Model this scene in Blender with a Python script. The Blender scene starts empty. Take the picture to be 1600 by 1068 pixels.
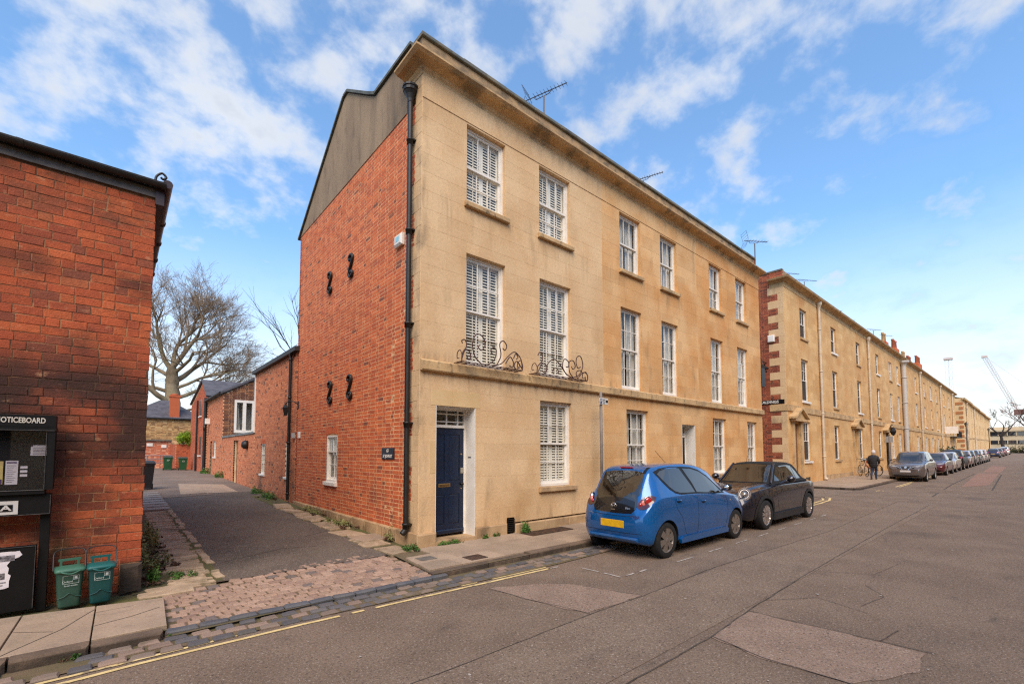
import bpy, bmesh, math, random
from mathutils import Vector, Matrix
from mathutils.bvhtree import BVHTree
R = random.Random(7)
SC = bpy.context.scene
COL = SC.collection
rad = math.radians

# ---------------------------------------------------------------- camera
CAM = Vector((-3.78667, -6.71666, 1.65924))
YAW, PIT, ROL = 0.7146, 0.0547, -0.0013
FPX, CYPX = 711.50, 666.79
_f = Vector((math.sin(YAW)*math.cos(PIT), math.cos(YAW)*math.cos(PIT), math.sin(PIT)))
_r = Vector((math.cos(YAW), -math.sin(YAW), 0)); _u = _r.cross(_f)
_r2 = _r*math.cos(ROL)+_u*math.sin(ROL); _u2 = -_r*math.sin(ROL)+_u*math.cos(ROL)
cd = bpy.data.cameras.new('camera'); cam = bpy.data.objects.new('camera', cd); COL.objects.link(cam)
cam.matrix_world = Matrix(((_r2.x, _u2.x, -_f.x, CAM.x), (_r2.y, _u2.y, -_f.y, CAM.y), (_r2.z, _u2.z, -_f.z, CAM.z), (0, 0, 0, 1)))
cd.sensor_fit = 'HORIZONTAL'; cd.sensor_width = 36; cd.lens = 36*FPX/1600
cd.shift_y = (CYPX-534)/1600
cd.clip_start = .05; cd.clip_end = 4000
SC.camera = cam

# ---------------------------------------------------------------- sky, sun, exposure
SUN_EL, SUN_AZ = rad(48), rad(222)       # azimuth measured clockwise from +y
SKY_STRENGTH, SUN_STRENGTH, EXPOSURE = .10, 1.5, 1.3
w = bpy.data.worlds.new('World'); SC.world = w; w.use_nodes = True
nt = w.node_tree; nt.nodes.clear()
def N(nt, t, **k):
    n = nt.nodes.new(t)
    for a, b in k.items():
        if a.startswith('i_'): n.inputs[a[2:].replace('_', ' ')].default_value = b
        else: setattr(n, a, b)
    return n
def L(nt, a, b): nt.links.new(a, b)
def math_n(nt, op, a, b=None, clamp=False):
    n = nt.nodes.new('ShaderNodeMath'); n.operation = op; n.use_clamp = clamp
    for i, v in enumerate((a, b)):
        if v is None: continue
        if isinstance(v, (int, float)): n.inputs[i].default_value = v
        else: nt.links.new(v, n.inputs[i])
    return n.outputs[0]
def mapr(nt, v, a, b, c=0., d=1., smooth=True):
    n = nt.nodes.new('ShaderNodeMapRange'); n.interpolation_type = 'SMOOTHSTEP' if smooth else 'LINEAR'
    nt.links.new(v, n.inputs[0])
    for i, x in zip((1, 2, 3, 4), (a, b, c, d)): n.inputs[i].default_value = x
    return n.outputs[0]
def mixc(nt, fac, a, b, mode='MIX'):
    n = nt.nodes.new('ShaderNodeMix'); n.data_type = 'RGBA'; n.blend_type = mode
    for i, v in ((0, fac), (6, a), (7, b)):
        if isinstance(v, (int, float)): n.inputs[i].default_value = v
        elif isinstance(v, tuple): n.inputs[i].default_value = v if len(v) == 4 else (*v, 1)
        else: nt.links.new(v, n.inputs[i])
    return n.outputs[2]
sky = N(nt, 'ShaderNodeTexSky', sky_type='NISHITA', sun_disc=False, sun_elevation=SUN_EL, sun_rotation=SUN_AZ)
sky.air_density = 1.0; sky.dust_density = .5; sky.ozone_density = 2.0
tc = N(nt, 'ShaderNodeTexCoord'); sep = N(nt, 'ShaderNodeSeparateXYZ'); L(nt, tc.outputs['Generated'], sep.inputs[0])
zc = math_n(nt, 'MAXIMUM', sep.outputs[2], 0.0); zd = math_n(nt, 'ADD', zc, .42)
px_ = math_n(nt, 'DIVIDE', sep.outputs[0], zd); py_ = math_n(nt, 'DIVIDE', sep.outputs[1], zd)
cmb = N(nt, 'ShaderNodeCombineXYZ'); L(nt, px_, cmb.inputs[0]); L(nt, py_, cmb.inputs[1]); cmb.inputs[2].default_value = 12.8
n1 = N(nt, 'ShaderNodeTexNoise', i_Scale=9.0, i_Detail=10.0, i_Roughness=.56, i_Distortion=.1); L(nt, cmb.outputs[0], n1.inputs['Vector'])
n2 = N(nt, 'ShaderNodeTexNoise', i_Scale=1.6, i_Detail=2.0); L(nt, cmb.outputs[0], n2.inputs['Vector'])
cl = math_n(nt, 'ADD', n1.outputs['Fac'], math_n(nt, 'MULTIPLY', math_n(nt, 'SUBTRACT', n2.outputs['Fac'], .5), .55))
cl = mapr(nt, cl, .45, .72)
hz = mapr(nt, sep.outputs[2], .0, .55, 1., 0.)
hz2 = math_n(nt, 'POWER', hz, 1.45)
fac = math_n(nt, 'MAXIMUM', math_n(nt, 'ADD', math_n(nt, 'MULTIPLY', cl, .72), .08), math_n(nt, 'MULTIPLY', hz2, .93))
bg_s = N(nt, 'ShaderNodeBackground', i_Strength=SKY_STRENGTH)
skc = N(nt, 'ShaderNodeHueSaturation', i_Hue=.496, i_Saturation=1.22, i_Value=1.22); L(nt, sky.outputs[0], skc.inputs['Color'])
L(nt, skc.outputs[0], bg_s.inputs[0])
bg_c = N(nt, 'ShaderNodeBackground', i_Strength=SKY_STRENGTH); L(nt, mixc(nt, mapr(nt, n1.outputs['Fac'], .45, .72), (4.3, 4.3, 4.25, 1), (3.35, 3.42, 3.55, 1)), bg_c.inputs[0])
mx = N(nt, 'ShaderNodeMixShader'); L(nt, fac, mx.inputs[0]); L(nt, bg_s.outputs[0], mx.inputs[1]); L(nt, bg_c.outputs[0], mx.inputs[2])
wo = N(nt, 'ShaderNodeOutputWorld'); L(nt, mx.outputs[0], wo.inputs[0])
sd = bpy.data.lights.new('sun', 'SUN'); sd.energy = SUN_STRENGTH; sd.angle = rad(45); sd.color = (1., .84, .66)
so = bpy.data.objects.new('sun', sd); COL.objects.link(so)
sdir = Vector((math.sin(SUN_AZ)*math.cos(SUN_EL), math.cos(SUN_AZ)*math.cos(SUN_EL), math.sin(SUN_EL)))
so.rotation_euler = sdir.to_track_quat('Z', 'Y').to_euler(); so.location = (-20, -30, 40)
vs = SC.view_settings; vs.view_transform = 'Standard'; vs.look = 'None'; vs.gamma = 1; vs.exposure = EXPOSURE; vs.use_curve_mapping = False
SC.render.engine = 'CYCLES'; SC.cycles.use_denoising = False; SC.cycles.sample_clamp_indirect = 6; SC.cycles.filter_width = 1.25; SC.cycles.denoiser = 'OPENIMAGEDENOISE'; SC.cycles.denoising_input_passes = 'RGB_ALBEDO_NORMAL'
SC.cycles.max_bounces = 8; SC.cycles.transparent_max_bounces = 16; SC.cycles.caustics_reflective = False; SC.cycles.caustics_refractive = False

# ---------------------------------------------------------------- materials
def lin(c):
    f = lambda v: v/12.92 if v <= .04045 else ((v+.055)/1.055)**2.4
    return tuple(f(v/255) for v in c)
MATS = {}
def mat(name, c1, c2=None, scale=3., rough=.8, bump=0., bscale=60., rnd=0., hue=None, attr=False, fine=.12, metal=0., spec=.5, coat=0., contrast=(.35, .65), stains_tints=(), stretch=(1, 1, 1), rscale=None):
    """A surface: two tones mixed by noise, fine grain, tone per piece, optional stains (colour, scale, lo, hi, amount, stretch, zlo, zhi)."""
    if name in MATS: return MATS[name]
    m = bpy.data.materials.new(name); MATS[name] = m; m.use_nodes = True; t = m.node_tree
    b = t.nodes['Principled BSDF']
    b.inputs['Roughness'].default_value = rough; b.inputs['Metallic'].default_value = metal; b.inputs['Specular IOR Level'].default_value = spec
    if coat: b.inputs['Coat Weight'].default_value = coat; b.inputs['Coat Roughness'].default_value = .03
    geo = N(t, 'ShaderNodeNewGeometry'); pos = geo.outputs['Position']
    def noise(sc, det=4., st=(1, 1, 1), rough=.55):
        mp = N(t, 'ShaderNodeMapping'); mp.inputs['Scale'].default_value = st; L(t, pos, mp.inputs['Vector'])
        n = N(t, 'ShaderNodeTexNoise', i_Scale=sc, i_Detail=det, i_Roughness=rough); L(t, mp.outputs[0], n.inputs['Vector']); return n.outputs['Fac']
    col = (*c1, 1)
    if c2: col = mixc(t, mapr(t, noise(scale, 5., stretch), *contrast), c1, c2)
    if rnd or hue:
        if attr:
            at = N(t, 'ShaderNodeAttribute', attribute_name='rnd'); rv = at.outputs['Fac']
        else:
            oi = N(t, 'ShaderNodeObjectInfo'); rv = oi.outputs['Random']
        if hue:
            rp = N(t, 'ShaderNodeValToRGB'); L(t, rv, rp.inputs[0]); rp.color_ramp.interpolation = 'CONSTANT'
            els = rp.color_ramp.elements
            for i, (p, c) in enumerate(hue):
                e = els[i] if i < 2 else els.new(p)
                e.position = p; e.color = (*c, 1)
            col = mixc(t, .75, col, rp.outputs[0]) if c2 else rp.outputs[0]
        if rnd:
            r2 = math_n(t, 'FRACT', math_n(t, 'MULTIPLY', rv, 7.31))
            col = mixc(t, 1., col, comb(t, math_n(t, 'ADD', math_n(t, 'MULTIPLY', r2, rnd), 1-rnd/2)), 'MULTIPLY')
    for s in stains_tints:
        sc_, ssc, lo, hi, amt, st = s[:6]
        fc = math_n(t, 'MULTIPLY', mapr(t, noise(ssc, 6., st), lo, hi), amt)
        if len(s) > 6:
            sp = N(t, 'ShaderNodeSeparateXYZ'); L(t, pos, sp.inputs[0])
            for (ax, a, b_) in s[6]:
                fc = math_n(t, 'MULTIPLY', fc, mapr(t, sp.outputs[ax], a, b_))
        col = mixc(t, fc, col, sc_)
    if fine:
        fn = noise(rscale or bscale, 3.)
        col = mixc(t, 1., col, comb(t, math_n(t, 'ADD', math_n(t, 'MULTIPLY', fn, fine*2), 1-fine)), 'MULTIPLY')
    if isinstance(col, tuple): b.inputs['Base Color'].default_value = col
    else: L(t, col, b.inputs['Base Color'])
    if bump:
        bp = N(t, 'ShaderNodeBump', i_Strength=bump, i_Distance=.01); L(t, noise(bscale, 5.), bp.inputs['Height']); L(t, bp.outputs[0], b.inputs['Normal'])
    return m
def comb(t, v):
    c = N(t, 'ShaderNodeCombineColor'); 
    for i in range(3): L(t, v, c.inputs[i])
    return c.outputs[0]
def glassmat(name, tint=(1, 1, 1), base=.0, refl=1.0, dark=None, mul=1.):
    if name in MATS: return MATS[name]
    m = bpy.data.materials.new(name); MATS[name] = m; m.use_nodes = True; t = m.node_tree; t.nodes.clear()
    o = N(t, 'ShaderNodeOutputMaterial'); tr = N(t, 'ShaderNodeBsdfTransparent'); tr.inputs[0].default_value = (*tint, 1)
    gl = N(t, 'ShaderNodeBsdfGlossy', i_Roughness=.02); gl.inputs[0].default_value = (refl, refl, refl, 1)
    lw = N(t, 'ShaderNodeLayerWeight', i_Blend=.5); f2 = math_n(t, 'ADD', math_n(t, 'MULTIPLY', math_n(t, 'POWER', lw.outputs['Facing'], 4.5), .9*mul), .045*mul+base, True)
    mxs = N(t, 'ShaderNodeMixShader'); L(t, f2, mxs.inputs[0])
    if dark: 
        df = N(t, 'ShaderNodeBsdfDiffuse'); df.inputs[0].default_value = (*dark, 1); L(t, df.outputs[0], mxs.inputs[1])
    else: L(t, tr.outputs[0], mxs.inputs[1])
    L(t, gl.outputs[0], mxs.inputs[2]); L(t, mxs.outputs[0], o.inputs[0])
    return m

# ---------------------------------------------------------------- mesh helpers
class MB:
    def __init__(s, xf=None): s.v = []; s.f = []; s.m = []; s.r = []; s.sm = []; s.xf = xf; s.cr = 0.
    def add(s, vs, fs, mi=0, smooth=False):
        n = len(s.v); s.v += [tuple(p) for p in vs]
        for f in fs: s.f.append([n+i for i in f]); s.m.append(mi); s.r.append(s.cr); s.sm.append(smooth)
        return s
    def box(s, x0, x1, y0, y1, z0, z1, mi=0, skip=''):
        vs = [(x0, y0, z0), (x1, y0, z0), (x1, y1, z0), (x0, y1, z0), (x0, y0, z1), (x1, y0, z1), (x1, y1, z1), (x0, y1, z1)]
        F = {'b': (0, 3, 2, 1), 't': (4, 5, 6, 7), 'f': (0, 1, 5, 4), 'r': (1, 2, 6, 5), 'k': (2, 3, 7, 6), 'l': (3, 0, 4, 7)}
        return s.add(vs, [F[k] for k in F if k not in skip], mi)
    def cbox(s, x0, x1, y0, y1, z0, z1, c=.003, mi=0, jit=0., rr=None):
        """box whose -y face is chamfered (and may be uneven)"""
        j = (lambda: rr.uniform(-jit, jit)) if jit else (lambda: 0.)
        vs = [(x0, y1, z0), (x1, y1, z0), (x1, y1, z1), (x0, y1, z1)]
        a = [(x0+j(), y0+c+j()*.4, z0+j()), (x1+j(), y0+c+j()*.4, z0+j()), (x1+j(), y0+c+j()*.4, z1+j()), (x0+j(), y0+c+j()*.4, z1+j())]
        b = [(x0+c*1.5+j(), y0+j()*.5, z0+c*1.5+j()), (x1-c*1.5+j(), y0+j()*.5, z0+c*1.5+j()), (x1-c*1.5+j(), y0+j()*.5, z1-c*1.5+j()), (x0+c*1.5+j(), y0+j()*.5, z1-c*1.5+j())]
        fs = [(8, 9, 10, 11)]
        for i in range(4):
            k = (i+1) % 4
            fs += [(i, k, 4+k, 4+i), (4+i, 4+k, 8+k, 8+i)]
        return s.add(vs+a+b, fs, mi)
    def tube(s, pts, r, n=8, mi=0, cap=True, smooth=True):
        pts = [Vector(p) for p in pts]; rs = r if isinstance(r, (list, tuple)) else [r]*len(pts)
        t0 = (pts[1]-pts[0]).normalized(); a = t0.orthogonal().normalized(); vs = []
        for i, p in enumerate(pts):
            t = ((pts[min(i+1, len(pts)-1)]-pts[max(i-1, 0)])).normalized()
            a = (a-t*a.dot(t)); a = a.normalized() if a.length > 1e-6 else t.orthogonal().normalized(); b = t.cross(a)
            for k in range(n):
                q = 2*math.pi*k/n; vs.append(p+(a*math.cos(q)+b*math.sin(q))*rs[i])
        fs = []
        for i in range(len(pts)-1):
            for k in range(n):
                k2 = (k+1) % n; fs.append((i*n+k, i*n+k2, (i+1)*n+k2, (i+1)*n+k))
        s.add(vs, fs, mi, smooth)
        if cap and n > 2:
            e = len(pts)-1; s.add([vs[k] for k in range(n)], [tuple(range(n))[::-1]], mi); s.add([vs[e*n+k] for k in range(n)], [tuple(range(n))], mi)
        return s
    def lathe(s, prof, o, ax='z', n=20, mi=0, smooth=True, sx=1., sy=1., caps=True):
        """prof [(r, h)] about an axis through o"""
        vs = []
        for (r, h) in prof:
            for k in range(n):
                q = 2*math.pi*k/n; c, d = r*math.cos(q)*sx, r*math.sin(q)*sy
                p = {'z': (c, d, h), 'x': (h, c, d), 'y': (c, h, d)}[ax]; vs.append((o[0]+p[0], o[1]+p[1], o[2]+p[2]))
        fs = []
        for i in range(len(prof)-1):
            for k in range(n):
                k2 = (k+1) % n; f = (i*n+k, i*n+k2, (i+1)*n+k2, (i+1)*n+k); fs.append(f if ax != 'y' else f[::-1])
        if caps and prof[0][0] > 1e-5: fs.append(tuple(range(n))[::-1])
        if caps and prof[-1][0] > 1e-5: fs.append(tuple(range((len(prof)-1)*n, len(prof)*n)))
        return s.add(vs, fs, mi, smooth)
    def prism(s, poly, h0, h1, ax='z', mi=0):
        """extrude a 2-D outline: ax z: (x,y); ax y: (x,z); ax x: (y,z)"""
        P = {'z': lambda a, b, h: (a, b, h), 'y': lambda a, b, h: (a, h, b), 'x': lambda a, b, h: (h, a, b)}[ax]; n = len(poly)
        vs = [P(a, b, h0) for a, b in poly]+[P(a, b, h1) for a, b in poly]
        fs = [tuple(range(n))[::-1], tuple(range(n, 2*n))]+[(i, (i+1) % n, n+(i+1) % n, n+i) for i in range(n)]
        return s.add(vs, fs, mi)
    def data(s, name, mats, off=(0, 0, 0), recalc=True):
        me = bpy.data.meshes.new(name); o = Vector(off)
        vs = [Vector(s.xf(*p) if s.xf else p)-o for p in s.v]
        me.from_pydata(vs, [], s.f)
        for m in (mats if isinstance(mats, (list, tuple)) else [mats]): me.materials.append(m)
        me.polygons.foreach_set('material_index', s.m); me.polygons.foreach_set('use_smooth', s.sm)
        if any(s.r):
            a = me.attributes.new('rnd', 'FLOAT', 'FACE'); a.data.foreach_set('value', s.r)
        if recalc and len(s.f) < 60000:
            bm = bmesh.new(); bm.from_mesh(me); bmesh.ops.recalc_face_normals(bm, faces=bm.faces); bm.to_mesh(me); bm.free()
        me.update(); return me
    def build(s, name, mats, parent=None, at=None, recalc=True, **tags):
        """one mesh object; vertices are world coordinates, the origin goes to `at` (or the parent's origin)"""
        base = wloc(parent) if parent else Vector((0, 0, 0))
        o_ = Vector(at) if at is not None else base
        ob = bpy.data.objects.new(name, s.data(name, mats, o_, recalc)); COL.objects.link(ob)
        if parent: ob.parent = parent
        ob.location = o_-base
        return tag(ob, **tags)
def wloc(o):
    p = Vector((0, 0, 0))
    while o: p = p+o.location; o = o.parent
    return p
def tag(o, label=None, cat=None, group=None, kind=None):
    if label: o['label'] = label
    if cat: o['category'] = cat
    if group: o['group'] = group
    if kind: o['kind'] = kind
    return o
def thing(name, label, cat, loc=(0, 0, 0), group=None):
    o = bpy.data.objects.new(name, None); COL.objects.link(o); o.location = loc; o.empty_display_size = .2
    return tag(o, label, cat, group)
def setting(name, label, cat, loc):
    o = thing(name, None, None, loc); o['kind'] = 'structure'; return o
def inst(name, me, parent, loc, rz=0., **tags):
    ob = bpy.data.objects.new(name, me); COL.objects.link(ob)
    if parent: ob.parent = parent
    ob.location = Vector(loc)-(wloc(parent) if parent else Vector((0, 0, 0))); ob.rotation_euler.z = rz
    return tag(ob, **tags)
def copy_tree(o, parent=None):
    c = o.copy(); COL.objects.link(c)
    if parent: c.parent = parent
    for ch in list(o.children): copy_tree(ch, c)
    return c
def text(body, size, loc, rot, m, parent=None, extrude=.002, align='CENTER', name='lettering', sx=1., bold=0.):
    cu = bpy.data.curves.new(name, 'FONT'); cu.body = body; cu.size = size; cu.extrude = extrude; cu.align_x = align; cu.align_y = 'CENTER'; cu.offset = bold
    tmp = bpy.data.objects.new(name, cu); COL.objects.link(tmp); cu.materials.append(m); cu.resolution_u = 3
    me = bpy.data.meshes.new_from_object(tmp.evaluated_get(bpy.context.evaluated_depsgraph_get())); bpy.data.objects.remove(tmp); bpy.data.curves.remove(cu)
    ob = bpy.data.objects.new(name, me); COL.objects.link(ob); ob['kind'] = 'stuff'
    if parent: ob.parent = parent
    ob.location = Vector(loc)-(wloc(parent) if parent else Vector((0, 0, 0))); ob.rotation_euler = rot; ob.scale = (sx, 1, 1)
    return ob
FRONT = (rad(90), 0, 0); WEST = (rad(90), 0, rad(-90))     # lettering read from -y, from -x
def minus(rect, openings):
    """rectangle minus rectangles -> list of rectangles (u0,u1,z0,z1)"""
    out = [rect]
    for (a, b, c, d) in openings:
        nx = []
        for (u0, u1, z0, z1) in out:
            if a >= u1-1e-6 or b <= u0+1e-6 or c >= z1-1e-6 or d <= z0+1e-6: nx.append((u0, u1, z0, z1)); continue
            if a > u0: nx.append((u0, a, z0, z1))
            if b < u1: nx.append((b, u1, z0, z1))
            m0, m1 = max(a, u0), min(b, u1)
            if c > z0: nx.append((m0, m1, z0, c))
            if d < z1: nx.append((m0, m1, d, z1))
        out = nx
    return out
def gz(x): return max(0., min(x, 165.)-22)*.008            # the street climbs gently
def az(y): return .08+.0225*max(0., min(y, 20.))             # so does the alley
# ---------------------------------------------------------------- shared surfaces
GR = [(lin((190, 176, 162)), 62., .58, .70, .75, (1, 1, 1)), (lin((44, 40, 37)), 50., .55, .68, .75, (1, 1, 1)), (lin((150, 136, 124)), 24., .56, .70, .35, (1, 1, 1)), (lin((54, 48, 44)), 17., .56, .72, .35, (1, 1, 1))]
M_ASPH = mat('asphalt', lin((113, 94, 78)), lin((126, 106, 89)), 1.1, .9, .8, 160, fine=.5, rscale=48, stains_tints=[(lin((70, 62, 56)), .45, .55, .75, .55, (1, 1.6, 1)), (lin((72, 64, 58)), 2.2, .6, .72, .5, (.6, 1.6, 1))]+GR)
M_ASPH2 = mat('asphalt_patch_warm', lin((134, 111, 95)), lin((145, 121, 104)), 2.5, .92, .8, 160, fine=.45, rscale=55, stains_tints=GR)
M_ASPH3 = mat('asphalt_dark', lin((92, 80, 69)), lin((107, 94, 81)), .8, .9, .8, 160, fine=.5, rscale=50, stains_tints=[(lin((44, 40, 36)), .35, .5, .7, .6, (1, 1, 1)), (lin((96, 92, 60)), .7, .6, .75, .3, (1, 1, 1))]+GR)
M_ASPH4 = mat('asphalt_smooth', lin((117, 98, 82)), lin((126, 107, 90)), 1.6, .9, .7, 160, fine=.45, rscale=52, stains_tints=[(lin((80, 70, 62)), 1.2, .58, .75, .5, (.5, 1.6, 1))]+GR)
M_RED = mat('asphalt_patch_red', lin((134, 104, 90)), lin((144, 112, 97)), 1.5, .92, .6, 240, fine=.25)
M_CRACK = mat('tar_seam', lin((58, 51, 46)), lin((88, 78, 69)), 9., .85, fine=.5, rscale=40)
M_FLAG = mat('flagstone', lin((148, 128, 108)), lin((164, 142, 120)), 2.2, .85, .35, 90, rnd=.22, fine=.3, rscale=40, stains_tints=[(lin((96, 88, 70)), 1.1, .55, .75, .45, (1, 1, 1)), (lin((120, 104, 92)), 6., .55, .7, .3, (1, 1, 1))])
M_KERB = mat('kerbstone', lin((116, 97, 80)), lin((98, 81, 67)), 3., .85, .5, 90, rnd=.2, fine=.4, rscale=35, stains_tints=[(lin((60, 54, 44)), 2., .5, .7, .6, (1, 1, 1)), (lin((50, 43, 36)), 5., .2, .55, .8, (1, 1, 1), ((2, .095, .06),))])  # last entry is a height mask: kerb colour darkens below its top edge
M_SETT = mat('pink_sett', lin((162, 133, 113)), lin((144, 118, 101)), 9., .8, .6, 120, rnd=.22, hue=[(0, lin((160, 131, 111))), (.4, lin((170, 141, 121))), (.72, lin((146, 118, 102))), (.95, lin((100, 94, 92)))], fine=.4, rscale=38, stains_tints=[(lin((110, 92, 76)), 1.2, .56, .72, .4, (1, 1, 1))])
M_SETT2 = mat('gutter_sett', lin((120, 104, 92)), lin((96, 86, 78)), 9., .75, .6, 120, rnd=.3, hue=[(0, lin((84, 84, 88))), (.35, lin((130, 112, 98))), (.6, lin((96, 94, 94))), (.8, lin((146, 122, 106)))], fine=.22, stains_tints=[(lin((70, 66, 44)), 3., .58, .72, .5, (1, 1, 1))])
M_SETT3 = mat('dark_kerb_sett', lin((82, 84, 90)), lin((96, 94, 94)), 6., .7, .5, 120, rnd=.25, fine=.2)
M_SOIL = mat('soil_joint', lin((112, 94, 70)), lin((94, 86, 56)), 4., .95, .8, 130, fine=.3)
M_MOSS = mat('moss_soil', lin((84, 76, 52)), lin((92, 92, 44)), 3., .95, .8, 130, fine=.3)
M_CONC = mat('alley_concrete', lin((126, 110, 97)), lin((110, 96, 85)), .8, .9, .5, 160, fine=.2, stains_tints=[(lin((104, 92, 82)), .5, .5, .68, .6, (1, 1, 1))])
M_YEL = mat('yellow_line_paint', lin((226, 200, 140)), lin((206, 180, 122)), 6., .8, .4, 200, fine=.18, stains_tints=[(lin((110, 98, 84)), 7., .56, .66, .8, (1, 1, 1))])
M_WHITE = mat('white_line_paint', lin((184, 174, 164)), lin((160, 150, 141)), 8., .8, .4, 200, fine=.15, stains_tints=[(lin((106, 96, 88)), 9., .55, .66, .85, (1, 1, 1))])
M_IRON = mat('rusty_iron', lin((66, 50, 42)), lin((88, 64, 48)), 8., .7, .5, 120, fine=.25)
M_EARTH = mat('earth', lin((92, 88, 70)), lin((80, 84, 60)), .2, .95)

# ---------------------------------------------------------------- ground, road, alley, pavements
def strip_xs(x0, x1, st): 
    n = max(1, int(math.ceil((x1-x0)/st))); return [x0+(x1-x0)*i/n for i in range(n+1)]
def sheet(name, x0, x1, y0, y1, off, m, zf=None, st=4., parent=None, **tags):
    zf = zf or (lambda x, y: gz(x)); mb = MB(); xs = strip_xs(x0, x1, st); ys = strip_xs(y0, y1, st if zf else y1-y0)
    vs = [(x, y, zf(x, y)+off) for x in xs for y in ys]; n = len(ys)
    mb.add(vs, [(i*n+j, (i+1)*n+j, (i+1)*n+j+1, i*n+j+1) for i in range(len(xs)-1) for j in range(n-1)])
    return mb.build(name, m, parent, recalc=False, **tags)
def polysheet(name, poly, off, m, zf=None, parent=None, **tags):
    zf = zf or (lambda x, y: gz(x)); mb = MB(); mb.add([(x, y, zf(x, y)+off) for x, y in poly], [tuple(range(len(poly)))])
    ob = mb.build(name, m, parent, recalc=False, **tags)
    if ob.data.polygons[0].normal.z < 0: ob.data.flip_normals()
    return ob
def ribbon(mb, pts, wd, off, zf=None, jit=.0, rr=R, gap=None):
    """thin strip on the ground along pts with an uneven edge"""
    zf = zf or (lambda x, y: gz(x)); P = []
    for (a, b) in zip(pts[:-1], pts[1:]):
        d = math.dist(a, b); n = max(1, int(d/.12)) if jit else max(1, int(d/4))
        P += [(a[0]+(b[0]-a[0])*i/n, a[1]+(b[1]-a[1])*i/n) for i in range(n)]
    P.append(pts[-1]); vs = []
    for i, p in enumerate(P):
        q, r0 = P[min(i+1, len(P)-1)], P[max(i-1, 0)]
        d = Vector((q[0]-r0[0], q[1]-r0[1])); d = d.normalized() if d.length else Vector((1, 0)); nn = Vector((-d.y, d.x))
        o = rr.uniform(-jit, jit); w0 = wd/2*rr.uniform(1-8*jit, 1+8*jit) if jit else wd/2; w1 = wd/2*rr.uniform(1-8*jit, 1+8*jit) if jit else wd/2
        for s_ in (w0+o, -w1+o): x, y = p[0]+nn.x*s_, p[1]+nn.y*s_; vs.append((x, y, zf(x, y)+off))
    fs = [(2*i, 2*i+1, 2*i+3, 2*i+2) for i in range(len(P)-1) if not (gap and rr.random() < gap)]
    mb.add(vs, fs)
sheet('ground', -300, 700, -300, 400, -.45, M_EARTH, st=50, kind='structure')
sheet('road', -40, 240, -14, -1.5, 0., M_ASPH, st=6, kind='structure')
RD = []
def rag(poly, q=random.Random(17), st=.12, a=.014):
    out = []
    for i, p in enumerate(poly):
        n_ = poly[(i+1) % len(poly)]; k = max(1, int(math.dist(p, n_)/st)); out += [(p[0]+(n_[0]-p[0])*j/k+q.gauss(0, a), p[1]+(n_[1]-p[1])*j/k+q.gauss(0, a)) for j in range(k)]
    return out
def road_patch(poly, m, lab=None): poly = rag(poly) if poly[0][0] < 10 else poly; RD.append(polysheet('road_patch', poly, .004, m, kind='structure'))
# smooth band down the middle of the road, resurfaced squares
sheet('road_patch', -12, 15.8, -4.62, -3.66, .004, M_ASPH4, kind='structure', st=6)
road_patch([(-.30, -2.24), (.33, -2.55), (.60, -2.80), (.86, -3.655), (-.05, -3.62), (-.22, -2.95)], M_ASPH2)
road_patch([(1.24, -4.68), (.31, -4.73), (.18, -5.2), (.24, -5.77), (.84, -6.06), (1.29, -6.03), (1.32, -5.76)], M_ASPH2)
road_patch([(25.6, -4.35), (27.8, -5.15), (42, -4.92), (41, -3.95)], M_RED)
road_patch([(43, -4.05), (43.6, -4.95), (57, -4.85), (58, -3.85)], M_RED)
cr = MB()
rr = random.Random(3)
for pts, wd in (([(-6, -3.72), (-1.85, -3.71), (-.05, -3.645), (.9, -3.665), (2.75, -3.6), (7.5, -3.8), (15.8, -3.6)], .009),
                ([(-3, -4.75), (-.95, -4.72), (.31, -4.73), (1.24, -4.665), (3.15, -4.6), (8.7, -4.5), (15.4, -4.45)], .013),
                ([(1.25, -4.67), (1.28, -5.2), (1.32, -5.75), (1.34, -6.1)], .011), ([(.31, -4.74), (.2, -5.2), (.24, -5.8)], .008),
                ([(1.33, -5.75), (1.75, -5.8)], .009), ([(1.75, -4.66), (2.3, -5.0), (2.1, -5.5)], .007), ([(15.8, -3.6), (15.7, -4.4)], .02), ([(2.3, -5.4), (2.9, -5.5), (3.3, -5.25)], .006),
                ([(3.6, -4.6), (4.0, -5.2), (5.0, -5.3)], .005), ([(-.05, -3.63), (-.22, -2.9), (-.3, -2.25)], .006), ([(.86, -3.65), (.6, -2.8)], .005),
                ([(19, -4.1), (27, -3.9), (40, -3.85)], .05), ([(24, -5.4), (40, -5.1)], .05)):
    ribbon(cr, pts, wd, .008, jit=.006 if wd < .04 else .012, rr=rr)
cr.build('road_crack', M_CRACK, kind='structure')
# chewing-gum and stone flecks
fl = MB()
for i in range(90):
    x, y = rr.uniform(-3.3, 7), rr.uniform(-6.2, -2.2); s_ = rr.uniform(.004, .011)*(1.6 if rr.random() < .15 else 1)
    fl.add([(x+s_*math.cos(k*1.05)*rr.uniform(.7, 1.2), y+s_*math.sin(k*1.05)*rr.uniform(.7, 1.2), .0095) for k in range(6)], [tuple(range(6))])
fl.build('road_fleck', mat('pale_fleck', lin((176, 164, 152)), fine=.1), kind='structure')
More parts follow.
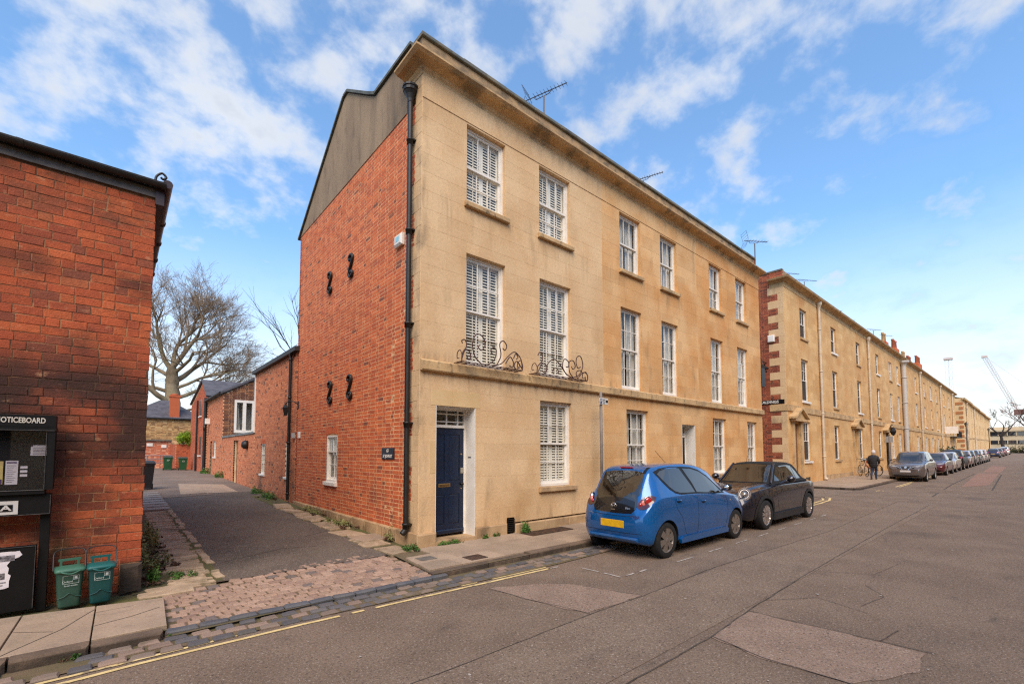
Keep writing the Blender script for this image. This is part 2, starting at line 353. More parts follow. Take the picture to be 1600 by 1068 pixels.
# painted lines
yl = MB()
ribbon(yl, [(-14, -2.20), (-4.9, -2.11), (-3.6, -2.02), (-2.4, -2.0), (-1., -2.03), (.94, -2.09)], .045, .006, jit=.003, rr=rr, gap=.03)
ribbon(yl, [(-14, -2.06), (-4.9, -1.99), (-3.6, -1.92), (-2.9, -1.89)], .04, .006, jit=.003, rr=rr, gap=.04)
ribbon(yl, [(-2.9, -1.89), (-1.8, -1.90)], .022, .006, jit=.003, rr=rr, gap=.6)
ribbon(yl, [(-.5, -1.96), (.94, -2.005)], .035, .006, jit=.003, rr=rr, gap=.1)
yl.build('yellow_line', M_YEL, kind='structure')
yl = MB()
loop = [(14.2, -.6), (14.9, -.75), (15.5, -1.05), (15.8, -1.45), (15.5, -1.8), (14.6, -2.0), (13.2, -2.08), (11.8, -2.1)]
ribbon(yl, loop, .07, .006, jit=.004, rr=rr); ribbon(yl, [(x-.28 if y > -1.9 else x, y+.17 if y < -1.2 else y-.14) for x, y in loop], .06, .006, jit=.004, rr=rr)
ribbon(yl, [(20.3, -2.2), (22, -2.32), (27, -2.30), (60, -2.2)], .06, .006, rr=rr); ribbon(yl, [(20.6, -2.36), (22, -2.47), (27, -2.42)], .05, .006, rr=rr)
yl.build('yellow_line', M_YEL, kind='structure')
wl = MB()
ribbon(wl, [(1.30, -2.36), (1.32, -2.66)], .03, .006, jit=.003, rr=rr); ribbon(wl, [(1.32, -2.75), (1.32, -3.02), ], .03, .006, jit=.003, rr=rr)
ribbon(wl, [(1.42, -3.03), (1.62, -3.03)], .03, .006, jit=.003, rr=rr); ribbon(wl, [(1.75, -3.03), (1.92, -3.03)], .03, .006, jit=.003, rr=rr); ribbon(wl, [(.9, -2.09), (1.1, -2.1)], .03, .006, jit=.003, rr=rr)
x = 2.65
while x < 10:
    ribbon(wl, [(x, -3.09+.01*(x-2)), (x+.5, -3.085+.01*(x-2))], .026, .006, jit=.003, rr=rr); x += 1.05
ribbon(wl, [(9.95, -3.0), (10.35, -3.0)], .04, .006, jit=.003, rr=rr)
ribbon(wl, [(22, -6.8), (28, -6.9)], .1, .006, jit=.003, rr=rr)
wl.build('white_line', M_WHITE, kind='structure')

# alley
sheet('alley', -2.86, -.02, -.02, 11.2, 0., M_ASPH3, lambda x, y: az(y)-.015+(.0 if y > 0 else -.0), st=1., kind='structure')
sheet('alley', -3.45, -.02, 11.2, 60, 0., M_CONC, lambda x, y: az(y)-.012, st=2., kind='structure')
for poly, m in (([(-2.2, 11.2), (-.6, 11.2), (-.55, 14.5), (-1.9, 15.6)], M_FLAG), ([(-2.9, 16), (-1.2, 16.5), (-.8, 27), (-2.9, 27)], M_ASPH4), ([(-2.86, 10.4), (-1.4, 10.7), (-1.5, 11.4), (-2.86, 11.3)], M_ASPH)):
    polysheet('alley_patch', poly, .004, m, lambda x, y: az(y)-.012, kind='structure')
ac = MB()
for pts in ([(-2.6, 1.0), (-1.7, 1.4), (-1.2, 1.25)], [(-1.1, 2.2), (-.6, 2.5)], [(-2.3, 4.5), (-1.6, 4.9)]): ribbon(ac, pts, .012, -.006, lambda x, y: az(y), jit=.006, rr=rr)
ac.build('alley_crack', M_CRACK, kind='structure')
for nm, x0, x1, y0, y1, m in (('verge_soil', -3.6, -2.72, .0, 8.6, M_MOSS), ('verge_soil', -.55, .02, -.1, 9.6, M_MOSS)):
    sheet(nm, x0, x1, y0, y1, -.012, m, lambda x, y: az(y), st=1., kind='structure')
# left verge: stones on edge
vs_ = setting('verge_paving', 'row of narrow grey stones on edge beside the alley by the left brick wall', 'paving', (-3.1, 0, .08))
def stone_mesh(lx, ly, h, seed, c=.012):
    q = random.Random(seed); mb = MB(); j = lambda a: q.uniform(-a, a); pts = []
    n = 8; out = []
    for (sx, sy) in ((-1, -1), (0, -1), (1, -1), (1, 0), (1, 1), (0, 1), (-1, 1), (-1, 0)):
        out.append((sx*lx/2*(1+j(.06)), sy*ly/2*(1+j(.10))))
    k = .9
    v0 = [(x, y, -h) for x, y in out]; v1 = [(x, y, -c+j(.002)) for x, y in out]
    t_ = (j(.006), j(.006)); v2 = [(x*(1-2.2*c/lx) if lx else x, y*(1-2.2*c/ly), j(.002)+x/lx*t_[0]+y/ly*t_[1]) for x, y in out]
    fs = [tuple(range(16, 24))]
    for i in range(8): i2 = (i+1) % 8; fs += [(i, i2, 8+i2, 8+i), (8+i, 8+i2, 16+i2, 16+i)]
    return mb.add(v0+v1+v2, fs)
M_VERGE = mat('verge_stone', lin((176, 153, 126)), lin((154, 132, 106)), 6., .85, .6, 100, rnd=.3, fine=.22, stains_tints=[(lin((86, 82, 50)), 2.5, .52, .7, .6, (1, 1, 1))])
vm = [stone_mesh(.36, .066, .08, 50+i, .008).data('verge_stone', M_VERGE) for i in range(8)]
y = .02
while y < 7.2:
    ob = inst('verge_stone', rr.choice(vm), vs_, (-3.02+rr.uniform(-.05, .03)-.0*y, y, az(y)+.012+rr.uniform(-.008, .006)), rr.uniform(-.06, .06)); ob.scale.x = rr.uniform(.85, 1.25); y += .078
em = [stone_mesh(.1, .19, .08, 90+i, .01).data('edge_stone', M_VERGE) for i in range(4)]
y = .25
while y < 9:
    if rr.random() < .86: inst('edge_stone', rr.choice(em), vs_, (-2.74+rr.uniform(-.02, .02), y, az(y)+.008), rr.uniform(-.12, .12))
    y += .215
big = [stone_mesh(.5, .2, .08, 120+i, .012).data('threshold_stone', M_VERGE) for i in range(2)]
inst('threshold_stone', big[0], vs_, (-3.22, -.02, .09), .06); inst('threshold_stone', big[1], vs_, (-3.3, -.16, .085), -.02)
pv = MB()
for i in range(8): 
    y = 7.4+i*.62; pv.box(-3.5, -2.72, y, y+.6, az(y)-.1, az(y)+.03)
pv.build('verge_slab', mat('grey_slab', lin((158, 145, 133)), lin((142, 130, 120)), 2., .85, .3, 90, rnd=.15), vs_)
# right verge of the alley: broken flags against the gable
rv = setting('broken_paving', 'worn uneven flagstones along the foot of the brick gable wall', 'paving', (-.3, 2, .1))
q = random.Random(11); y = .15
fm = [stone_mesh(.42, .5, .08, 140+i, .012).data('flag', M_VERGE) for i in range(6)]
while y < 7.2:
    ob = inst('flag', q.choice(fm), rv, (-.36+q.uniform(-.06, .02), y, az(y)+.012+q.uniform(-.008, .01)), q.uniform(-.15, .15)); ob.scale = (q.uniform(.7, 1.15), q.uniform(.6, 1.2), 1); y += .52*ob.scale.y+.04
inst('flag', stone_mesh(.5, .62, .08, 171, .01).data('flag', M_FLAG), rv, (-.27, 1.3, az(1.3)+.02), .05)

# sett crossing and gutter
polysheet('crossing_bed', [(-3.36, -.19), (-3.0, 0.0), (-2.86, .0), (-1.05, .28), (-.3, .12), (-.52, -1.5), (-3.40, -1.62)], .038, M_SOIL, lambda x, y: 0, kind='structure')
sc_ = setting('sett_crossing', 'pinkish granite setts paving the alley mouth between the two pavements', 'paving', (-2, -.8, .05))
def sett_var(lx, ly, n, m, s0, nm): return [stone_mesh(lx, ly, .07, s0+i, .012).data(nm, m) for i in range(n)]
sv = sett_var(.118, .104, 10, M_SETT, 200, 'sett')
q = random.Random(5); row = 0; y = -1.40
while y < .26:
    x = -3.32+.055*(row % 2)+q.uniform(0, .03)+(.3 if y > -.16 else 0)*(1 if y < .02 else 1.3)
    while x < (-.56 if y < -.05 else -.62-1.5*max(0, y-.02)):
        yy = y+.018*math.sin(x*1.7+row)+q.uniform(-.006, .006); t = (x+3.3)/2.8
        if yy < -.20+.45*min(1, t*1.5):
            ob = inst('sett', q.choice(sv), sc_, (x, yy, .058+q.uniform(-.004, .004)+.025*max(0, yy+.3)), q.uniform(-.07, .07)); ob.scale = (q.uniform(.84, 1.12), q.uniform(.86, 1.02), 1)
        x += .128+q.uniform(-.004, .006)
    y += .112; row += 1
kv = sett_var(.235, .10, 5, M_SETT3, 230, 'kerb_sett')
x = -3.28
while x < -.42:
    inst('kerb_sett', q.choice(kv), sc_, (x, -1.515+.012*math.sin(x*2), .062), q.uniform(-.03, .03)); x += .248
polysheet('gutter_bed', [(-8, -1.5), (3.3, -1.5), (3.3, -1.93), (1.2, -2.0), (-1.5, -1.93), (-3.6, -1.86), (-8, -1.92)], .01, M_SOIL, lambda x, y: 0, kind='structure')
gt = setting('gutter_setts', 'mixed grey and pink gutter setts in three rows beside the double yellow line', 'gutter', (-2, -1.75, .01))
gv = sett_var(.158, .092, 9, M_SETT2, 260, 'gutter_sett')
for row in range(3):
    x = -5.2+row*.07
    while x < 3.1:
        if not (x < -3.9 and q.random() < .45):
            ob = inst('gutter_sett', q.choice(gv), gt, (x, -1.635-row*.115-(.02 if x > -1 else 0)+q.uniform(-.010, .010), .032+q.uniform(-.010, .006)-.004*row), q.uniform(-.09, .09)); ob.scale.x = q.uniform(.85, 1.1)
        x += .187

# pavements
def pave_z(x): return gz(x)+.10
polysheet('pavement_bed', [(-5.6, .12), (-3.34, .12), (-3.37, -1.5), (-5.6, -1.5)], .06, M_MOSS, lambda x, y: 0, kind='structure')
lp = setting('pavement', 'pale stone pavement slabs in front of the noticeboard and green food caddies', 'pavement', (-4.3, -.9, .1))
def slab(parent, poly, z=.1, h=.1, m=None, c=.004, nm='slab'):
    mb = MB(); n = len(poly); cx, cy_ = sum(p[0] for p in poly)/n, sum(p[1] for p in poly)/n
    def sh(p, d): 
        v = Vector((p[0]-cx, p[1]-cy_)); l = v.length; return (cx+v.x*(l-d)/l, cy_+v.y*(l-d)/l)
    a = [sh(p, .003) for p in poly]; b = [sh(p, .003+c*1.6) for p in poly]
    vs = [(x, y, z-h) for x, y in a]+[(x, y, z-c) for x, y in a]+[(x, y, z) for x, y in b]
    fs = [tuple(range(2*n, 3*n))]+[(i, (i+1) % n, n+(i+1) % n, n+i) for i in range(n)]+[(n+i, n+(i+1) % n, 2*n+(i+1) % n, 2*n+i) for i in range(n)]
    mb.add(vs, fs); return mb.build(nm, m or M_FLAG, parent, at=(cx, cy_, z))
slab(lp, [(-3.885, -.36), (-3.345, -.46), (-3.385, -1.47), (-3.892, -1.47)]); slab(lp, [(-4.41, -.26), (-3.893, -.35), (-3.9, -1.47), (-4.43, -1.47)]); slab(lp, [(-5.0, -.2), (-4.42, -.25), (-4.44, -1.47), (-5.05, -1.47)])
lc = MB(); ribbon(lc, [(-4.42, -1.45), (-4.1, -1.0), (-3.9, -.5)], .008, .1025, lambda x, y: 0, jit=.003, rr=rr); ribbon(lc, [(-4.41, -.82), (-4.15, -1.02)], .006, .1025, lambda x, y: 0, jit=.003, rr=rr)
ribbon(lc, [(-3.89, -1.08), (-3.62, -.98), (-3.4, -.83)], .008, .1025, lambda x, y: 0, jit=.003, rr=rr); ribbon(lc, [(-3.89, -.62), (-3.6, -.6)], .005, .1025, lambda x, y: 0, jit=.002, rr=rr)
lc.build('slab_crack', M_CRACK, lp)
for i, (x0, x1, z1) in enumerate(((-5.9, -5.1, .1), (-5.09, -4.36, .1), (-4.35, -3.9, .1), (-3.89, -3.42, .085))): 
    mb = MB(xf=lambda a, b, c: (a, b, c)); mb.cbox(x0+.003, x1-.003, -1.60, -1.475, -.05, z1, .012, jit=.003, rr=rr); mb.build('kerbstone', M_KERB, lp)
# right pavement in front of the terrace
polysheet('pavement_bed', [(-.62, -1.5), (14.4, -1.5), (14.47, -.6), (14.47, .02), (-.05, .02), (-.5, -.1)], .075, M_SOIL, lambda x, y: 0, kind='structure')
rp = setting('pavement', 'sandstone flag pavement below the blue front door and sash windows', 'pavement', (5, -.8, .1))
rows = [(-.02, -.50, .62, .0), (-.505, -.95, .72, .3), (-.955, -1.36, .66, .1)]
grate = (2.15, 3.3, -.45, -.12)
for k, (y1, y0, wd, ph) in enumerate(rows):
    x = (-.06, -.55, -.60)[k]; first = True
    while x < 14.3:
        x2 = min(14.4, x+wd*q.uniform(.8, 1.35))
        if k == 0 and x < 2.1 < x2: x2 = 2.12
        if k == 0 and 2.1 <= x < 3.3: x = 3.32; continue
        poly = [(x, y1), (x2, y1), (x2, y0), (x, y0)]
        if first and k > 0: poly[0] = (x+.06, y1)
        slab(rp, poly, .1+q.uniform(-.002, .002)); first = False; x = x2
x = -.62
while x < 14.3:
    x2 = min(14.4, x+q.uniform(.75, 1.05)); mb = MB(); z1 = .1 if x > .3 else .075
    mb.cbox(x+.003, x2-.003, -1.50, -1.365, -.05, z1+.002, .012, jit=.003, rr=rr); mb.build('kerbstone', M_KERB, rp); x = x2
def grid_cover(label, x0, x1, y0, y1, z, nx, m=M_IRON, cat='grating'):
    t = thing('iron_grating', label, cat, ((x0+x1)/2, (y0+y1)/2, z))
    mb = MB(); mb.box(x0, x1, y0, y0+.02, z-.03, z+.004); mb.box(x0, x1, y1-.02, y1, z-.03, z+.004); mb.box(x0, x0+.02, y0+.02, y1-.02, z-.03, z+.004); mb.box(x1-.02, x1, y0+.02, y1-.02, z-.03, z+.004); mb.build('frame', m, t)
    b = MB()
    for i in range(nx): xx = x0+.03+(x1-x0-.06)*i/(nx-1); b.box(xx-.006, xx+.006, y0+.02, y1-.02, z-.02, z)
    b.build('bars', m, t); MB().box(x0+.02, x1-.02, y0+.02, y1-.02, z-.035, z-.025).build('pit', M_CRACK, t)
grid_cover('wide rusty iron grating in the pavement below the shuttered ground floor window', 2.15, 3.28, -.46, -.13, .104, 46)
grid_cover('small square iron cover set in the pavement near the kerb', .14, .43, -1.31, -1.06, .107, 14)
mc = thing('drain_cover', 'small grey metal cover set in the pavement by the sett crossing', 'cover', (-.3, -.75, .107)); MB().box(-.42, -.17, -.86, -.66, .085, .1065).build('plate', mat('grey_metal_cover', lin((108, 102, 96)), lin((92, 88, 84)), 9., .6, .5, 150), mc)
# pavement at the side street and along the second terrace
def fl(x0, x1, y0, y1): return [(x0, y1), (x1, y1), (x1, y0), (x0, y0)]
sheet('side_street', 14.6, 20.0, -1.6, 60, .006, M_ASPH4, lambda x, y: 0, st=8, kind='structure')
p2 = setting('pavement', 'brown flagged pavement running along the second terrace to the parked cars', 'pavement', (30, -.5, .1))
x = 20.3
while x < 165:
    for (y1, y0) in ((.86, .05), (.045, -.72), (-.725, -1.5)):
        if x < 40: slab(p2, [(x+.4*(x < 20.4)*(y0 < -.7), y1), (x+.95, y1), (x+.95, y0), (x+.4*(x < 20.4)*(y0 < -.7), y0)], pave_z(x)+.008+q.uniform(-.003, .003), .06)
    x += .96
    if x > 40: break
sheet('pavement_far', 20.2, 165, -1.52, .9, .10, M_FLAG, st=5, kind='structure')
mb = MB(); x = 20.4
while x < 165: mb.box(x, x+.94, -1.66, -1.525, gz(x)-.1, gz(x)+.105); x += .95
mb.box(20.0, 20.19, -1.0, .9, -.1, .104); mb.build('kerb', M_KERB, p2); MB().prism([(20.1, -1.0), (20.4, -1.52), (20.4, -1.66), (20.0, -1.2)], -.1, .1).build('kerb_corner', M_KERB, p2)
# ---------------------------------------------------------------- stone, brick, joinery
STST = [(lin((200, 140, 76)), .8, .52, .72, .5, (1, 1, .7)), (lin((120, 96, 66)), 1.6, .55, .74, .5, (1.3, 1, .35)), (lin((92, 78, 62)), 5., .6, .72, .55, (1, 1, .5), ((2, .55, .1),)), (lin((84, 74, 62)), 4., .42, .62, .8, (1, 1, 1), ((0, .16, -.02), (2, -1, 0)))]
M_ASH1 = mat('ashlar_pale', lin((220, 186, 142)), lin((210, 172, 126)), 1.1, .85, .25, 45, rnd=.09, fine=.2, rscale=22, stains_tints=[(lin((120, 98, 72)), 5., .50, .72, .28, (2.2, 1, .12), ((2, 5.3, 6.1), (2, 6.3, 6.2))), (lin((96, 86, 70)), 4., .48, .70, .30, (1.6, 1, .3), ((2, 7.75, 8.2),)), (lin((176, 132, 78)), .7, .55, .75, .5, (1, 1, .6)), (lin((126, 104, 74)), 1.7, .58, .76, .4, (1.3, 1, .35)), (lin((112, 98, 78)), 3.2, .44, .70, .55, (1.4, 1, .5), ((0, .22, .0),)), (lin((138, 110, 76)), 6., .5, .68, .5, (1, 1, .3), ((2, .8, .25),)), (lin((110, 92, 70)), 3., .46, .66, .5, (2.4, 1, .25), ((2, 2.7, 3.1), (2, 3.5, 3.2)))])
M_ASH2 = mat('ashlar_ochre', lin((220, 178, 126)), lin((208, 158, 102)), .9, .85, .25, 45, rnd=.17, fine=.2, rscale=22, stains_tints=STST[:3]+[(lin((120, 98, 72)), 5., .50, .72, .28, (2.2, 1, .12), ((2, 5.3, 6.1), (2, 6.3, 6.2))), (lin((96, 86, 70)), 4., .48, .70, .30, (1.6, 1, .3), ((2, 7.75, 8.2),)), (lin((204, 136, 66)), .5, .5, .68, .5, (1, 1, 1.2)), (lin((110, 92, 70)), 3., .46, .66, .5, (2.4, 1, .25), ((2, 2.7, 3.1), (2, 3.5, 3.2)))])
M_ASH3 = mat('ashlar_amber', lin((218, 174, 120)), lin((204, 148, 88)), .8, .85, .25, 45, rnd=.18, fine=.2, rscale=22, stains_tints=STST[:3]+[(lin((120, 98, 72)), 5., .50, .72, .28, (2.2, 1, .12), ((2, 5.3, 6.1), (2, 6.3, 6.2))), (lin((96, 86, 70)), 4., .48, .70, .30, (1.6, 1, .3), ((2, 7.75, 8.2),)), (lin((202, 132, 62)), .42, .5, .68, .55, (1, 1, 1.1))])
M_TRIM = mat('weathered_stone', lin((204, 170, 122)), lin((186, 152, 108)), 1.6, .9, .35, 60, fine=.25, rscale=25, stains_tints=[(lin((120, 108, 88)), 2.2, .48, .70, .6, (1, 1, 1)), (lin((70, 66, 58)), 8., .56, .7, .6, (1, 1, .6))])
M_COR = mat('cornice_stone', lin((212, 176, 128)), lin((196, 160, 116)), 1.6, .9, .35, 60, fine=.2, rscale=25, stains_tints=[(lin((112, 100, 80)), 2.2, .50, .70, .7, (1, 1, 1)), (lin((92, 84, 70)), 3., .44, .62, .7, (1, 1, 1), ((2, 8.425, 8.44),))])
M_CAP = mat('lichen_coping', lin((118, 110, 92)), lin((96, 98, 92)), 3., .9, .5, 70, fine=.22, stains_tints=[(lin((66, 64, 58)), 4., .5, .68, .7, (1, 1, 1))])
M_CAPW = mat('parapet_stone', lin((178, 146, 106)), lin((142, 120, 94)), 2.6, .9, .4, 60, fine=.16, stains_tints=[(lin((88, 80, 68)), 3., .48, .66, .75, (1, 1, 1.6))])
M_PLINTH = mat('plinth_stone', lin((190, 158, 118)), lin((166, 134, 98)), 2.5, .9, .4, 60, rnd=.1, fine=.14, stains_tints=[(lin((98, 84, 62)), 2.4, .54, .72, .6, (1, 1, 1))])
M_LINTEL = mat('new_stone', lin((216, 184, 136)), lin((208, 174, 124)), 2., .85, .2, 60, fine=.06)
M_JOINT = mat('lime_joint', lin((170, 138, 96)), fine=.1)
BR = [(0, lin((208, 104, 56))), (.22, lin((196, 95, 52))), (.45, lin((216, 114, 62))), (.70, lin((182, 88, 52))), (.92, lin((168, 86, 58))), (.97, lin((110, 72, 58)))]
M_BRK = mat('red_brick', lin((202, 100, 56)), lin((184, 88, 52)), 8., .9, .5, 120, rnd=.12, hue=BR, fine=.18, stains_tints=[(lin((96, 60, 46)), .9, .56, .72, .5, (1, 1, 1), ((2, 2.2, .9),)), (lin((196, 104, 52)), .6, .5, .7, .4, (1, 1, 1), ((2, 2.4, 4.),))])
M_BRKA = mat('red_brick_wall', lin((202, 100, 56)), lin((184, 88, 52)), 8., .9, .5, 120, rnd=.12, hue=BR, attr=True, fine=.18, stains_tints=[(lin((96, 60, 46)), .9, .56, .72, .5, (1, 1, 1), ((2, 2.2, .9),)), (lin((196, 104, 52)), .6, .5, .7, .4, (1, 1, 1), ((2, 2.4, 4.),))])
M_MORT = mat('lime_mortar', lin((234, 188, 140)), lin((212, 166, 122)), 5., .95, .3, 120, fine=.15)
M_REND = mat('grey_render', lin((158, 134, 106)), lin((134, 113, 90)), 1.4, .95, .5, 120, stretch=(1, 1., .4), contrast=(.25, .75), fine=.2, stains_tints=[(lin((72, 65, 56)), 1.6, .40, .72, .8, (1, 1., .25), ((1, 3.6, .6),)), (lin((84, 74, 62)), 5., .5, .75, .5, (1, 1., .3))])
M_PAINT = mat('white_joinery', lin((236, 230, 220)), lin((226, 218, 206)), 4., .45, fine=.04)
M_PAINT2 = mat('cream_louvre', lin((242, 234, 218)), None, rough=.5, fine=.03)
M_NAVY = mat('navy_door_paint', lin((20, 35, 60)), lin((17, 30, 52)), 4., .35, .05, 30, fine=.06)
M_BLACK = mat('black_paint', lin((14, 13, 13)), None, rough=.4, fine=.15)
M_CAST = mat('black_cast_iron', lin((18, 16, 15)), lin((30, 26, 23)), 6., .5, .3, 80, fine=.2)
M_BRASS = mat('worn_brass', lin((176, 140, 84)), rough=.35, metal=.8)
M_STEEL = mat('bright_steel', lin((190, 186, 178)), rough=.3, metal=.9)
M_RUST = mat('brown_wrought_iron', lin((62, 36, 30)), lin((82, 48, 38)), 12., .6, fine=.2)
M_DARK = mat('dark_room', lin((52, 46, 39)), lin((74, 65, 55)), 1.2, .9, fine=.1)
M_NET = mat('net_curtain', lin((206, 202, 194)), lin((166, 162, 154)), 5., .9, stretch=(6, 1, .3), fine=.04)
M_SLATE = mat('slate', lin((88, 86, 92)), lin((70, 68, 74)), 3., .7, .4, 60, fine=.2)
M_TERRA = mat('terracotta', lin((172, 92, 58)), lin((150, 78, 52)), 4., .85, .2, 60, rnd=.2, fine=.12)
M_POTC = mat('buff_clay', lin((196, 160, 112)), lin((176, 140, 96)), 4., .85, fine=.12)
M_LEAD = mat('lead_sheet', lin((120, 122, 120)), lin((100, 102, 100)), 4., .6, .2, 40, fine=.12)
G_PANE = glassmat('window_glass', (.97, .98, .97), .0, mul=1.)

def xf_s(y0): return lambda u, d, z: (u, y0+d, z)            # wall facing -y: d goes into the wall
def xf_w(x0): return lambda u, d, z: (x0+d, u, z)            # wall facing -x
def px_size(p): return 1/(Vector(p)-CAM).length
# bricks of one wall: Flemish bond; the nearest `single` become parts, the rest one joined part
def brick_wall(parent, xf, u0, u1, z0, z1, openings, course, single, mobj, mjoin, key, proud=.0, joint=.009, sl=.215, hl=.1025, clipf=None, seed=1, bond='flemish', jit=.0015, depth=.05, chamfer=.004):
    q = random.Random(seed); rects = []; z = z0; k = 0
    while z < z1-.02:
        zt = min(z+course-joint, z1); u = u0-(0 if k % 2 == 0 else (hl+joint)*.75); i = 0
        while u < u1:
            if bond == 'flemish': l = sl if (i+k) % 2 == 0 else hl
            elif bond == 'mixed': l = (hl if i % 2 else sl) if k % 5 == 3 else sl*q.uniform(.94, 1.04) if q.random() < .84 else hl
            if bond == 'mixed' and i == 0 and k % 2: l = sl*.5
            a, b = max(u, u0), min(u+l, u1)
            if b-a > .02: 
                for r_ in (minus((a, b, z, zt), [o for o in openings if o[0] < b and o[1] > a and o[2] < zt and o[3] > z]) if openings else [(a, b, z, zt)]):
                    if r_[1]-r_[0] > .015 and r_[3]-r_[2] > .02 and (not clipf or clipf((r_[0]+r_[1])/2, (r_[2]+r_[3])/2)): rects.append(r_)
            u += l+joint; i += 1
        z += course; k += 1
    rects.sort(key=lambda r_: -key((r_[0]+r_[1])/2, (r_[2]+r_[3])/2))
    cache = {}
    for r_ in rects[:single]:
        l, h = round(r_[1]-r_[0], 3), round(r_[3]-r_[2], 3); kk = (l, h, q.randrange(5))
        if kk not in cache:
            mb = MB(xf=lambda a, b, c: tuple(Vector(xf(a, b, c))-Vector(xf(0, 0, 0)))); mb.cbox(-l/2, l/2, 0, depth, -h/2, h/2, chamfer, jit=jit, rr=q); cache[kk] = mb.data('brick', mobj)
        inst('brick', cache[kk], parent, xf((r_[0]+r_[1])/2, -proud+q.uniform(-.0015, .002), (r_[2]+r_[3])/2))
    mb = MB(xf=xf)
    for r_ in rects[single:]:
        mb.cr = .001+.998*q.random(); d = -proud+q.uniform(-.0015, .002)
        mb.box(r_[0], r_[1], d, depth, r_[2], r_[3], skip='k')
    if mb.v: mb.build('brickwork', mjoin, parent, kind='stuff')
# a sliding sash: frame, bars, a pane per light; behind it louvred shutters or curtains
def sash(parent, xf, u0, u1, z0, z1, d, cols, up, lo, split=.5, kind='net', seed=0, louvre_open=.5, panes=True, sill=True):
    q = random.Random(seed*7+3); fw = .045
    fr = MB(xf=xf)
    fr.box(u0, u0+fw, d, d+.10, z0, z1); fr.box(u1-fw, u1, d, d+.10, z0, z1); fr.box(u0+fw, u1-fw, d, d+.10, z1-fw, z1); fr.box(u0+fw, u1-fw, d-.015, d+.10, z0, z0+.05)
    a0, a1, b0, b1 = u0+fw, u1-fw, z0+.05, z1-fw; zm = b0+(b1-b0)*split
    P = []
    for (s0, s1, dd, rows) in ((zm-.016, b1, d+.022, up), (b0, zm+.016, d+.058, lo)):
        st = .034; e = .0006
        fr.box(a0+e, a0+st, dd, dd+.032, s0, s1-e); fr.box(a1-st, a1-e, dd, dd+.032, s0, s1-e); fr.box(a0+st, a1-st, dd, dd+.032, s1-.036, s1-e); fr.box(a0+st, a1-st, dd, dd+.032, s0+e, s0+(.036 if dd < d+.05 else .06))
        c0, c1, r0, r1 = a0+st, a1-st, s0+(.036 if dd < d+.05 else .06), s1-.036; cw, rh = (c1-c0)/cols, (r1-r0)/rows
        for i in range(1, cols): fr.box(c0+cw*i-.0075, c0+cw*i+.0075, dd+.002, dd+.03, r0, r1)
        for j in range(1, rows): fr.box(c0, c1, dd+.004, dd+.028, r0+rh*j-.0075, r0+rh*j+.0075)
        for i in range(cols):
            for j in range(rows): P.append((c0+cw*i+.008, c0+cw*(i+1)-.008, r0+rh*j+.008, r0+rh*(j+1)-.008, dd+.015))
    wn = fr.build('window', M_PAINT, parent, at=xf((u0+u1)/2, d, z0))
    if panes:
        for p in P: 
            mb = MB(xf=xf); t = q.uniform(-.0012, .0012); mb.add([(p[0], p[4]+t, p[2]), (p[1], p[4]-t, p[2]), (p[1], p[4]-t*.5, p[3]), (p[0], p[4]+t*.6, p[3])], [(0, 1, 2, 3)]); mb.build('pane', G_PANE, wn, at=xf((p[0]+p[1])/2, p[4], p[2]), recalc=False)
    dd = d+.105
    if kind == 'louvre':
        n = 2; pw = (a1-a0)/n; sf = MB(xf=xf); sl = None
        for i in range(n):
            e0, e1 = a0+pw*i+.002, a0+pw*(i+1)-.002
            sf.box(e0, e0+.045, dd, dd+.03, b0, b1); sf.box(e1-.045, e1, dd, dd+.03, b0, b1)
            for zz in (b0, zm-.03, b1-.06): sf.box(e0+.045, e1-.045, dd+.001, dd+.029, zz, zz+.06)
            sf.box((e0+e1)/2-.006, (e0+e1)/2+.006, dd-.03, dd-.018, b0+.08, b1-.08)
        sf.build('shutter_frame', M_PAINT2, wn)
        sw = pw-.094; z = b0+.09; tilt = 1-louvre_open
        c, s_ = math.cos(tilt*1.2), math.sin(tilt*1.2); mb = MB(xf=lambda a, b, c_: tuple(Vector(xf(a, b, c_))-Vector(xf(0, 0, 0))))
        hw = .030
        pr = [(-hw*c-.004*s_, hw*s_*-1-.004*c), (hw*c-.004*s_, hw*s_-.004*c), (hw*c+.004*s_, hw*s_+.004*c), (-hw*c+.004*s_, -hw*s_+.004*c)]
        mb.add([(-sw/2, y, zz) for y, zz in pr]+[(sw/2, y, zz) for y, zz in pr], [(0, 1, 2, 3), (7, 6, 5, 4), (0, 4, 5, 1), (1, 5, 6, 2), (2, 6, 7, 3), (3, 7, 4, 0)])
        me = mb.data('slat', M_PAINT2)
        while z < b1-.07:
            if abs(z-zm) > .045:
                for i in range(n): inst('slat', me, wn, xf(a0+pw*(i+.5), dd+.016, z))
            z += .056
    elif kind == 'net':
        g = q.uniform(.12, .3); side = q.random() < .5; mb = MB(xf=xf); segs = 36
        for (e0, e1) in ((a0-.02, a0+(a1-a0)*(.5-g/2 if side else .62-g)), (a0+(a1-a0)*(.5+g/2 if side else .62), a1+.02)):
            vs = []; 
            for i in range(segs+1):
                u = e0+(e1-e0)*i/segs; o = .02*math.sin(i*1.25+q.random()*.5)+.006*math.sin(i*3.1)
                vs += [(u, dd+.05+o, b0-.03), (u, dd+.05+o*.6, b1+.03)]
            mb.add(vs, [(2*i, 2*i+2, 2*i+3, 2*i+1) for i in range(segs)], 0, True)
        mb.build('curtain', M_NET, wn, recalc=False)
    elif kind == 'blind':
        mb = MB(xf=xf); mb.box(a0, a1, dd+.05, dd+.06, b0-.02, b1); mb.build('blind', M_NET, wn)
    return wn
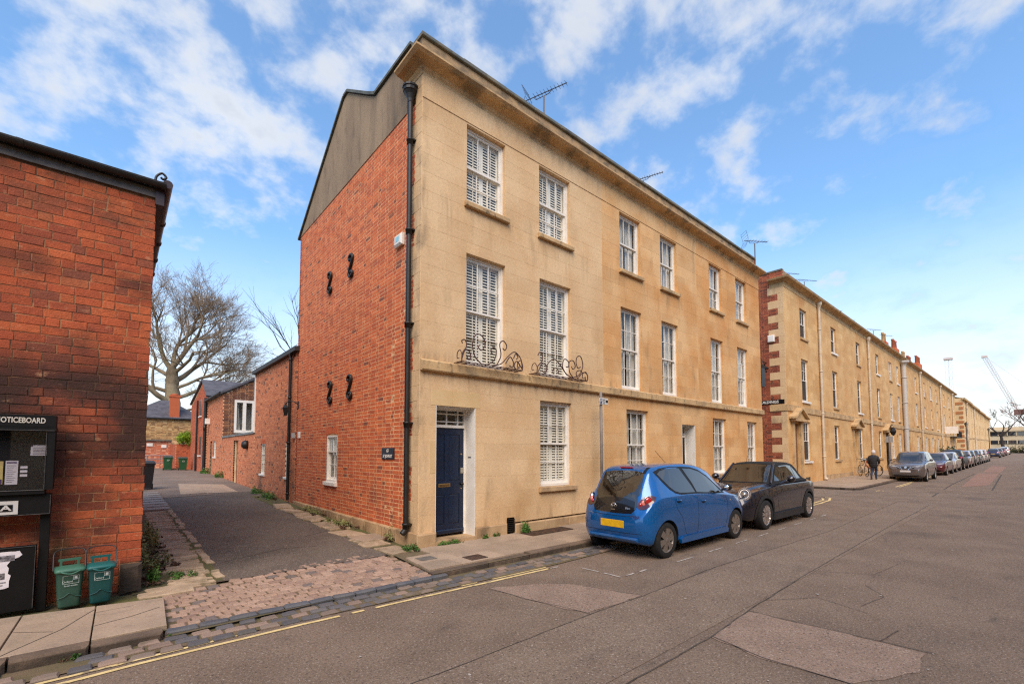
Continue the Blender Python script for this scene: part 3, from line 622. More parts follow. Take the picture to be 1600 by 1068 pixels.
def cornice(name, parent, m, x0, x1, prof, ret=None):
    """moulding extruded along x; prof [(d,z)] d outward; ret: return along the west end back to y=ret"""
    mb = MB(); n = len(prof)
    A = [(x1, -d, z) for d, z in prof]
    if ret is None: B = [(x0, -d, z) for d, z in prof]; mb.add(A+B, [(i, i+1, n+i+1, n+i) for i in range(n-1)]+[tuple(range(n)), tuple(range(n, 2*n))])
    else:
        B = [(x0-d, -d, z) for d, z in prof]; C = [(x0-d, ret, z) for d, z in prof]
        mb.add(A+B+C, [(i, i+1, n+i+1, n+i) for i in range(n-1)]+[(n+i, n+i+1, 2*n+i+1, 2*n+i) for i in range(n-1)]+[tuple(range(n)), tuple(range(2*n, 3*n))])
    return mb.build(name, m, parent)

# ---------------------------------------------------------------- the three-house terrace
ZB, ZS0, ZS1, ZF, ZT = .30, 3.03, 3.235, 7.80, 8.215
H2, S2, H1, H0 = 7.765, 6.27, 5.31, 2.722
W2 = {1: (.94, 1.873), 2: (2.816, 3.787), 3: (5.66, 6.575), 4: (7.56, 8.45), 5: (10.465, 11.34), 6: (12.43, 13.31)}
GF = {2: (2.816, 3.787), 3: (5.843, 6.82), 5: (10.485, 11.45), 6: (13.1, 13.95)}
HX = [0., 4.94, 9.62, 14.47]
houses = [thing('corner_house', 'end of terrace stone house with red brick gable, blue door and louvred shutters', 'house', (0, 0, .1)),
          thing('terrace_house', 'ochre stone terraced house behind the parking sign, with net curtains and a dark recessed door', 'house', (HX[1], 0, .1)),
          thing('terrace_house', 'amber stone terraced house at the far end of the nearest terrace, beside the side street', 'house', (HX[2], 0, .1))]
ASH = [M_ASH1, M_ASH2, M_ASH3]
q = random.Random(21)
DOOR1 = (.318, 1.155, .12, 2.46); DOOR2 = (8.55, 9.33, .2, 2.45)
ops = [(a, b, S2-.10, H2) for a, b in W2.values()]+[(a, b, ZS1, H1) for a, b in W2.values()]+[(a, b, .84, H0) for a, b in GF.values()]+[DOOR1, DOOR2]
lint = (.22, 1.255, 2.46, 2.735)
for hi in range(3):
    hs = houses[hi]; x0, x1 = HX[hi], HX[hi+1]
    def block(r_, m=None, nm='ashlar_block', proud=0., d=.14):
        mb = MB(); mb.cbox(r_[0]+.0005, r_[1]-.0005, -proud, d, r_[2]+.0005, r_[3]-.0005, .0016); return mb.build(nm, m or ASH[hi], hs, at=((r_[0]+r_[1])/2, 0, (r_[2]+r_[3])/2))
    for (za, zb_, n) in ((ZB, ZS0, 9), (ZS1, ZF, 14)):
        hgt = (zb_-za)/n
        for k in range(n):
            z0, z1 = za+hgt*k, za+hgt*(k+1); x = x0
            while x < x1-.001:
                l = q.uniform(.55, 1.05); xe = x+l
                if k % 2 and x == x0: xe = x+l*.6
                if x1-xe < .35: xe = x1
                for r_ in minus((x, xe, z0, z1), ops+[lint]):
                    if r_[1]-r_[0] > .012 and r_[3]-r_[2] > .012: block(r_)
                x = xe
    x = x0
    while x < x1-.001:      # frieze, string course
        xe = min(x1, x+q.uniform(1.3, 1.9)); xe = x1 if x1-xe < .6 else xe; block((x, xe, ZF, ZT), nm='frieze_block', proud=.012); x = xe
    x = x0
    while x < x1-.001:
        xe = min(x1, x+q.uniform(.9, 1.5)); xe = x1 if x1-xe < .5 else xe
        mb = MB(); e = .0015; mb.add([(a, -d, z) for a in (x+e, xe-e) for d, z in ((-.05, ZS0), (.07, ZS0), (.085, ZS0+.02), (.085, ZS1-.045), (.0, ZS1), (-.05, ZS1))], [(0, 1, 2, 3, 4, 5), (6, 7, 8, 9, 10, 11)]+[(i, (i+1) % 6, 6+(i+1) % 6, 6+i) for i in range(6)])
        mb.build('string_course_stone', M_TRIM, hs); x = xe
    # plinth stones
    x = x0
    while x < x1-.001:
        xe = min(x1, x+q.uniform(.7, 1.2)); xe = x1 if x1-xe < .4 else xe
        for r_ in minus((x, xe, .03, ZB-(.03 if x > 1 else 0)), [DOOR1, DOOR2, (1.90, 2.10, 0, .4)]):
            if r_[0] < .3: continue
            mb = MB(); mb.cbox(r_[0]+.002, r_[1]-.002, -.035, .12, r_[2], r_[3], .012); mb.build('plinth_stone', M_PLINTH, hs)
        x = xe
    # wall core, dark rooms, cornice, parapet
    mb = MB()
    for r_ in minus((x0, x1, .05, ZT), ops): mb.box(r_[0], r_[1], .141, .17, r_[2], r_[3])
    mb.build('wall_core', M_JOINT, hs)
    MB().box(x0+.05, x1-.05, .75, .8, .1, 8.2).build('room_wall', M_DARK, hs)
    prof = [(-.05, ZT), (.012, ZT), (.012, 8.26), (.04, 8.295), (.055, 8.33), (.10, 8.345), (.13, 8.36), (.225, 8.37), (.24, 8.38), (.28, 8.405), (.285, 8.435), (.10, 8.50), (-.05, 8.53)]
    cornice('cornice', hs, M_COR, x0 if hi else 0., x1 if hi < 2 else x1+.06, prof, None if hi else .52)
    pe = x1 if hi < 2 else x1-.25
    x = x0
    while x < pe-.001:
        xe = min(pe, x+q.uniform(1.0, 1.5)); xe = pe if pe-xe < .5 else xe
        mb = MB(); mb.cbox(x+.002, xe-.002, .02, .32, 8.532, 8.90, .004); mb.build('parapet_stone', M_CAPW, hs); x = xe
    x = x0-.03 if hi == 0 else x0
    while x < pe-.001:
        xe = min(pe, x+q.uniform(.7, 1.1)); xe = pe if pe-xe < .4 else xe
        mb = MB(); mb.cbox(x+.003, xe-.003, -.03, .36, 8.905, 8.975+q.uniform(-.006, .006), .008, jit=.003, rr=q); mb.build('coping_stone', M_CAP, hs); x = xe
    # roof behind
    mb = MB(); mb.add([(a, y, z) for a in (x0+.02, x1-.02) for y, z in ((.4, 8.6), (1.9, 8.95), (3.6, 9.98), (6.85, 7.75), (6.85, 8.0), (3.6, 10.02), (.4, 8.7))], [(0, 1, 8, 7), (1, 2, 9, 8), (2, 3, 10, 9)]); mb.build('roof', M_SLATE, hs, recalc=False)
block_l = MB(); block_l.cbox(lint[0], .66, -.004, .14, lint[2], lint[3], .002); block_l.build('lintel_stone', M_LINTEL, houses[0], at=(.4, 0, 2.6))
block_l = MB(); block_l.cbox(.663, lint[1], -.004, .14, lint[2], lint[3], .002); block_l.build('lintel_stone', M_LINTEL, houses[0], at=(1., 0, 2.6))
MB().cbox(.20, .3165, -.003, .1, 1.30, 1.86, .002).build('patch_stone', M_LINTEL, houses[0])
mb = MB(); mb.cbox(-.055, .315, -.06, .2, .02, .315, .014); mb.build('plinth_stone', M_PLINTH, houses[0], at=(.1, 0, .1))
mb = MB(); mb.box(.31, 1.17, -.05, .5, .03, .155); mb.build('door_step', M_PLINTH, houses[0])
mb = MB(); mb.box(8.5, 9.4, -.03, .5, .03, .22); mb.build('door_step', M_PLINTH, houses[1])
# windows and sills
hidx = lambda n: 0 if n < 3 else 1 if n < 5 else 2
for n, (a, b) in W2.items():
    hs = houses[hidx(n)]; kd = 'louvre' if n < 3 else 'net'; X_ = xf_s(0)
    cols = 3 if n < 5 else 3
    sash(hs, X_, a, b, S2, H2, .085, cols, 1, 2 if n in (1, 2, 5, 6) else 1, .5, kd, n, .12)
    MB().cbox(a-.06, b+.07, -.075, .10, S2-.10, S2-.006, .008).build('window_sill', M_TRIM, hs)
    sash(hs, X_, a, b, ZS1+.005, H1, .085, 3, 2, 2, .5, kd, n+10, .3)
for n, (a, b) in GF.items():
    hs = houses[hidx(n)]; sash(hs, xf_s(0), a, b, .945, H0, .085, 3, 2, 2, .5, 'louvre' if n < 3 else 'net', n+20, .4)
    MB().cbox(a-.06, b+.10, -.07, .10, .84, .94, .006).build('window_sill', M_PLINTH, hs)
# front doors
def front_door(hs, D, col, depth, ajar=False):
    a, b, z0, z1 = D; zt = z1-.36; hd = depth
    fr = MB(); fr.box(a, a+.012, .0, hd+.06, z0+.03, z1); fr.box(b-.012, b, .004, hd+.06, z0+.03, z1); fr.box(a+.012, b-.012, .02, hd+.06, z1-.012, z1)
    fr.box(a+.012, a+.05, hd, hd+.06, z0+.03, z1-.012); fr.box(b-.05, b-.012, hd, hd+.06, z0+.03, z1-.012); fr.box(a+.05, b-.05, hd-.03, hd+.06, zt, zt+.05); fr.box(a+.05, b-.05, hd, hd+.06, z1-.05, z1-.012)
    for x in (a+.05+(b-a-.1)*.17, a+.05+(b-a-.1)*.5, a+.05+(b-a-.1)*.83): fr.box(x-.009, x+.009, hd+.008, hd+.05, zt+.05, z1-.05)
    for z in (zt+.11, z1-.11): fr.box(a+.05, b-.05, hd+.01, hd+.048, z-.009, z+.009)
    f = fr.build('door_frame', M_PAINT, hs); MB().box(a+.05, b-.05, hd+.03, hd+.034, zt+.05, z1-.05).build('fanlight_pane', G_PANE, f)
    l = MB(); a2, b2, c2 = a+.052, b-.052, zt-.004; z0 += .05
    l.box(a2, b2, hd+.012, hd+.05, z0+.03, c2)
    w_ = b2-a2; cells = []
    for (u0, u1) in ((.12, .44), (.56, .88)):
        for (r0, r1) in ((.10, .38), (.50, .94)): cells.append((a2+w_*u0, a2+w_*u1, z0+(c2-z0)*r0, z0+(c2-z0)*r1))
    for r_ in minus((a2, b2, z0+.03, c2), cells): l.cbox(r_[0]-.0003, r_[1]+.0003, hd, hd+.012, r_[2], r_[3], .001)
    for c_ in cells:
        l.cbox(c_[0]+.018, c_[1]-.018, hd+.003, hd+.013, c_[2]+.018, c_[3]-.018, .005)
    l.cbox(a2+.004, b2-.004, hd-.035, hd-.0005, z0+.03, z0+.11, .012)
    d = l.build('door', col, hs, at=(a2, hd, z0))
    return d, a2, b2, hd
d, a2, b2, hd = front_door(houses[0], DOOR1, M_NAVY, .30)
mb = MB(); mb.cbox(a2+.19, a2+.44, hd-.012, hd, 1.035, 1.095, .004); mb.build('letterbox', M_BRASS, d); MB().box(a2+.215, a2+.415, hd-.018, hd-.0125, 1.05, 1.08).build('letterbox_flap', mat('dull_brass', lin((120, 92, 56)), rough=.4, metal=.7), d)
mb = MB(); mb.lathe([(.0, -.055), (.026, -.05), (.03, -.035), (.014, -.02), (.014, 0), (.024, .0)], (b2-.05, hd-.001, 1.075), 'y', 14); mb.build('door_knob', mat('dark_knob', lin((40, 36, 34)), rough=.3, metal=.6), d)
mb = MB(); mb.cbox(b2-.085, b2-.025, hd-.03, hd, 1.27, 1.37, .006); mb.build('door_lock', M_STEEL, d); MB().lathe([(.0, -.004), (.016, -.004), (.016, .004)], (b2-.05, hd-.002, 1.62), 'y', 10).build('door_lock', M_BRASS, d); MB().lathe([(.0, -.006), (.014, -.006), (.014, .004)], (b2-.05, hd-.002, .99), 'y', 10).build('door_lock', M_BRASS, d)
MB().box(DOOR1[1]-.018, DOOR1[1]-.0125, .11, .2, 1.555, 1.575).build('bell_plate', M_STEEL, houses[0])
front_door(houses[1], DOOR2, M_BLACK, .32)
# vent in the plinth
v = MB(); v.box(1.905, 2.095, .0, .03, .12, .40)
for i in range(7): v.box(1.91, 2.09, -.03, .0, .14+i*.037, .155+i*.037)
v.build('air_vent', M_CAST, houses[0])
# ---- brick gable of the corner house
CH = houses[0]; GX = xf_w(0)
GW = (3.70, 4.40, .945, 2.055); seg = [(3.70, 4.40, 2.03, 2.085)]
tee = []                                             # stone corner strip with brick teeth
z = .315; long_ = True
while z < 8.2:
    h = .52 if long_ else .58; zt_ = min(z+h, 8.21); tee.append((z, zt_, .52 if long_ else .225)); z = zt_; long_ = not long_
for (z0, z1, ln) in tee:
    n = 2 if z1-z0 > .4 else 1
    for i in range(n):
        mb = MB(xf=GX); mb.cbox(.0022, ln, -.006, .12, z0+(z1-z0)*i/n+.001, z0+(z1-z0)*(i+1)/n-.001, .003); mb.build('quoin_stone', M_ASH1, CH, at=(0, .1, z0))
bops = [(-1, ln+.008, z0, z1) for z0, z1, ln in tee]+[GW, (GW[0], GW[1], 2.055, 2.23)]
ckey = lambda u, z: px_size((0, u, z))*(.35+abs(CAM.x)/(Vector((0, u, z))-CAM).length)
brick_wall(CH, GX, .0, 6.89, .33, 7.80, bops, .0722, 300, M_BRK, M_BRKA, ckey, proud=.002, seed=4, joint=.0125, chamfer=.0015)
mb = MB(xf=GX)
for r_ in minus((.14, 6.89, .05, 7.80), [GW]): mb.box(r_[0], r_[1], .0, .13, r_[2], r_[3])
mb.build('mortar_bed', M_MORT, CH)
mb = MB(xf=GX)
for i in range(9): u = GW[0]-.02+i*.0835; mb.cr = .1+.08*(i % 5); mb.box(u, u+.075, -.01, .05, 2.06+.035*(1-((i-4)/4.5)**2), 2.225)
mb.build('window_arch', M_BRKA, CH)
gp = [(0, 7.802), (0.5, 7.802), (6.9, 7.802), (6.95, 7.75), (3.62, 9.98), (3.45, 9.98), (2.25, 9.18), (1.9, 9.0), (.36, 8.97), (.36, 8.53), (.02, 8.53), (.02, 8.22), (0, 8.22)]
mb = MB(xf=GX); mb.prism([(.50, 7.802), (6.92, 7.802), (3.62, 9.98), (3.45, 9.98), (2.25, 9.18), (1.9, 9.0), (.50, 8.97)], -.012, .14, 'y') if False else None
mb = MB(); mb.prism([(.525, 7.802), (6.90, 7.802), (3.62, 9.98), (3.42, 9.98), (2.25, 9.18), (1.9, 8.96), (.525, 8.96)], -.014, .14, 'x'); mb.build('gable_render', M_REND, CH)
mb = MB()
for (p, q_) in (((.36, 8.975), (1.9, 8.985)), ((1.9, 8.985), (2.25, 9.20)), ((2.25, 9.20), (3.42, 9.99)), ((3.42, 9.99), (3.64, 9.99)), ((3.64, 9.99), (6.96, 7.74))):
    P, Q = Vector(p), Vector(q_); d = (Q-P).normalized(); nn = Vector((-d.y, d.x)) if d.x > 0 else Vector((d.y, -d.x)); nn = nn if nn.y > 0 else -nn
    mb.prism([tuple(P), tuple(Q), tuple(Q+nn*.055), tuple(P+nn*.055)], -.06, .22, 'x')
mb.build('gable_coping', mat('dark_slate_edge', lin((72, 74, 72)), lin((92, 96, 88)), 5., .8, .4, 80, fine=.2), CH)
MB().box(.0, 14.4, 6.75, 6.89, .1, 7.75).build('rear_wall', M_BRKA, CH)
sash(CH, GX, GW[0]-.005, GW[1]+.005, GW[2]+.03, 2.055, .004, 2, 1, 2, .66, 'net', 41)
mb = MB(xf=GX); mb.cbox(GW[0]-.03, GW[1]+.06, -.06, .05, GW[2]-.06, GW[2]+.028, .006); mb.build('window_sill', M_PAINT, CH)
# stone foot of the gable
y = .12; q = random.Random(8)
while y < 6.9:
    l = q.uniform(.5, .9); ye = min(y+l, 6.9); mb = MB(xf=GX); mb.cbox(y+.003, ye-.003, -.035-.012*q.random(), .1, -.05, .325-.012*q.random(), .012, jit=.004, rr=q); mb.build('plinth_stone', M_PLINTH, CH); y = ye
# S-shaped wall ties
def scroll_pts(pts, n=8):
    """Catmull-Rom through pts"""
    P = [Vector(p) for p in pts]; P = [2*P[0]-P[1]]+P+[2*P[-1]-P[-2]]; out = []
    for i in range(1, len(P)-2):
        for k in range(n):
            t = k/n; a, b, c, d = P[i-1:i+3]
            out.append(.5*((2*b)+(c-a)*t+(2*a-5*b+4*c-d)*t*t+(3*b-a-3*c+d)*t**3))
    out.append(P[-2]); return out
S_ = [(.05, .13), (.0, .08), (.05, .02), (.12, .06), (.13, .15), (.07, .22), (-.03, .24), (-.12, .17), (-.13, .07), (-.05, -.0), (.05, -.04)]
def s_tie(y, z):
    up = [(-.005, .15), (-.04, .135), (-.066, .165), (-.058, .215), (-.01, .25), (.048, .225), (.066, .165), (.045, .09)]; pts = [(u, v) for u, v in up]+[(0, 0)]+[(-u, -v) for u, v in up[::-1]]
    mb = MB(); mb.tube([(-.035, y-u, z+v) for u, v in scroll_pts([(a*1.55, b) for a, b in pts], 6)], .030, 8); return mb.build('wall_tie', M_CAST, CH, at=(0, y, z))
for y, z in ((3.03, 5.76), (4.34, 5.75), (2.98, 3.07), (4.19, 3.07)): s_tie(y, z)
# corner downpipe with hopper
dp = MB(); xp, yp = -.085, .27
dp.tube([(xp, yp, .40), (xp, yp, 7.82)], .045, 12)
for z in (7.08, 5.47, 3.83, 2.12, .42): dp.lathe([(.045, -.05), (.056, -.045), (.056, .02), (.064, .022), (.064, .05), (.045, .055)], (xp, yp, z), 'z', 12); dp.box(xp, -.0, yp-.075, yp+.075, z+.024, z+.046)
dp.tube([(xp, yp, .42), (xp-.01, yp, .36), (xp-.07, yp-.01, .30)], .05, 12)
dpo = dp.build('downpipe', M_CAST, CH, at=(xp, yp, .3))
hp = MB(); hp.lathe([(.05, 7.8), (.06, 7.86), (.085, 7.93), (.115, 7.98), (.13, 7.99), (.13, 8.04), (.145, 8.05), (.145, 8.08), (.12, 8.08), (.11, 8.0)], (xp, yp, 0), 'z', 12, smooth=False); hp.box(xp+.02, -.002, yp-.05, yp+.05, 8.05, 8.13); hp.build('hopper', M_CAST, dpo)
# name plate, alarm box
sg = MB(xf=GX).cbox(.865, 1.365, -.022, -.008, 1.53, 1.74, .003).build('street_sign', mat('navy_enamel', lin((20, 32, 48)), rough=.35), None, at=(-.01, 1.1, 1.53), label='small dark blue sign with white lettering on the brick gable', cat='sign')
text('63', .085, (-.024, 1.115, 1.685), WEST, M_PAINT, sg, .001, bold=.002); text('ST JOHN ST', .078, (-.024, 1.115, 1.585), WEST, M_PAINT, sg, .001, sx=.92, bold=.002)
al = thing('alarm_box', 'white burglar alarm box high on the brick gable beside the downpipe', 'alarm', (0, .72, 5.4)); mb = MB(xf=GX); mb.cbox(.58, .87, -.08, -.008, 5.385, 5.60, .025); mb.build('cover', mat('alarm_plastic', lin((226, 222, 210)), rough=.4), al); MB(xf=GX).box(.66, .79, -.083, -.0805, 5.46, 5.55).build('badge', mat('pale_badge', lin((150, 200, 210)), rough=.4), al)
# wrought-iron window guards on the string course
def guard(u0, u1, flip):
    ob = MB(); W_ = u1-u0; yb, yf, zb = -.05, -.24, ZS1+.0; r = .011
    fy = lambda u: yf
    for y in (yb, yf, (yb+yf)/2): ob.tube([(u0, y, zb), (u1, y, zb)], .008, 6)
    for i in range(9): x = u0+W_*i/8; ob.tube([(x, yb, zb-.006), (x, yf, zb-.006)], .007, 5)
    root = ob.build('window_guard', M_RUST, CH, at=((u0+u1)/2, 0, zb))
    def sc(pts): 
        pts = [(1-a, b) for a, b in pts] if flip else pts
        mb = MB(); mb.tube([(u0+W_*a.x, yf, zb+a.y) for a in scroll_pts([Vector((p[0], p[1], 0)) for p in pts], 7)], r, 6); mb.build('scroll', M_RUST, root)
    A = [[(.0, .0), (.01, .14), (.07, .27), (.05, .38), (.0, .36), (.01, .31)], [(.0, .04), (.05, .2), (.12, .18), (.13, .06), (.09, .05), (.08, .1)], [(.3, .0), (.2, .12), (.16, .34), (.22, .52), (.32, .5), (.36, .36), (.3, .25), (.25, .3), (.28, .34)],
         [(.3, .0), (.42, .02), (.52, .14), (.54, .3), (.49, .34), (.45, .27), (.48, .22)], [(.55, .02), (.62, .22), (.60, .42), (.66, .5), (.72, .42), (.69, .33), (.65, .36)], [(.45, .0), (.62, .06), (.74, .22), (.86, .33), (.97, .22), (1., .0)],
         [(.7, .08), (.78, .22), (.84, .12), (.82, .03), (.77, .05)], [(1., .02), (.9, .16), (.85, .06), (.9, .0), (.95, .1), (.91, .13)], [(.84, .2), (.88, .3), (.92, .24), (.89, .2)]]
    B = [[(.0, .0), (.02, .14), (.09, .24), (.10, .38), (.05, .42), (.02, .35)], [(.02, .02), (.1, .2), (.18, .16), (.16, .02), (.1, .05)], [(.16, .0), (.2, .22), (.32, .34), (.42, .26), (.55, .08), (.68, .0)], [(.3, .02), (.3, .12), (.37, .16), (.4, .08), (.36, .05)],
         [(.56, .05), (.48, .22), (.52, .38), (.6, .34), (.6, .24), (.55, .22)], [(.7, .0), (.62, .14), (.62, .34), (.7, .38), (.74, .26), (.69, .2), (.66, .25)], [(.7, .02), (.82, .1), (.9, .3), (.86, .5), (.78, .48), (.76, .34), (.8, .24), (.85, .28)], [(.78, .02), (.76, .14), (.84, .2), (.9, .14)], [(.78, .0), (.9, .16), (.99, .14), (1., .02), (.96, .0), (.95, .08)]]
    for p in (B if flip is None else A): sc(p)
    for i, x in enumerate((u0, u1)):
        mb = MB(); mb.tube([(x, yb+.05, zb), (x, yf, zb)], .008, 6); mb.tube(scroll_pts([(x, yf, zb), (x, yf-.01, zb+.1), (x, yf+.05, zb+.2), (x, yf+.13, zb+.17), (x, yf+.14, zb+.08), (x, yf+.08, zb+.06)], 6), .0085, 6); mb.build('scroll', M_RUST, root)
guard(.68, 2.10, False); guard(2.49, 4.05, None)
# chimney pots and aerials seen over the parapet
def aerial(label, x, y, z, h, az_, ln, nel, grid=True, tilt=0., group=None, ymast=None):
    t = thing('tv_aerial', label, 'aerial', (x, y, z), group); m = mat('aluminium_mast', lin((110, 104, 100)), rough=.5, metal=.6); ma = mat('aerial_rod', lin((70, 62, 58)), rough=.5, metal=.3)
    mb = MB(); mb.tube([(x, y, z), (x, y, z+h)], .022, 8); mb.build('mast', m, t)
    c, s_ = math.cos(az_), math.sin(az_); D = Vector((c*math.cos(tilt), s_*math.cos(tilt), math.sin(tilt))); S = Vector((-s_, c, 0)); U = D.cross(S)*-1; O = Vector((x, y, z+h+.08))
    b = MB(); b.tube([O-D*ln*.45, O+D*ln*.55], .012, 6)
    arc = [O-D*ln*.25, O-D*ln*.2-Vector((0, 0, .09)), Vector((x, y, z+h)), O+D*ln*.12-Vector((0, 0, .07)), O+D*ln*.2]; b.tube(arc, .009, 5); b.build('boom', ma, t)
    e = MB()
    for i in range(nel): p = O+D*(ln*(-.22+.75*i/(nel-1))); w_ = .13-.004*i; e.tube([p-S*w_, p+S*w_], .0045, 4); e.tube([p-U*.03, p+U*.03], .004, 4)
    e.build('rods', ma, t)
    if grid:
        g = MB(); o = O-D*ln*.38
        for sg_ in (-1, 1):
            for k in range(4): p = o+U*sg_*(.05+.085*k)-D*(.0+.03*k); g.tube([p-S*.2, p+S*.2], .004, 4)
            for k in (-1, 1): g.tube([o+S*.19*k, o+U*sg_*.32-D*.1+S*.19*k], .005, 4)
        g.build('reflector', ma, t)
    return t
aerial('large tv aerial with grid reflector rising above the nearest parapet', 4.18, 1.2, 8.95, 1.82, rad(-70), 1.15, 10, tilt=.02)
aerial('long thin tv aerial just clearing the middle of the nearest parapet', 8.98, 1.4, 9.3, 1.25, rad(-70), 1.15, 12, False, tilt=.02)
aerial('forked tv aerial on a mast above the far end of the nearest terrace', 14.42, .06, 8.53, 1.1, rad(-40), .9, 7, tilt=-.05)
def chimney_pots(hs, x, y, z, n, dx=.34, h=.5, m=None, stack=True):
    if stack: MB().box(x-.3, x+dx*(n-1)+.3, y-.25, y+.25, z-1.5, z).build('chimney', M_BRKA, hs)
    for i in range(n): mb = MB(); mb.lathe([(.10, 0), (.12, .04), (.095, h*.8), (.125, h*.84), (.125, h), (.09, h), (.08, h*.6)], (x+dx*i, y, z), 'z', 10); mb.build('chimney_pot', m or M_TERRA, hs)
chimney_pots(houses[0], 3.5, 1.6, 9.2, 2, .42, .36); chimney_pots(houses[2], 14.33, .14, 8.53, 1, .4, .5, stack=False)
# ---------------------------------------------------------------- left brick building
LB = thing('brick_building', 'dark red brick building at the left with black gutter and sooty stained brickwork', 'building', (-4.5, .1, .1))
BL = [(0, lin((180, 86, 48))), (.3, lin((166, 78, 45))), (.55, lin((190, 97, 54))), (.78, lin((150, 72, 46))), (.92, lin((130, 72, 52))), (.97, lin((172, 96, 58)))]
LST = [(lin((38, 27, 23)), 1.1, .22, .56, .92, (1, 1, 1.4), ((2, 1.15, 1.7), (2, 2.95, 2.4))), (lin((206, 156, 116)), 9., .60, .74, .45, (1, 1, 1.5)), (lin((62, 40, 31)), 1.3, .46, .72, .75, (1, 1, 1.6)), (lin((104, 66, 46)), 1.8, .48, .66, .6, (1, 1, 2), ((2, 3.9, 4.4),)), (lin((84, 82, 40)), 3., .48, .66, .7, (1, 1, 1), ((2, .9, .5), (0, -3.75, -4.)))]
M_BL = mat('old_red_brick', lin((176, 86, 49)), lin((150, 72, 46)), 16., .9, .7, 60, rnd=.18, hue=BL, fine=.4, rscale=45, stains_tints=LST)
M_BLJ = mat('old_red_brick_wall', lin((170, 75, 39)), lin((144, 62, 37)), 7., .9, .7, 90, rnd=.25, hue=BL, attr=True, fine=.2, stains_tints=LST)
M_MORTL = mat('grimy_mortar', lin((176, 128, 90)), lin((108, 78, 58)), 4., .95, .6, 100, fine=.25, stains_tints=[(lin((190, 150, 106)), 5., .58, .68, .7, (1, 1, 1)), (lin((36, 28, 24)), .9, .3, .55, .8, (1, 1, 1.4), ((2, 1.15, 1.7), (2, 2.95, 2.4)))])
LX, LY = -3.53, .10
brick_wall(LB, xf_s(LY), -4.86, LX, .10, 4.70, [(LX-.19, LX+1, 0, .42)], .0935, 300, M_BL, M_BLJ, lambda u, z: u*10, joint=.0085, sl=.213, hl=.104, seed=9, bond='mixed', jit=.004, chamfer=.003, proud=.0015)
mb = MB(); mb.box(-8.5, LX-.012, LY+.004, LY+.1, .05, 4.72); mb.build('mortar_bed', M_MORTL, LB)
mb = MB(xf=lambda u, d, z: (LX-d, u, z)); rects = []
brick_wall(LB, lambda u, d, z: (LX-d, u, z), LY+.055, 9.0, .42, 4.75, [], .0935, 0, M_BL, M_BLJ, lambda u, z: -u, joint=.0085, sl=.213, hl=.104, seed=10, bond='mixed', proud=-.002)
MB().box(LX-.14, LX-.008, LY+.1, 9.0, .05, 4.76).build('side_wall_bed', M_MORTL, LB)
MB().box(-8.5, LX-.15, 8.9, 9.0, .05, 4.7).build('rear_wall', M_BLJ, LB); MB().box(-8.6, -8.5, .1, 9.0, .05, 4.7).build('far_wall', M_BLJ, LB)
mb = MB(); mb.cbox(LX-.18, LX+.02, LY-.05, LY+.25, .05, .41, .03, jit=.012, rr=R); mb.build('corner_stone', mat('blackened_stone', lin((84, 70, 58)), lin((52, 44, 38)), 5., .9, .9, 40, fine=.25), LB)
# eaves: fascia, gutter, hook; verge along the alley
M_GUT = mat('old_black_gutter', lin((24, 21, 20)), lin((38, 33, 30)), 5., .5, .3, 70, fine=.2)
MB().box(-8.6, LX+.02, LY-.03, LY+.05, 4.70, 4.80).build('fascia', mat('grey_fascia', lin((92, 84, 78)), lin((60, 54, 50)), 6., .6, fine=.15), LB)
g = MB(); n = 10; xs = (-8.6, -6.5, -5.6, -4.62, LX+.085)
for x0, x1 in zip(xs[:-1], xs[1:]):
    for rr_, o in ((.062, 0), (.055, 0)): pass
    prof = [(-.055*math.cos(math.pi*k/n), -.058*math.sin(math.pi*k/n)) for k in range(n+1)]+[(.049*math.cos(math.pi*k/n), -.052*math.sin(math.pi*k/n)) for k in range(n+1)]
    g.prism([(LY-.095+a, 4.86+b) for a, b in prof], x0, x1-.002, 'x'); g.prism([(LY-.095+a*1.12, 4.86+b*1.12) for a, b in prof], x1-.05, x1, 'x')
g.build('gutter', M_GUT, LB)
MB().box(-8.6, LX+.03, LY-.05, LY+1.2, 4.80, 4.815).build('eaves_board', M_GUT, LB)
vg = MB(); vg.prism([(LY-.04, 4.62), (9.0, 4.66), (9.0, 4.86), (LY-.04, 4.82)], LX-.01, LX+.075, 'x'); vg.tube([(LX+.1, LY-.13, 4.86), (LX+.1, 2., 4.89), (LX+.1, 9., 4.92)], .05, 10)
for y in (1.2, 2.0, 2.8, 3.6, 5.0): vg.lathe([(.05, 0), (.06, .002), (.06, .05), (.05, .052)], (LX+.1, y, 4.875), 'y', 12)
vg.build('verge_gutter', mat('plum_black_gutter', lin((50, 34, 36)), lin((62, 46, 46)), 3., .45, fine=.15), LB)
mb = MB(); mb.tube(scroll_pts([(LX-.02, LY-.1, 4.86), (LX-.01, LY-.1, 4.93), (LX+.04, LY-.1, 4.985), (LX+.08, LY-.1, 4.95), (LX+.055, LY-.1, 4.915), (LX+.03, LY-.1, 4.93)], 5), .014, 6); mb.build('gutter_hook', M_CAST, LB)
mb = MB(); mb.add([(-8.6, LY-.1, 4.83), (LX+.08, LY-.1, 4.83), (LX+.08, 5, 6.6), (-8.6, 5, 6.6), (LX+.08, 9.1, 4.9), (-8.6, 9.1, 4.9)], [(0, 1, 2, 3), (3, 2, 4, 5)]); mb.build('roof', M_SLATE, LB, recalc=False)
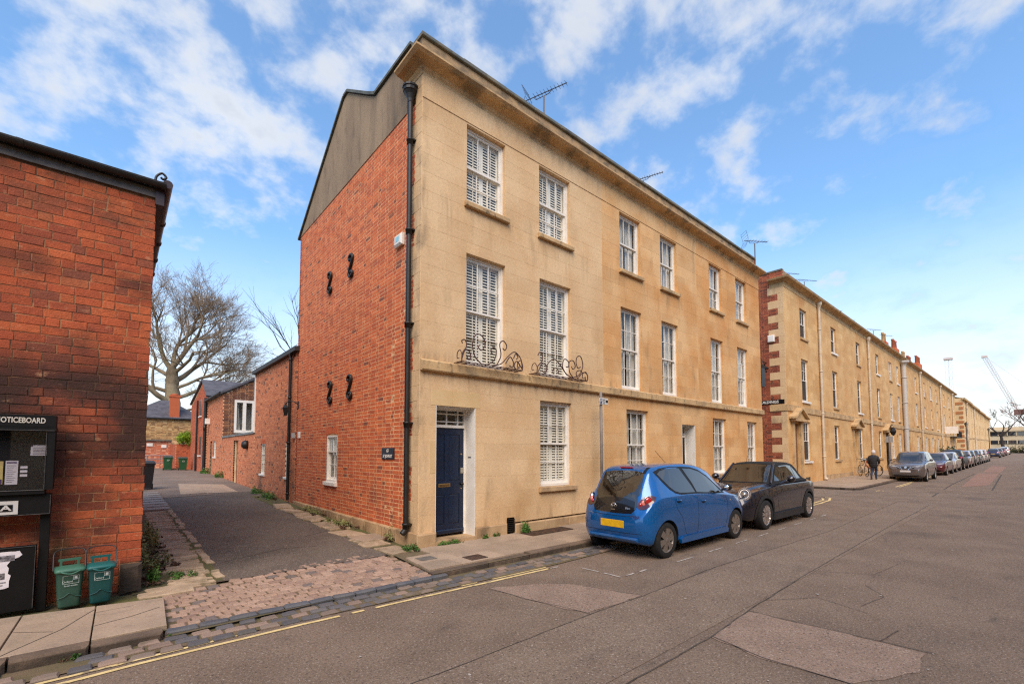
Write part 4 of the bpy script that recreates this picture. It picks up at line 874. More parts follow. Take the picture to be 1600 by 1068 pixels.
# noticeboard
M_NB = mat('noticeboard_black', lin((9, 8, 8)), lin((15, 13, 13)), 5., .6, .1, 40, fine=.15, spec=.25); M_SCR = mat('scuffed_edge', lin((70, 66, 64)), lin((40, 38, 37)), 14., .5, fine=.2)
NBT = thing('noticeboard', 'black framed glazed public noticeboard on posts against the left brick wall', 'noticeboard', (-4.8, -.1, .1))
yf = -.17; x1 = -4.262
MB().box(-5.5, x1, yf, -.02, 1.915, 2.035).build('header', M_NB, NBT)
text('NOTICEBOARD', .074, (-4.335, yf-.002, 1.977), FRONT, mat('sign_lettering', lin((206, 198, 184)), rough=.5), NBT, .001, 'RIGHT', sx=.66, bold=.0015)
fr = MB(); fr.box(-5.5, x1+.005, yf-.02, -.02, 1.875, 1.912); fr.box(x1-.055, x1, yf-.015, -.02, 1.29, 1.874); fr.box(-5.5, x1-.056, yf-.015, -.02, 1.25, 1.295); fr.box(-5.5, -5.42, yf-.015, -.02, 1.296, 1.874); fr.build('cabinet_frame', M_NB, NBT)
ed = MB(); ed.tube([(x1-.06, yf-.018, 1.30), (x1-.06, yf-.018, 1.86)], .004, 5); ed.tube([(-5.4, yf-.018, 1.288), (x1-.06, yf-.018, 1.288)], .005, 5); ed.tube([(-5.4, yf-.022, 1.88), (x1, yf-.022, 1.88)], .004, 5); ed.build('trim_edge', M_SCR, NBT)
MB().box(-5.42, x1-.056, -.06, -.03, 1.296, 1.874).build('back_panel', mat('charcoal_felt', lin((26, 24, 25)), rough=.95, fine=.1), NBT)
paper = mat('white_paper', lin((228, 220, 222)), lin((214, 206, 210)), 9., .8, fine=.05)
def sheet_of(x0, x1_, z0, z1, m, y=-.066): return MB().box(x0, x1_, y, y+.004, z0, z1).build('notice', m, NBT)
n1_ = sheet_of(-4.44, -4.295, 1.63, 1.735, paper); n2_ = sheet_of(-4.605, -4.52, 1.345, 1.58, paper); n3_ = sheet_of(-4.735, -4.62, 1.35, 1.575, mat('yellow_poster', lin((206, 176, 120)), lin((224, 206, 120)), 14., .8))
ink = mat('grey_print', lin((120, 112, 120)), rough=.8); pur = mat('purple_print', lin((86, 60, 100)), rough=.8)
pr = MB()
for i in range(5): pr.box(-4.425, -4.31-.02*(i % 2), -.0675, -.0665, 1.70-.014*i, 1.705-.014*i)
for i in range(9): pr.box(-4.595, -4.535-.01*(i % 3), -.0675, -.0665, 1.53-.02*i, 1.534-.02*i)
pr.build('print', ink, NBT)
pp = MB(); pp.box(-4.597, -4.53, -.0675, -.0665, 1.555, 1.568); pp.box(-4.73, -4.625, -.0675, -.0665, 1.352, 1.40); pp.box(-4.44, -4.425, -.0675, -.0665, 1.722, 1.735); pp.box(-4.31, -4.295, -.0675, -.0665, 1.722, 1.735); pp.build('print', pur, NBT)
for i, z in enumerate((1.50, 1.46, 1.42)): MB().box(-4.505, -4.455, -.066, -.062, z, z+.025).build('notice', paper, NBT)
gl = MB().add([(-5.42, yf+.02, 1.296), (x1-.056, yf+.02, 1.296), (x1-.056, yf+.02, 1.874), (-5.42, yf+.02, 1.874)], [(0, 1, 2, 3)]).build('glazing', glassmat('board_glass', (.8, .8, .82), .015), NBT, recalc=False)
MB().box(-5.5, x1-.01, yf+.02, -.02, 1.045, 1.245).build('lower_panel', M_NB, NBT); ed = MB(); ed.tube([(x1-.012, yf+.016, 1.05), (x1-.012, yf+.016, 1.235)], .004, 5); ed.tube([(-5.4, yf+.016, 1.048), (x1-.012, yf+.016, 1.048)], .004, 5); ed.build('trim_edge', M_SCR, NBT)
ap = MB().box(-5.2, -4.495, yf+.008, yf+.019, 1.06, 1.19).build('map_sign', mat('sign_white', lin((200, 196, 190)), rough=.5), NBT)
MB().box(-4.62, -4.53, yf+.0045, yf+.0075, 1.09, 1.155).build('letter_panel', M_NB, ap); text('A', .07, (-4.575, yf+.003, 1.122), FRONT, mat('sign_white', (1, 1, 1)), ap, .001, sx=1.5, bold=.002); text('TO', .06, (-4.675, yf+.0065, 1.125), FRONT, M_NB, ap, .001, bold=.002)
MB().box(-4.345, -4.275, -.09, -.02, .08, 1.045).build('post', M_NB, NBT)
MB().box(-5.5, -4.36, yf+.04, -.03, .12, .735).build('poster_board', M_NB, NBT); ed = MB(); ed.tube([(-4.362, yf+.037, .13), (-4.362, yf+.037, .735), (-5.4, yf+.037, .735)], .005, 5); ed.build('trim_edge', M_SCR, NBT)
q = random.Random(2); out = [(-4.86, .34), (-4.86, .70)]+[(-4.86+.03*i, .70+q.uniform(-.004, .004)) for i in range(1, 14)]+[(-4.45, .66), (-4.47, .64), (-4.52, .62), (-4.55, .57), (-4.535, .54), (-4.54, .49), (-4.52, .47), (-4.53, .42), (-4.53, .36), (-4.56, .35)]
poster = MB().prism(out, yf+.036, yf+.0385, 'y').build('torn_poster', paper, NBT)
pb = MB()
for r_ in ((-4.84, -4.66, .60, .655), (-4.64, -4.50, .61, .665), (-4.84, -4.6, .52, .545), (-4.84, -4.56, .44, .50), (-4.84, -4.55, .405, .415), (-4.84, -4.57, .38, .388)): pb.box(r_[0], r_[1], yf+.0345, yf+.0358, r_[2], r_[3])
pb.build('poster_print', mat('dark_print', lin((58, 54, 58)), lin((140, 134, 138)), 30., .8), poster)
# food caddies
def caddy(label, x, y, c1, c2, rz, words, lw=.195):
    t = thing('food_caddy', label, 'caddy', (x, y, .1), 'green food waste caddies by the noticeboard'); m = mat('caddy_'+words, c1, c2, 5., .5, .1, 40, fine=.1, stains_tints=[(lin((90, 92, 76)), 6., .5, .7, .5, (1, 1, 1), ((2, .3, .12),))]); ml = mat('caddy_lid_'+words, tuple(v*1.5 for v in c1), None, rough=.5, fine=.08)
    Rz = Matrix.Rotation(rz, 3, 'Z'); X_ = lambda a, b, c: tuple(Rz @ Vector((a, b, c))+Vector((x, y, .1)))
    def ring(w_, d_, z, r=.03): 
        o = []
        for (sx, sy, a0) in ((1, 1, 0), (-1, 1, 90), (-1, -1, 180), (1, -1, 270)):
            for k in range(4): q_ = rad(a0+30*k); o.append((sx*(w_-r)+r*math.cos(q_), sy*(d_-r)+r*math.sin(q_), z))
        return o
    b = MB(xf=X_); rings = [ring(.076, .085, .0, .02), ring(.082, .09, .02), ring(.088, .096, .12), ring(.090, .098, .145), ring(.1, .11, .345), ring(.104, .114, .36)]; n = 16
    b.add([p for r_ in rings for p in r_], [(i*n+k, i*n+(k+1) % n, (i+1)*n+(k+1) % n, (i+1)*n+k) for i in range(len(rings)-1) for k in range(n)]+[tuple(range(n))[::-1]], 0, True)
    bo = b.build('tub', m, t)
    wv = MB(xf=X_); pts = [(-.085, -.1, .10), (-.04, -.1035, .115), (0, -.1045, .145), (.04, -.1035, .115), (.086, -.1, .10)]; wv.tube([p for p in scroll_pts(pts, 5)], .005, 5); wv.build('moulded_wave', m, bo)
    l = MB(xf=X_); rings = [ring(.110, .122, .352), ring(.116, .128, .358), ring(.116, .128, .372), ring(.108, .12, .388), ring(.06, .07, .398)]
    l.add([p for r_ in rings for p in r_], [(i*n+k, i*n+(k+1) % n, (i+1)*n+(k+1) % n, (i+1)*n+k) for i in range(len(rings)-1) for k in range(n)]+[tuple(range((len(rings)-1)*n, len(rings)*n))], 0, True)
    lo = l.build('lid', ml, t); lp_ = MB(xf=X_); lp_.tube(scroll_pts([(-.07, -.127, .365), (-.04, -.14, .352), (0, -.144, .342), (.04, -.14, .352), (.07, -.127, .365)], 4), .008, 6); lp_.build('lid_lip', ml, lo)
    h = MB(xf=X_); h.box(-.075, -.055, .075, .1, .38, .44); h.box(.055, .075, .075, .1, .38, .44); h.box(-.085, .085, .075, .1, .44, .462); h.build('handle', ml, t)
    wm_ = mat('caddy_print', lin((196, 206, 200)), rough=.6); e = MB(xf=X_)
    for (a0, a1, z0, z1) in ((-.055, .065, .318, .3205), (-.055, .065, .24, .2425), (-.055, -.0525, .2425, .318), (.0625, .065, .2425, .318), (.02, .058, .278, .281), (.02, .023, .281, .315), (.03, .052, .285, .312)): e.box(a0, a1, -.1125+.0*(z0), -.1105, z0, z1)
    e.build('printed_frame', wm_, bo)
    tx = text('Oxford', .026, X_(-.02, -.1130, .262), (rad(87), 0, rz), wm_, bo, .0006)
    if words == 'a': text('food waste', .022, X_(.005, -.1115, .222), (rad(87), 0, rz), wm_, bo, .0006)
    hd_ = MB(xf=X_); hd_.tube(scroll_pts([(-.122, .0, .365), (-.122, .05, .44), (-.118, .10, .515), (-.09, .125, .548), (0, .135, .556), (.09, .125, .548), (.118, .10, .515), (.122, .05, .44), (.122, .0, .365)], 5), .006, 6); hd_.build('carrying_handle', mat('caddy_handle', lin((44, 40, 40)), rough=.5), t)
    return t
caddy('pale green food waste caddy with two printed lines, nearer the noticeboard', -4.105, -.15, lin((50, 88, 72)), lin((44, 78, 66)), rad(6), 'a')
caddy('deep teal food waste caddy nearer the corner of the brick wall', -3.865, -.17, lin((12, 74, 72)), lin((10, 64, 65)), rad(4), 'b')

# ---------------------------------------------------------------- alley buildings
M_BRKX = mat('orange_brick_wall', lin((208, 126, 84)), lin((190, 108, 70)), 6., .9, .5, 120, rnd=.18, hue=[(0, lin((210, 128, 84))), (.4, lin((198, 114, 72))), (.75, lin((184, 104, 68))), (.93, lin((96, 68, 54)))], attr=True, fine=.15, stains_tints=[(lin((84, 62, 50)), .9, .5, .7, .75, (1, 1, 1), ((2, 1.9, .8), (1, 14, 11)))])
M_BRKD = mat('dark_brick_wall', lin((110, 66, 46)), lin((86, 54, 42)), 6., .9, .5, 120, rnd=.3, hue=[(0, lin((96, 58, 44))), (.5, lin((122, 74, 48))), (.8, lin((150, 96, 60)))], attr=True, fine=.15)
M_MORTX = mat('pale_mortar', lin((240, 206, 164)), lin((220, 178, 138)), 4., .95, fine=.1)
def xw(x0=0.): return xf_w(x0)
def alley_win(parent, u0, u1, z0, z1, cols, rows, x=0.):
    xf = xw(x); fr = MB(xf=xf); fw = .035; fr.box(u0, u0+fw, .0, .06, z0, z1); fr.box(u1-fw, u1, .0, .06, z0, z1); fr.box(u0+fw, u1-fw, .0, .06, z1-fw, z1); fr.box(u0+fw, u1-fw, -.012, .06, z0, z0+.05)
    a, b, c, d = u0+fw, u1-fw, z0+.05, z1-fw
    for i in range(1, cols): u = a+(b-a)*i/cols; fr.box(u-.01, u+.01, .008, .05, c, d)
    for j in range(1, rows): z = c+(d-c)*j/rows; fr.box(a, b, .01, .048, z-.01, z+.01)
    w_ = fr.build('window', M_PAINT, parent); MB(xf=xf).box(a, b, .032, .036, c, d).build('pane', G_PANE, w_); MB(xf=xf).box(a-.02, b+.02, .12, .13, c-.03, d+.03).build('curtain', M_NET, w_)
    mb = MB(xf=xf); mb.cbox(u0-.05, u1+.05, -.07, .05, z0-.07, z0-.002, .006); mb.build('window_sill', M_PAINT, parent); return w_
EX = thing('brick_extension', 'two storey red brick rear extension with small white windows and black downpipe', 'building', (0, 9.5, .3))
ow = [(7.53, 7.90, .94, 1.965), (10.37, 10.93, .93, 1.945)]
brick_wall(EX, xw(), 6.9, 11.98, az(9.5)-.15, 4.50, ow, .0722, 0, M_BRK, M_BRKX, lambda u, z: -u, proud=.002, joint=.011, seed=31)
mb = MB(xf=xw())
for r_ in minus((6.9, 11.97, .05, 4.5), ow): mb.box(r_[0], r_[1], .004, .15, r_[2], r_[3])
mb.build('mortar_bed', M_MORTX, EX)
for o in ow: alley_win(EX, *o, 2, 3, .02)
for o in ow:
    mb = MB(xf=xw()); n = 6
    for i in range(n): u = o[0]-.03+(o[1]-o[0]+.06)*i/n; mb.cr = .3; mb.box(u, u+(o[1]-o[0]+.06)/n-.008, -.008, .05, o[3]+.004, o[3]+.16)
    mb.build('window_arch', M_BRKA, EX)
MB().box(.02, 6, 11.9, 12.0, .1, 4.5).build('end_wall', M_BRKD, EX); MB().box(.15, 6, 6.95, 11.9, 4.35, 4.4).build('ceiling', M_DARK, EX)
mb = MB(); mb.prism([(-.13, 4.50), (-.13, 4.62), (.1, 4.66), (6, 5.0), (6, 4.9), (.1, 4.50)], 6.72, 12.06, 'y'); mb.build('eaves', mat('black_eaves', lin((44, 40, 38)), rough=.6, fine=.2), EX)
mb = MB(); mb.tube([(-.07, 7.34, .3), (-.07, 7.34, 4.48)], .042, 10)
for z in (.45, 1.9, 3.2, 4.3): mb.lathe([(.042, 0), (.052, .003), (.052, .06), (.042, .063)], (-.07, 7.34, z), 'z', 10)
mb.tube([(-.07, 7.34, 4.45), (-.1, 7.2, 4.52)], .045, 8); mb.build('downpipe', M_CAST, EX); MB().box(-.035, .0, 11.95, 12.03, 2.38, 4.5).build('corner_board', M_PAINT, EX)
mb = MB()
for i in range(7):
    y = 7.2+i*.72; mb.tube([(.05, y, 4.6), (.05, y, 4.78)], .006, 4)
mb.tube([(.05, 7.0, 4.77), (.05, 11.8, 4.74)], .004, 4); mb.build('wire_guard', M_CAST, EX)
MB().box(.1, .3, 6.98, 7.15, 4.6, 4.86).build('vent_stub', M_TERRA, EX)
ln_ = thing('wall_lantern', 'black lantern on a scroll bracket above the extension downpipe', 'lantern', (-.0, 6.95, 2.85)); mb = MB(); mb.tube(scroll_pts([(0, 6.75, 2.98), (-.12, 6.8, 3.07), (-.24, 6.9, 3.05), (-.27, 6.95, 2.98)], 5), .014, 6); mb.box(-.02, -.004, 6.68, 6.82, 2.88, 3.08); mb.build('bracket', M_CAST, ln_)
mb = MB(); mb.lathe([(.02, .2), (.05, .17), (.085, .11), (.075, .10), (.045, -.08), (.03, -.1)], (-.27, 6.95, 2.78), 'z', 6, smooth=False); mb.lathe([(.0, .25), (.02, .22), (.02, .2)], (-.27, 6.95, 2.78), 'z', 6); mb.build('lamp_head', M_CAST, ln_)
bx = thing('junction_box', 'small white box and camera on the brick wall right of the lantern', 'box', (0, 6.6, 1.98)); MB().box(-.05, -.008, 6.45, 6.56, 2.05, 2.22).build('cover', M_PAINT, bx); MB().box(-.07, -.008, 6.95, 7.08, 2.06, 2.2).build('camera', mat('grey_plastic', lin((170, 166, 160)), rough=.5), bx)
fl_ = thing('flood_lamp', 'dark bulkhead lamp on the low brick wall beyond the extension window', 'lamp', (0, 13.1, 1.9)); MB().lathe([(.0, -.22), (.1, -.2), (.17, -.12), (.17, 0)], (-.0, 13.1, 1.95), 'x', 10).build('lamp_housing', M_CAST, fl_)
# link with flat roof, then the dormer wall
LK = thing('brick_link', 'low brick link wall with a narrow dark doorway and flat lead roof', 'building', (0, 15, .4))
dr = (15.02, 15.85, .3, 2.16); brick_wall(LK, xw(), 12.03, 18.69, az(15)-.2, 2.34, [dr], .0722, 0, M_BRK, M_BRKX, lambda u, z: -u, proud=.002, joint=.011, seed=33)
mb = MB(xf=xw())
for r_ in minus((12.03, 18.7, .05, 2.34), [dr]): mb.box(r_[0], r_[1], .004, .2, r_[2], r_[3])
mb.build('mortar_bed', M_MORTX, LK); MB().box(.12, .16, dr[0], dr[1], .3, 2.16).build('door', mat('brown_door', lin((40, 25, 18)), rough=.6), LK); MB().prism([(-.04, 2.345), (-.04, 2.42), (3, 2.52), (3, 2.4)], 12.02, 18.66, 'y').build('roof', M_LEAD, LK)
DW = thing('brick_cottage', 'brick cottage with a dark end wall holding a large white casement window', 'house', (0, 20.8, .5))
ow = [(.46, 1.32, 2.60, 4.20)]
def clip_d(u, z): return z < 4.44+.62*u
brick_wall(DW, xf_s(18.7), .0, 3.4, 2.30, 6.4, ow, .085, 0, M_BRK, M_BRKD, lambda u, z: -u, proud=.002, joint=.011, seed=35, clipf=clip_d)
mb = MB(); mb.prism([(.005, 2.3), (.46, 2.3), (.46, 4.72), (.005, 4.44)], 18.705, 18.85, 'y'); mb.prism([(1.32, 2.3), (3.4, 2.3), (3.4, 6.5), (1.32, 5.25)], 18.705, 18.85, 'y'); mb.prism([(.46, 4.2), (1.32, 4.2), (1.32, 5.25), (.46, 4.72)], 18.705, 18.85, 'y'); mb.prism([(.46, 2.3), (1.32, 2.3), (1.32, 2.6), (.46, 2.6)], 18.705, 18.85, 'y'); mb.build('end_wall_bed', M_MORTX, DW)
fr = MB(); a, b, c, d_ = ow[0]; y0 = 18.66
fr.box(a, a+.1, y0, 18.8, c, d_); fr.box(b-.1, b, y0, 18.8, c, d_); fr.box(a+.1, b-.1, y0, 18.8, d_-.12, d_); fr.box(a+.1, b-.1, y0-.03, 18.8, c, c+.14); fr.box((a+b)/2-.07, (a+b)/2+.07, y0+.004, 18.8, c+.14, d_-.12)
w_ = fr.build('window', M_PAINT, DW)
for (u0, u1) in ((a+.1, (a+b)/2-.07), ((a+b)/2+.07, b-.1)): MB().add([(u0, y0+.05, c+.14), (u1, y0+.05, c+.14), (u1, y0+.05, d_-.12), (u0, y0+.05, d_-.12)], [(0, 1, 2, 3)]).build('pane', G_PANE, w_, recalc=False)
cu = MB(); vs = []
for i in range(13): u = a+.12+.14*i/12*(1.2); vs += [(u, 18.86+.02*math.sin(i*1.6), c+.1), (a+.12+.07*i/12, 18.86+.02*math.sin(i*1.6), d_-.1)]
cu.add(vs, [(2*i, 2*i+2, 2*i+3, 2*i+1) for i in range(12)], 0, True); cu.build('curtain', M_NET, w_, recalc=False); MB().box(.1, 3.3, 19.4, 19.45, 2.3, 4.6).build('room_wall', M_NET, DW)
ow2 = [(20.52, 21.2, 1.43, 2.24), (21.7, 22.3, .4, 2.25)]
brick_wall(DW, xw(), 18.72, 23.55, .3, 4.46, ow2, .0722, 0, M_BRK, M_BRKX, lambda u, z: -u, proud=.002, joint=.011, seed=36)
mb = MB(xf=xw())
for r_ in minus((18.86, 23.55, .05, 4.46), ow2): mb.box(r_[0], r_[1], .004, .15, r_[2], r_[3])
mb.build('mortar_bed', M_MORTX, DW); alley_win(DW, *ow2[0], 2, 2, .03); MB().box(.06, .1, 21.7, 22.3, .4, 2.25).build('door', mat('brown_door', (.1, .1, .1)), DW)
mb = MB(); mb.prism([(-.14, 4.44), (-.14, 4.54), (3.4, 6.64), (3.4, 6.5)], 18.6, 23.6, 'y'); mb.build('roof', M_SLATE, DW); mb = MB(); mb.tube([(-.16, 18.62, 4.5), (-.16, 23.55, 4.5)], .06, 8); mb.build('gutter', M_CAST, DW)
# gabled building beyond
GB = thing('gabled_brick_house', 'tall red brick house with slate roof and its gable end facing the alley', 'house', (0, 27, .5))
M_BRKG = mat('warm_brick', lin((176, 84, 50)), lin((154, 72, 46)), 5., .9, .5, 120, rnd=.2, hue=[(0, lin((200, 104, 64))), (.5, lin((184, 92, 58))), (.85, lin((160, 82, 56)))], attr=True, fine=.15)
ow3 = [(25.9, 26.7, 3.85, 4.85), (25.7, 26.5, 1.5, 2.6)]
brick_wall(GB, xw(-.02), 23.65, 31.0, .3, 6.6, ow3, .0722, 0, M_BRK, M_BRKG, lambda u, z: -u, proud=.002, joint=.011, seed=37, clipf=lambda u, z: z < min(4.70+(u-23.65)*.56 if u < 25.6 else 9, 5.78-(u-25.6)*.19 if u >= 25.6 else 9))
mb = MB(xf=xw(-.02)); mb.prism([(23.65, .1), (31, .1), (31, 4.9), (25.6, 5.9), (23.65, 4.88)], .012, .2, 'x'); mb = MB(); mb.prism([(23.65, .1), (31, .1), (31, 4.88), (25.6, 5.88), (23.65, 4.85)], -.012, .2, 'x'); mb.build('mortar_bed', M_MORT, GB)
for o in ow3: MB().box(-.018, -.013, o[0], o[1], o[2], o[3]).build('window', mat('dim_pane', lin((60, 50, 46)), rough=.3), GB); MB().box(-.1, -.0, o[0]-.05, o[1]+.05, o[2]-.08, o[2]-.005).build('window_sill', M_PAINT, GB)
mb = MB(); P0, P1, P2 = (23.5, 4.82), (25.6, 5.98), (31.1, 4.95)
mb.add([(-.12, *P0), (6, *P0), (6, *P1), (-.12, *P1), (-.12, *P2), (6, *P2)], [(0, 1, 2, 3), (3, 2, 5, 4)]); mb.add([(-.12, P0[0], P0[1]-.07), (6, P0[0], P0[1]-.07), (6, P1[0], P1[1]-.07), (-.12, P1[0], P1[1]-.07), (-.12, P2[0], P2[1]-.07), (6, P2[0], P2[1]-.07)], [(0, 3, 2, 1), (3, 4, 5, 2)]); mb.add([(-.12, *P0), (-.12, *P1), (-.12, P1[0], P1[1]-.07), (-.12, P0[0], P0[1]-.07), (-.12, *P2), (-.12, P2[0], P2[1]-.07)], [(0, 1, 2, 3), (1, 4, 5, 2)])
mb.build('roof', M_SLATE, GB)
mb = MB(); mb.tube([(-.1, 27.2, .5), (-.1, 27.2, 4.85)], .05, 8); mb.tube([(-.1, 23.72, .5), (-.1, 23.72, 4.7)], .08, 8); mb.tube([(-.12, 27.3, .5), (-.12, 27.4, 1.6)], .03, 6); mb.build('downpipe', M_CAST, GB)
lb = thing('wall_lamp', 'dark lamp and white box high on the cottage wall', 'lamp', (0, 23.2, 3)); MB().box(-.2, 0, 22.7, 23.0, 3.2, 3.5).build('box', M_PAINT, lb); MB().lathe([(.0, .2), (.09, .15), (.07, -.1), (.0, -.14)], (-.2, 23., 2.95), 'z', 6).build('lamp_head', M_CAST, lb)
# end of the alley
ew = thing('garden_wall', 'red brick garden wall below the bright green bush', 'wall', (-.4, 31, .5))
brick_wall(ew, xf_s(31.0), -.80, .1, .4, 2.22, [], .078, 0, M_BRK, M_BRKG, lambda u, z: -u, seed=51, proud=.004); MB().box(-.80, .1, 31.004, 31.25, .3, 2.22).build('mortar_bed', M_MORT, ew)
brick_wall(ew, lambda u, d, z: (-.80+d, u, z), 31.0, 36, .4, 2.22, [], .078, 0, M_BRK, M_BRKG, lambda u, z: -u, seed=52, proud=.004)
RH = thing('hipped_house', 'low yellow brick house with hipped slate roof and square chimney at the alley end', 'house', (-1, 36, .5))
M_YB = mat('stock_brick', lin((186, 146, 96)), lin((140, 108, 72)), 2.5, .9, .5, 100, rnd=.4, hue=[(0, lin((190, 152, 100))), (.4, lin((166, 124, 80))), (.7, lin((136, 100, 66))), (.9, lin((204, 170, 120)))], attr=True, fine=.15)
M_RB = mat('patched_brick', lin((168, 92, 66)), lin((186, 124, 96)), 1.4, .9, .5, 100, rnd=.3, hue=[(0, lin((196, 106, 74))), (.5, lin((178, 98, 74))), (.8, lin((220, 164, 130)))], attr=True, fine=.15)
brick_wall(RH, xf_s(36.0), -3.6, 1.2, 2.55, 4.2, [], .085, 0, M_BRK, M_YB, lambda u, z: -u, seed=53, proud=.003); MB().box(-3.6, 1.2, 36.004, 40, .3, 4.2).build('wall', M_MORT, RH)
mb = MB(); mb.add([(-3.75, 35.85, 4.2), (1.4, 35.85, 4.25), (1.4, 41, 4.25), (-3.75, 41, 4.2), (-1.35, 38.2, 5.75), (-.7, 38.2, 5.75)], [(0, 1, 5, 4), (1, 2, 5), (2, 3, 4, 5), (3, 0, 4), (0, 3, 2, 1)]); mb.build('roof', M_SLATE, RH)
MB().box(-3.75, 1.4, 35.8, 35.9, 4.14, 4.24).build('gutter', M_CAST, RH); mb = MB(); mb.box(-.86, -.26, 36.0, 36.6, 4.25, 5.85); mb.box(-.9, -.22, 35.96, 36.64, 5.85, 6.0); mb.build('chimney', M_BRKG, RH); MB().lathe([(.24, 6.0), (.22, 6.12), (.0, 6.14)], (-.56, 36.3, 0), 'z', 10).build('chimney_pot', M_TERRA, RH)
pw = thing('patched_wall', 'patched red brick wall with white notices behind the grey railing', 'wall', (-1.5, 35.6, .5)); brick_wall(pw, xf_s(35.6), -3.6, -.7, .4, 2.5, [], .085, 0, M_BRK, M_RB, lambda u, z: -u, seed=54, proud=.003); MB().box(-3.6, -.7, 35.604, 35.8, .3, 2.5).build('mortar_bed', M_MORTX, pw); MB().box(-3.6, -.7, 35.45, 35.85, 2.5, 2.6).build('coping', M_CAP, pw)
for i, (x0, x1_, z0) in enumerate(((-2.15, -1.8, 2.12), (-1.3, -1.0, 2.0))): MB().box(x0, x1_, 35.55, 35.595, z0, z0+.22).build('notice_plate', M_PAINT, pw)
rl = thing('railing', 'grey tubular railing across the end of the alley', 'railing', (-1.6, 33, .55)); mb = MB()
for z in (.95, 1.22, 1.45): mb.tube([(-3.0, 33, z), (-.82, 33, z)], .025, 6)
mb.build('rail', mat('galvanised', lin((150, 150, 150)), rough=.4, metal=.6), rl)
for x in (-2.9, -2.2, -1.5, -.9): MB().tube([(x, 33, .5), (x, 33, 1.47)], .03, 6).build('post', mat('galvanised', (1, 1, 1)), rl)
def wheelie(label, x, y, s, m, num=None, rz=0., group=None):
    t = thing('wheelie_bin', label, 'bin', (x, y, az(y)-.012), group); z0 = az(y)-.012; Rz = Matrix.Rotation(rz, 3, 'Z'); xf = lambda a, b, c: tuple(Rz @ (Vector((a, b, c))*s)+Vector((x, y, z0)))
    b = MB(xf=xf); r0, r1 = [(-.22, -.24), (.22, -.24), (.22, .2), (-.22, .2)], [(-.28, -.32), (.28, -.32), (.28, .3), (-.28, .3)]
    b.add([(a, c, .05) for a, c in r0]+[(a, c, .95) for a, c in r1], [(0, 1, 5, 4), (1, 2, 6, 5), (2, 3, 7, 6), (3, 0, 4, 7), (3, 2, 1, 0), (4, 5, 6, 7)]); b.box(-.3, .3, -.34, .32, .9, .96); b.build('body', m, t)
    l = MB(xf=xf); l.add([(-.31, -.36, .965), (.31, -.36, .965), (.31, .34, .99), (-.31, .34, .99), (-.27, -.3, 1.03), (.27, -.3, 1.03), (.27, .3, 1.07), (-.27, .3, 1.07)], [(0, 1, 5, 4), (1, 2, 6, 5), (2, 3, 7, 6), (3, 0, 4, 7), (4, 5, 6, 7), (3, 2, 1, 0)]); l.tube([(-.28, .38, 1.0), (.28, .38, 1.0)], .025, 6); l.build('lid', m if m.name != 'green_bin' else mat('green_bin_lid', lin((58, 72, 66)), rough=.5), t)
    for sx in (-.24, .24): MB(xf=xf).lathe([(.03, -.03), (.1, -.03), (.1, .03), (.03, .03)], (sx, .26, .1), 'x', 12).build('wheel', M_BLACK, t)
    if num: text(num, .17*s, xf(0, -.315, .72), (rad(94), 0, rz), M_PAINT, t, .002)
M_BIN = mat('green_bin', lin((34, 84, 46)), lin((30, 74, 42)), 5., .5, fine=.1)
gb = 'green wheelie bins at the end of the alley'
wheelie('green wheelie bin with dark lid, standing in front of the railing', -1.26, 30.1, .86, M_BIN, '77', 0, gb); wheelie('green wheelie bin standing against the brick garden wall', -.54, 29.3, .80, M_BIN, '13', 0, gb)
wheelie('black wheelie bin half hidden behind the left brick building', -3.02, 13.7, .94, mat('black_bin', lin((34, 32, 36)), rough=.5), None, 0)
bs = thing('step', 'worn stone step blocks beside the green bins', 'step', (-.9, 29.8, .52)); MB().box(-1.0, -.72, 30.6, 30.95, .5, .62).build('block', M_PLINTH, bs)
# ---------------------------------------------------------------- second terrace, set back beyond the side street
KX = 1.134; Y2 = .9
def rx(x): return (x-CAM.x)*KX+CAM.x
def rz_(z): return CAM.z+(z-CAM.z)*KX
M_ROW = mat('terrace_ashlar', lin((222, 182, 126)), lin((212, 166, 108)), .9, .88, .2, 40, fine=.16, rscale=12, stains_tints=[(lin((204, 140, 76)), .5, .52, .68, .45, (1, 1, 1.1)), (lin((186, 144, 96)), 2.4, .55, .7, .4, (1, 1, .4)), (lin((140, 118, 90)), 3., .46, .66, .3, (2.4, 1, .25), ((2, 3.2, 3.5), (2, 4., 3.6)))])
t_ = M_ROW.node_tree; bk = N(t_, 'ShaderNodeTexBrick', i_Scale=1.0); bk.inputs['Brick Width'].default_value = .85; bk.inputs['Row Height'].default_value = .34; bk.inputs['Mortar Size'].default_value = .004; bk.inputs['Color1'].default_value = (1, 1, 1, 1); bk.inputs['Color2'].default_value = (.84, .80, .74, 1); bk.inputs['Mortar'].default_value = (.8, .75, .7, 1)
g_ = N(t_, 'ShaderNodeNewGeometry'); s_ = N(t_, 'ShaderNodeSeparateXYZ'); L(t_, g_.outputs['Position'], s_.inputs[0]); c_ = N(t_, 'ShaderNodeCombineXYZ'); L(t_, s_.outputs[0], c_.inputs[0]); L(t_, s_.outputs[2], c_.inputs[1]); L(t_, c_.outputs[0], bk.inputs['Vector'])
bs_ = t_.nodes['Principled BSDF']; src = bs_.inputs['Base Color'].links[0].from_socket; L(t_, mixc(t_, 1., src, bk.outputs['Color'], 'MULTIPLY'), bs_.inputs['Base Color'])
M_ROW3 = mat('far_terrace_stone', lin((226, 192, 142)), lin((216, 176, 124)), .7, .88, fine=.06, stains_tints=[(lin((178, 128, 76)), .5, .54, .7, .5, (1, 1, 1))])
M_WOODP = mat('pale_lilac_door', lin((196, 186, 186)), rough=.5, fine=.05)
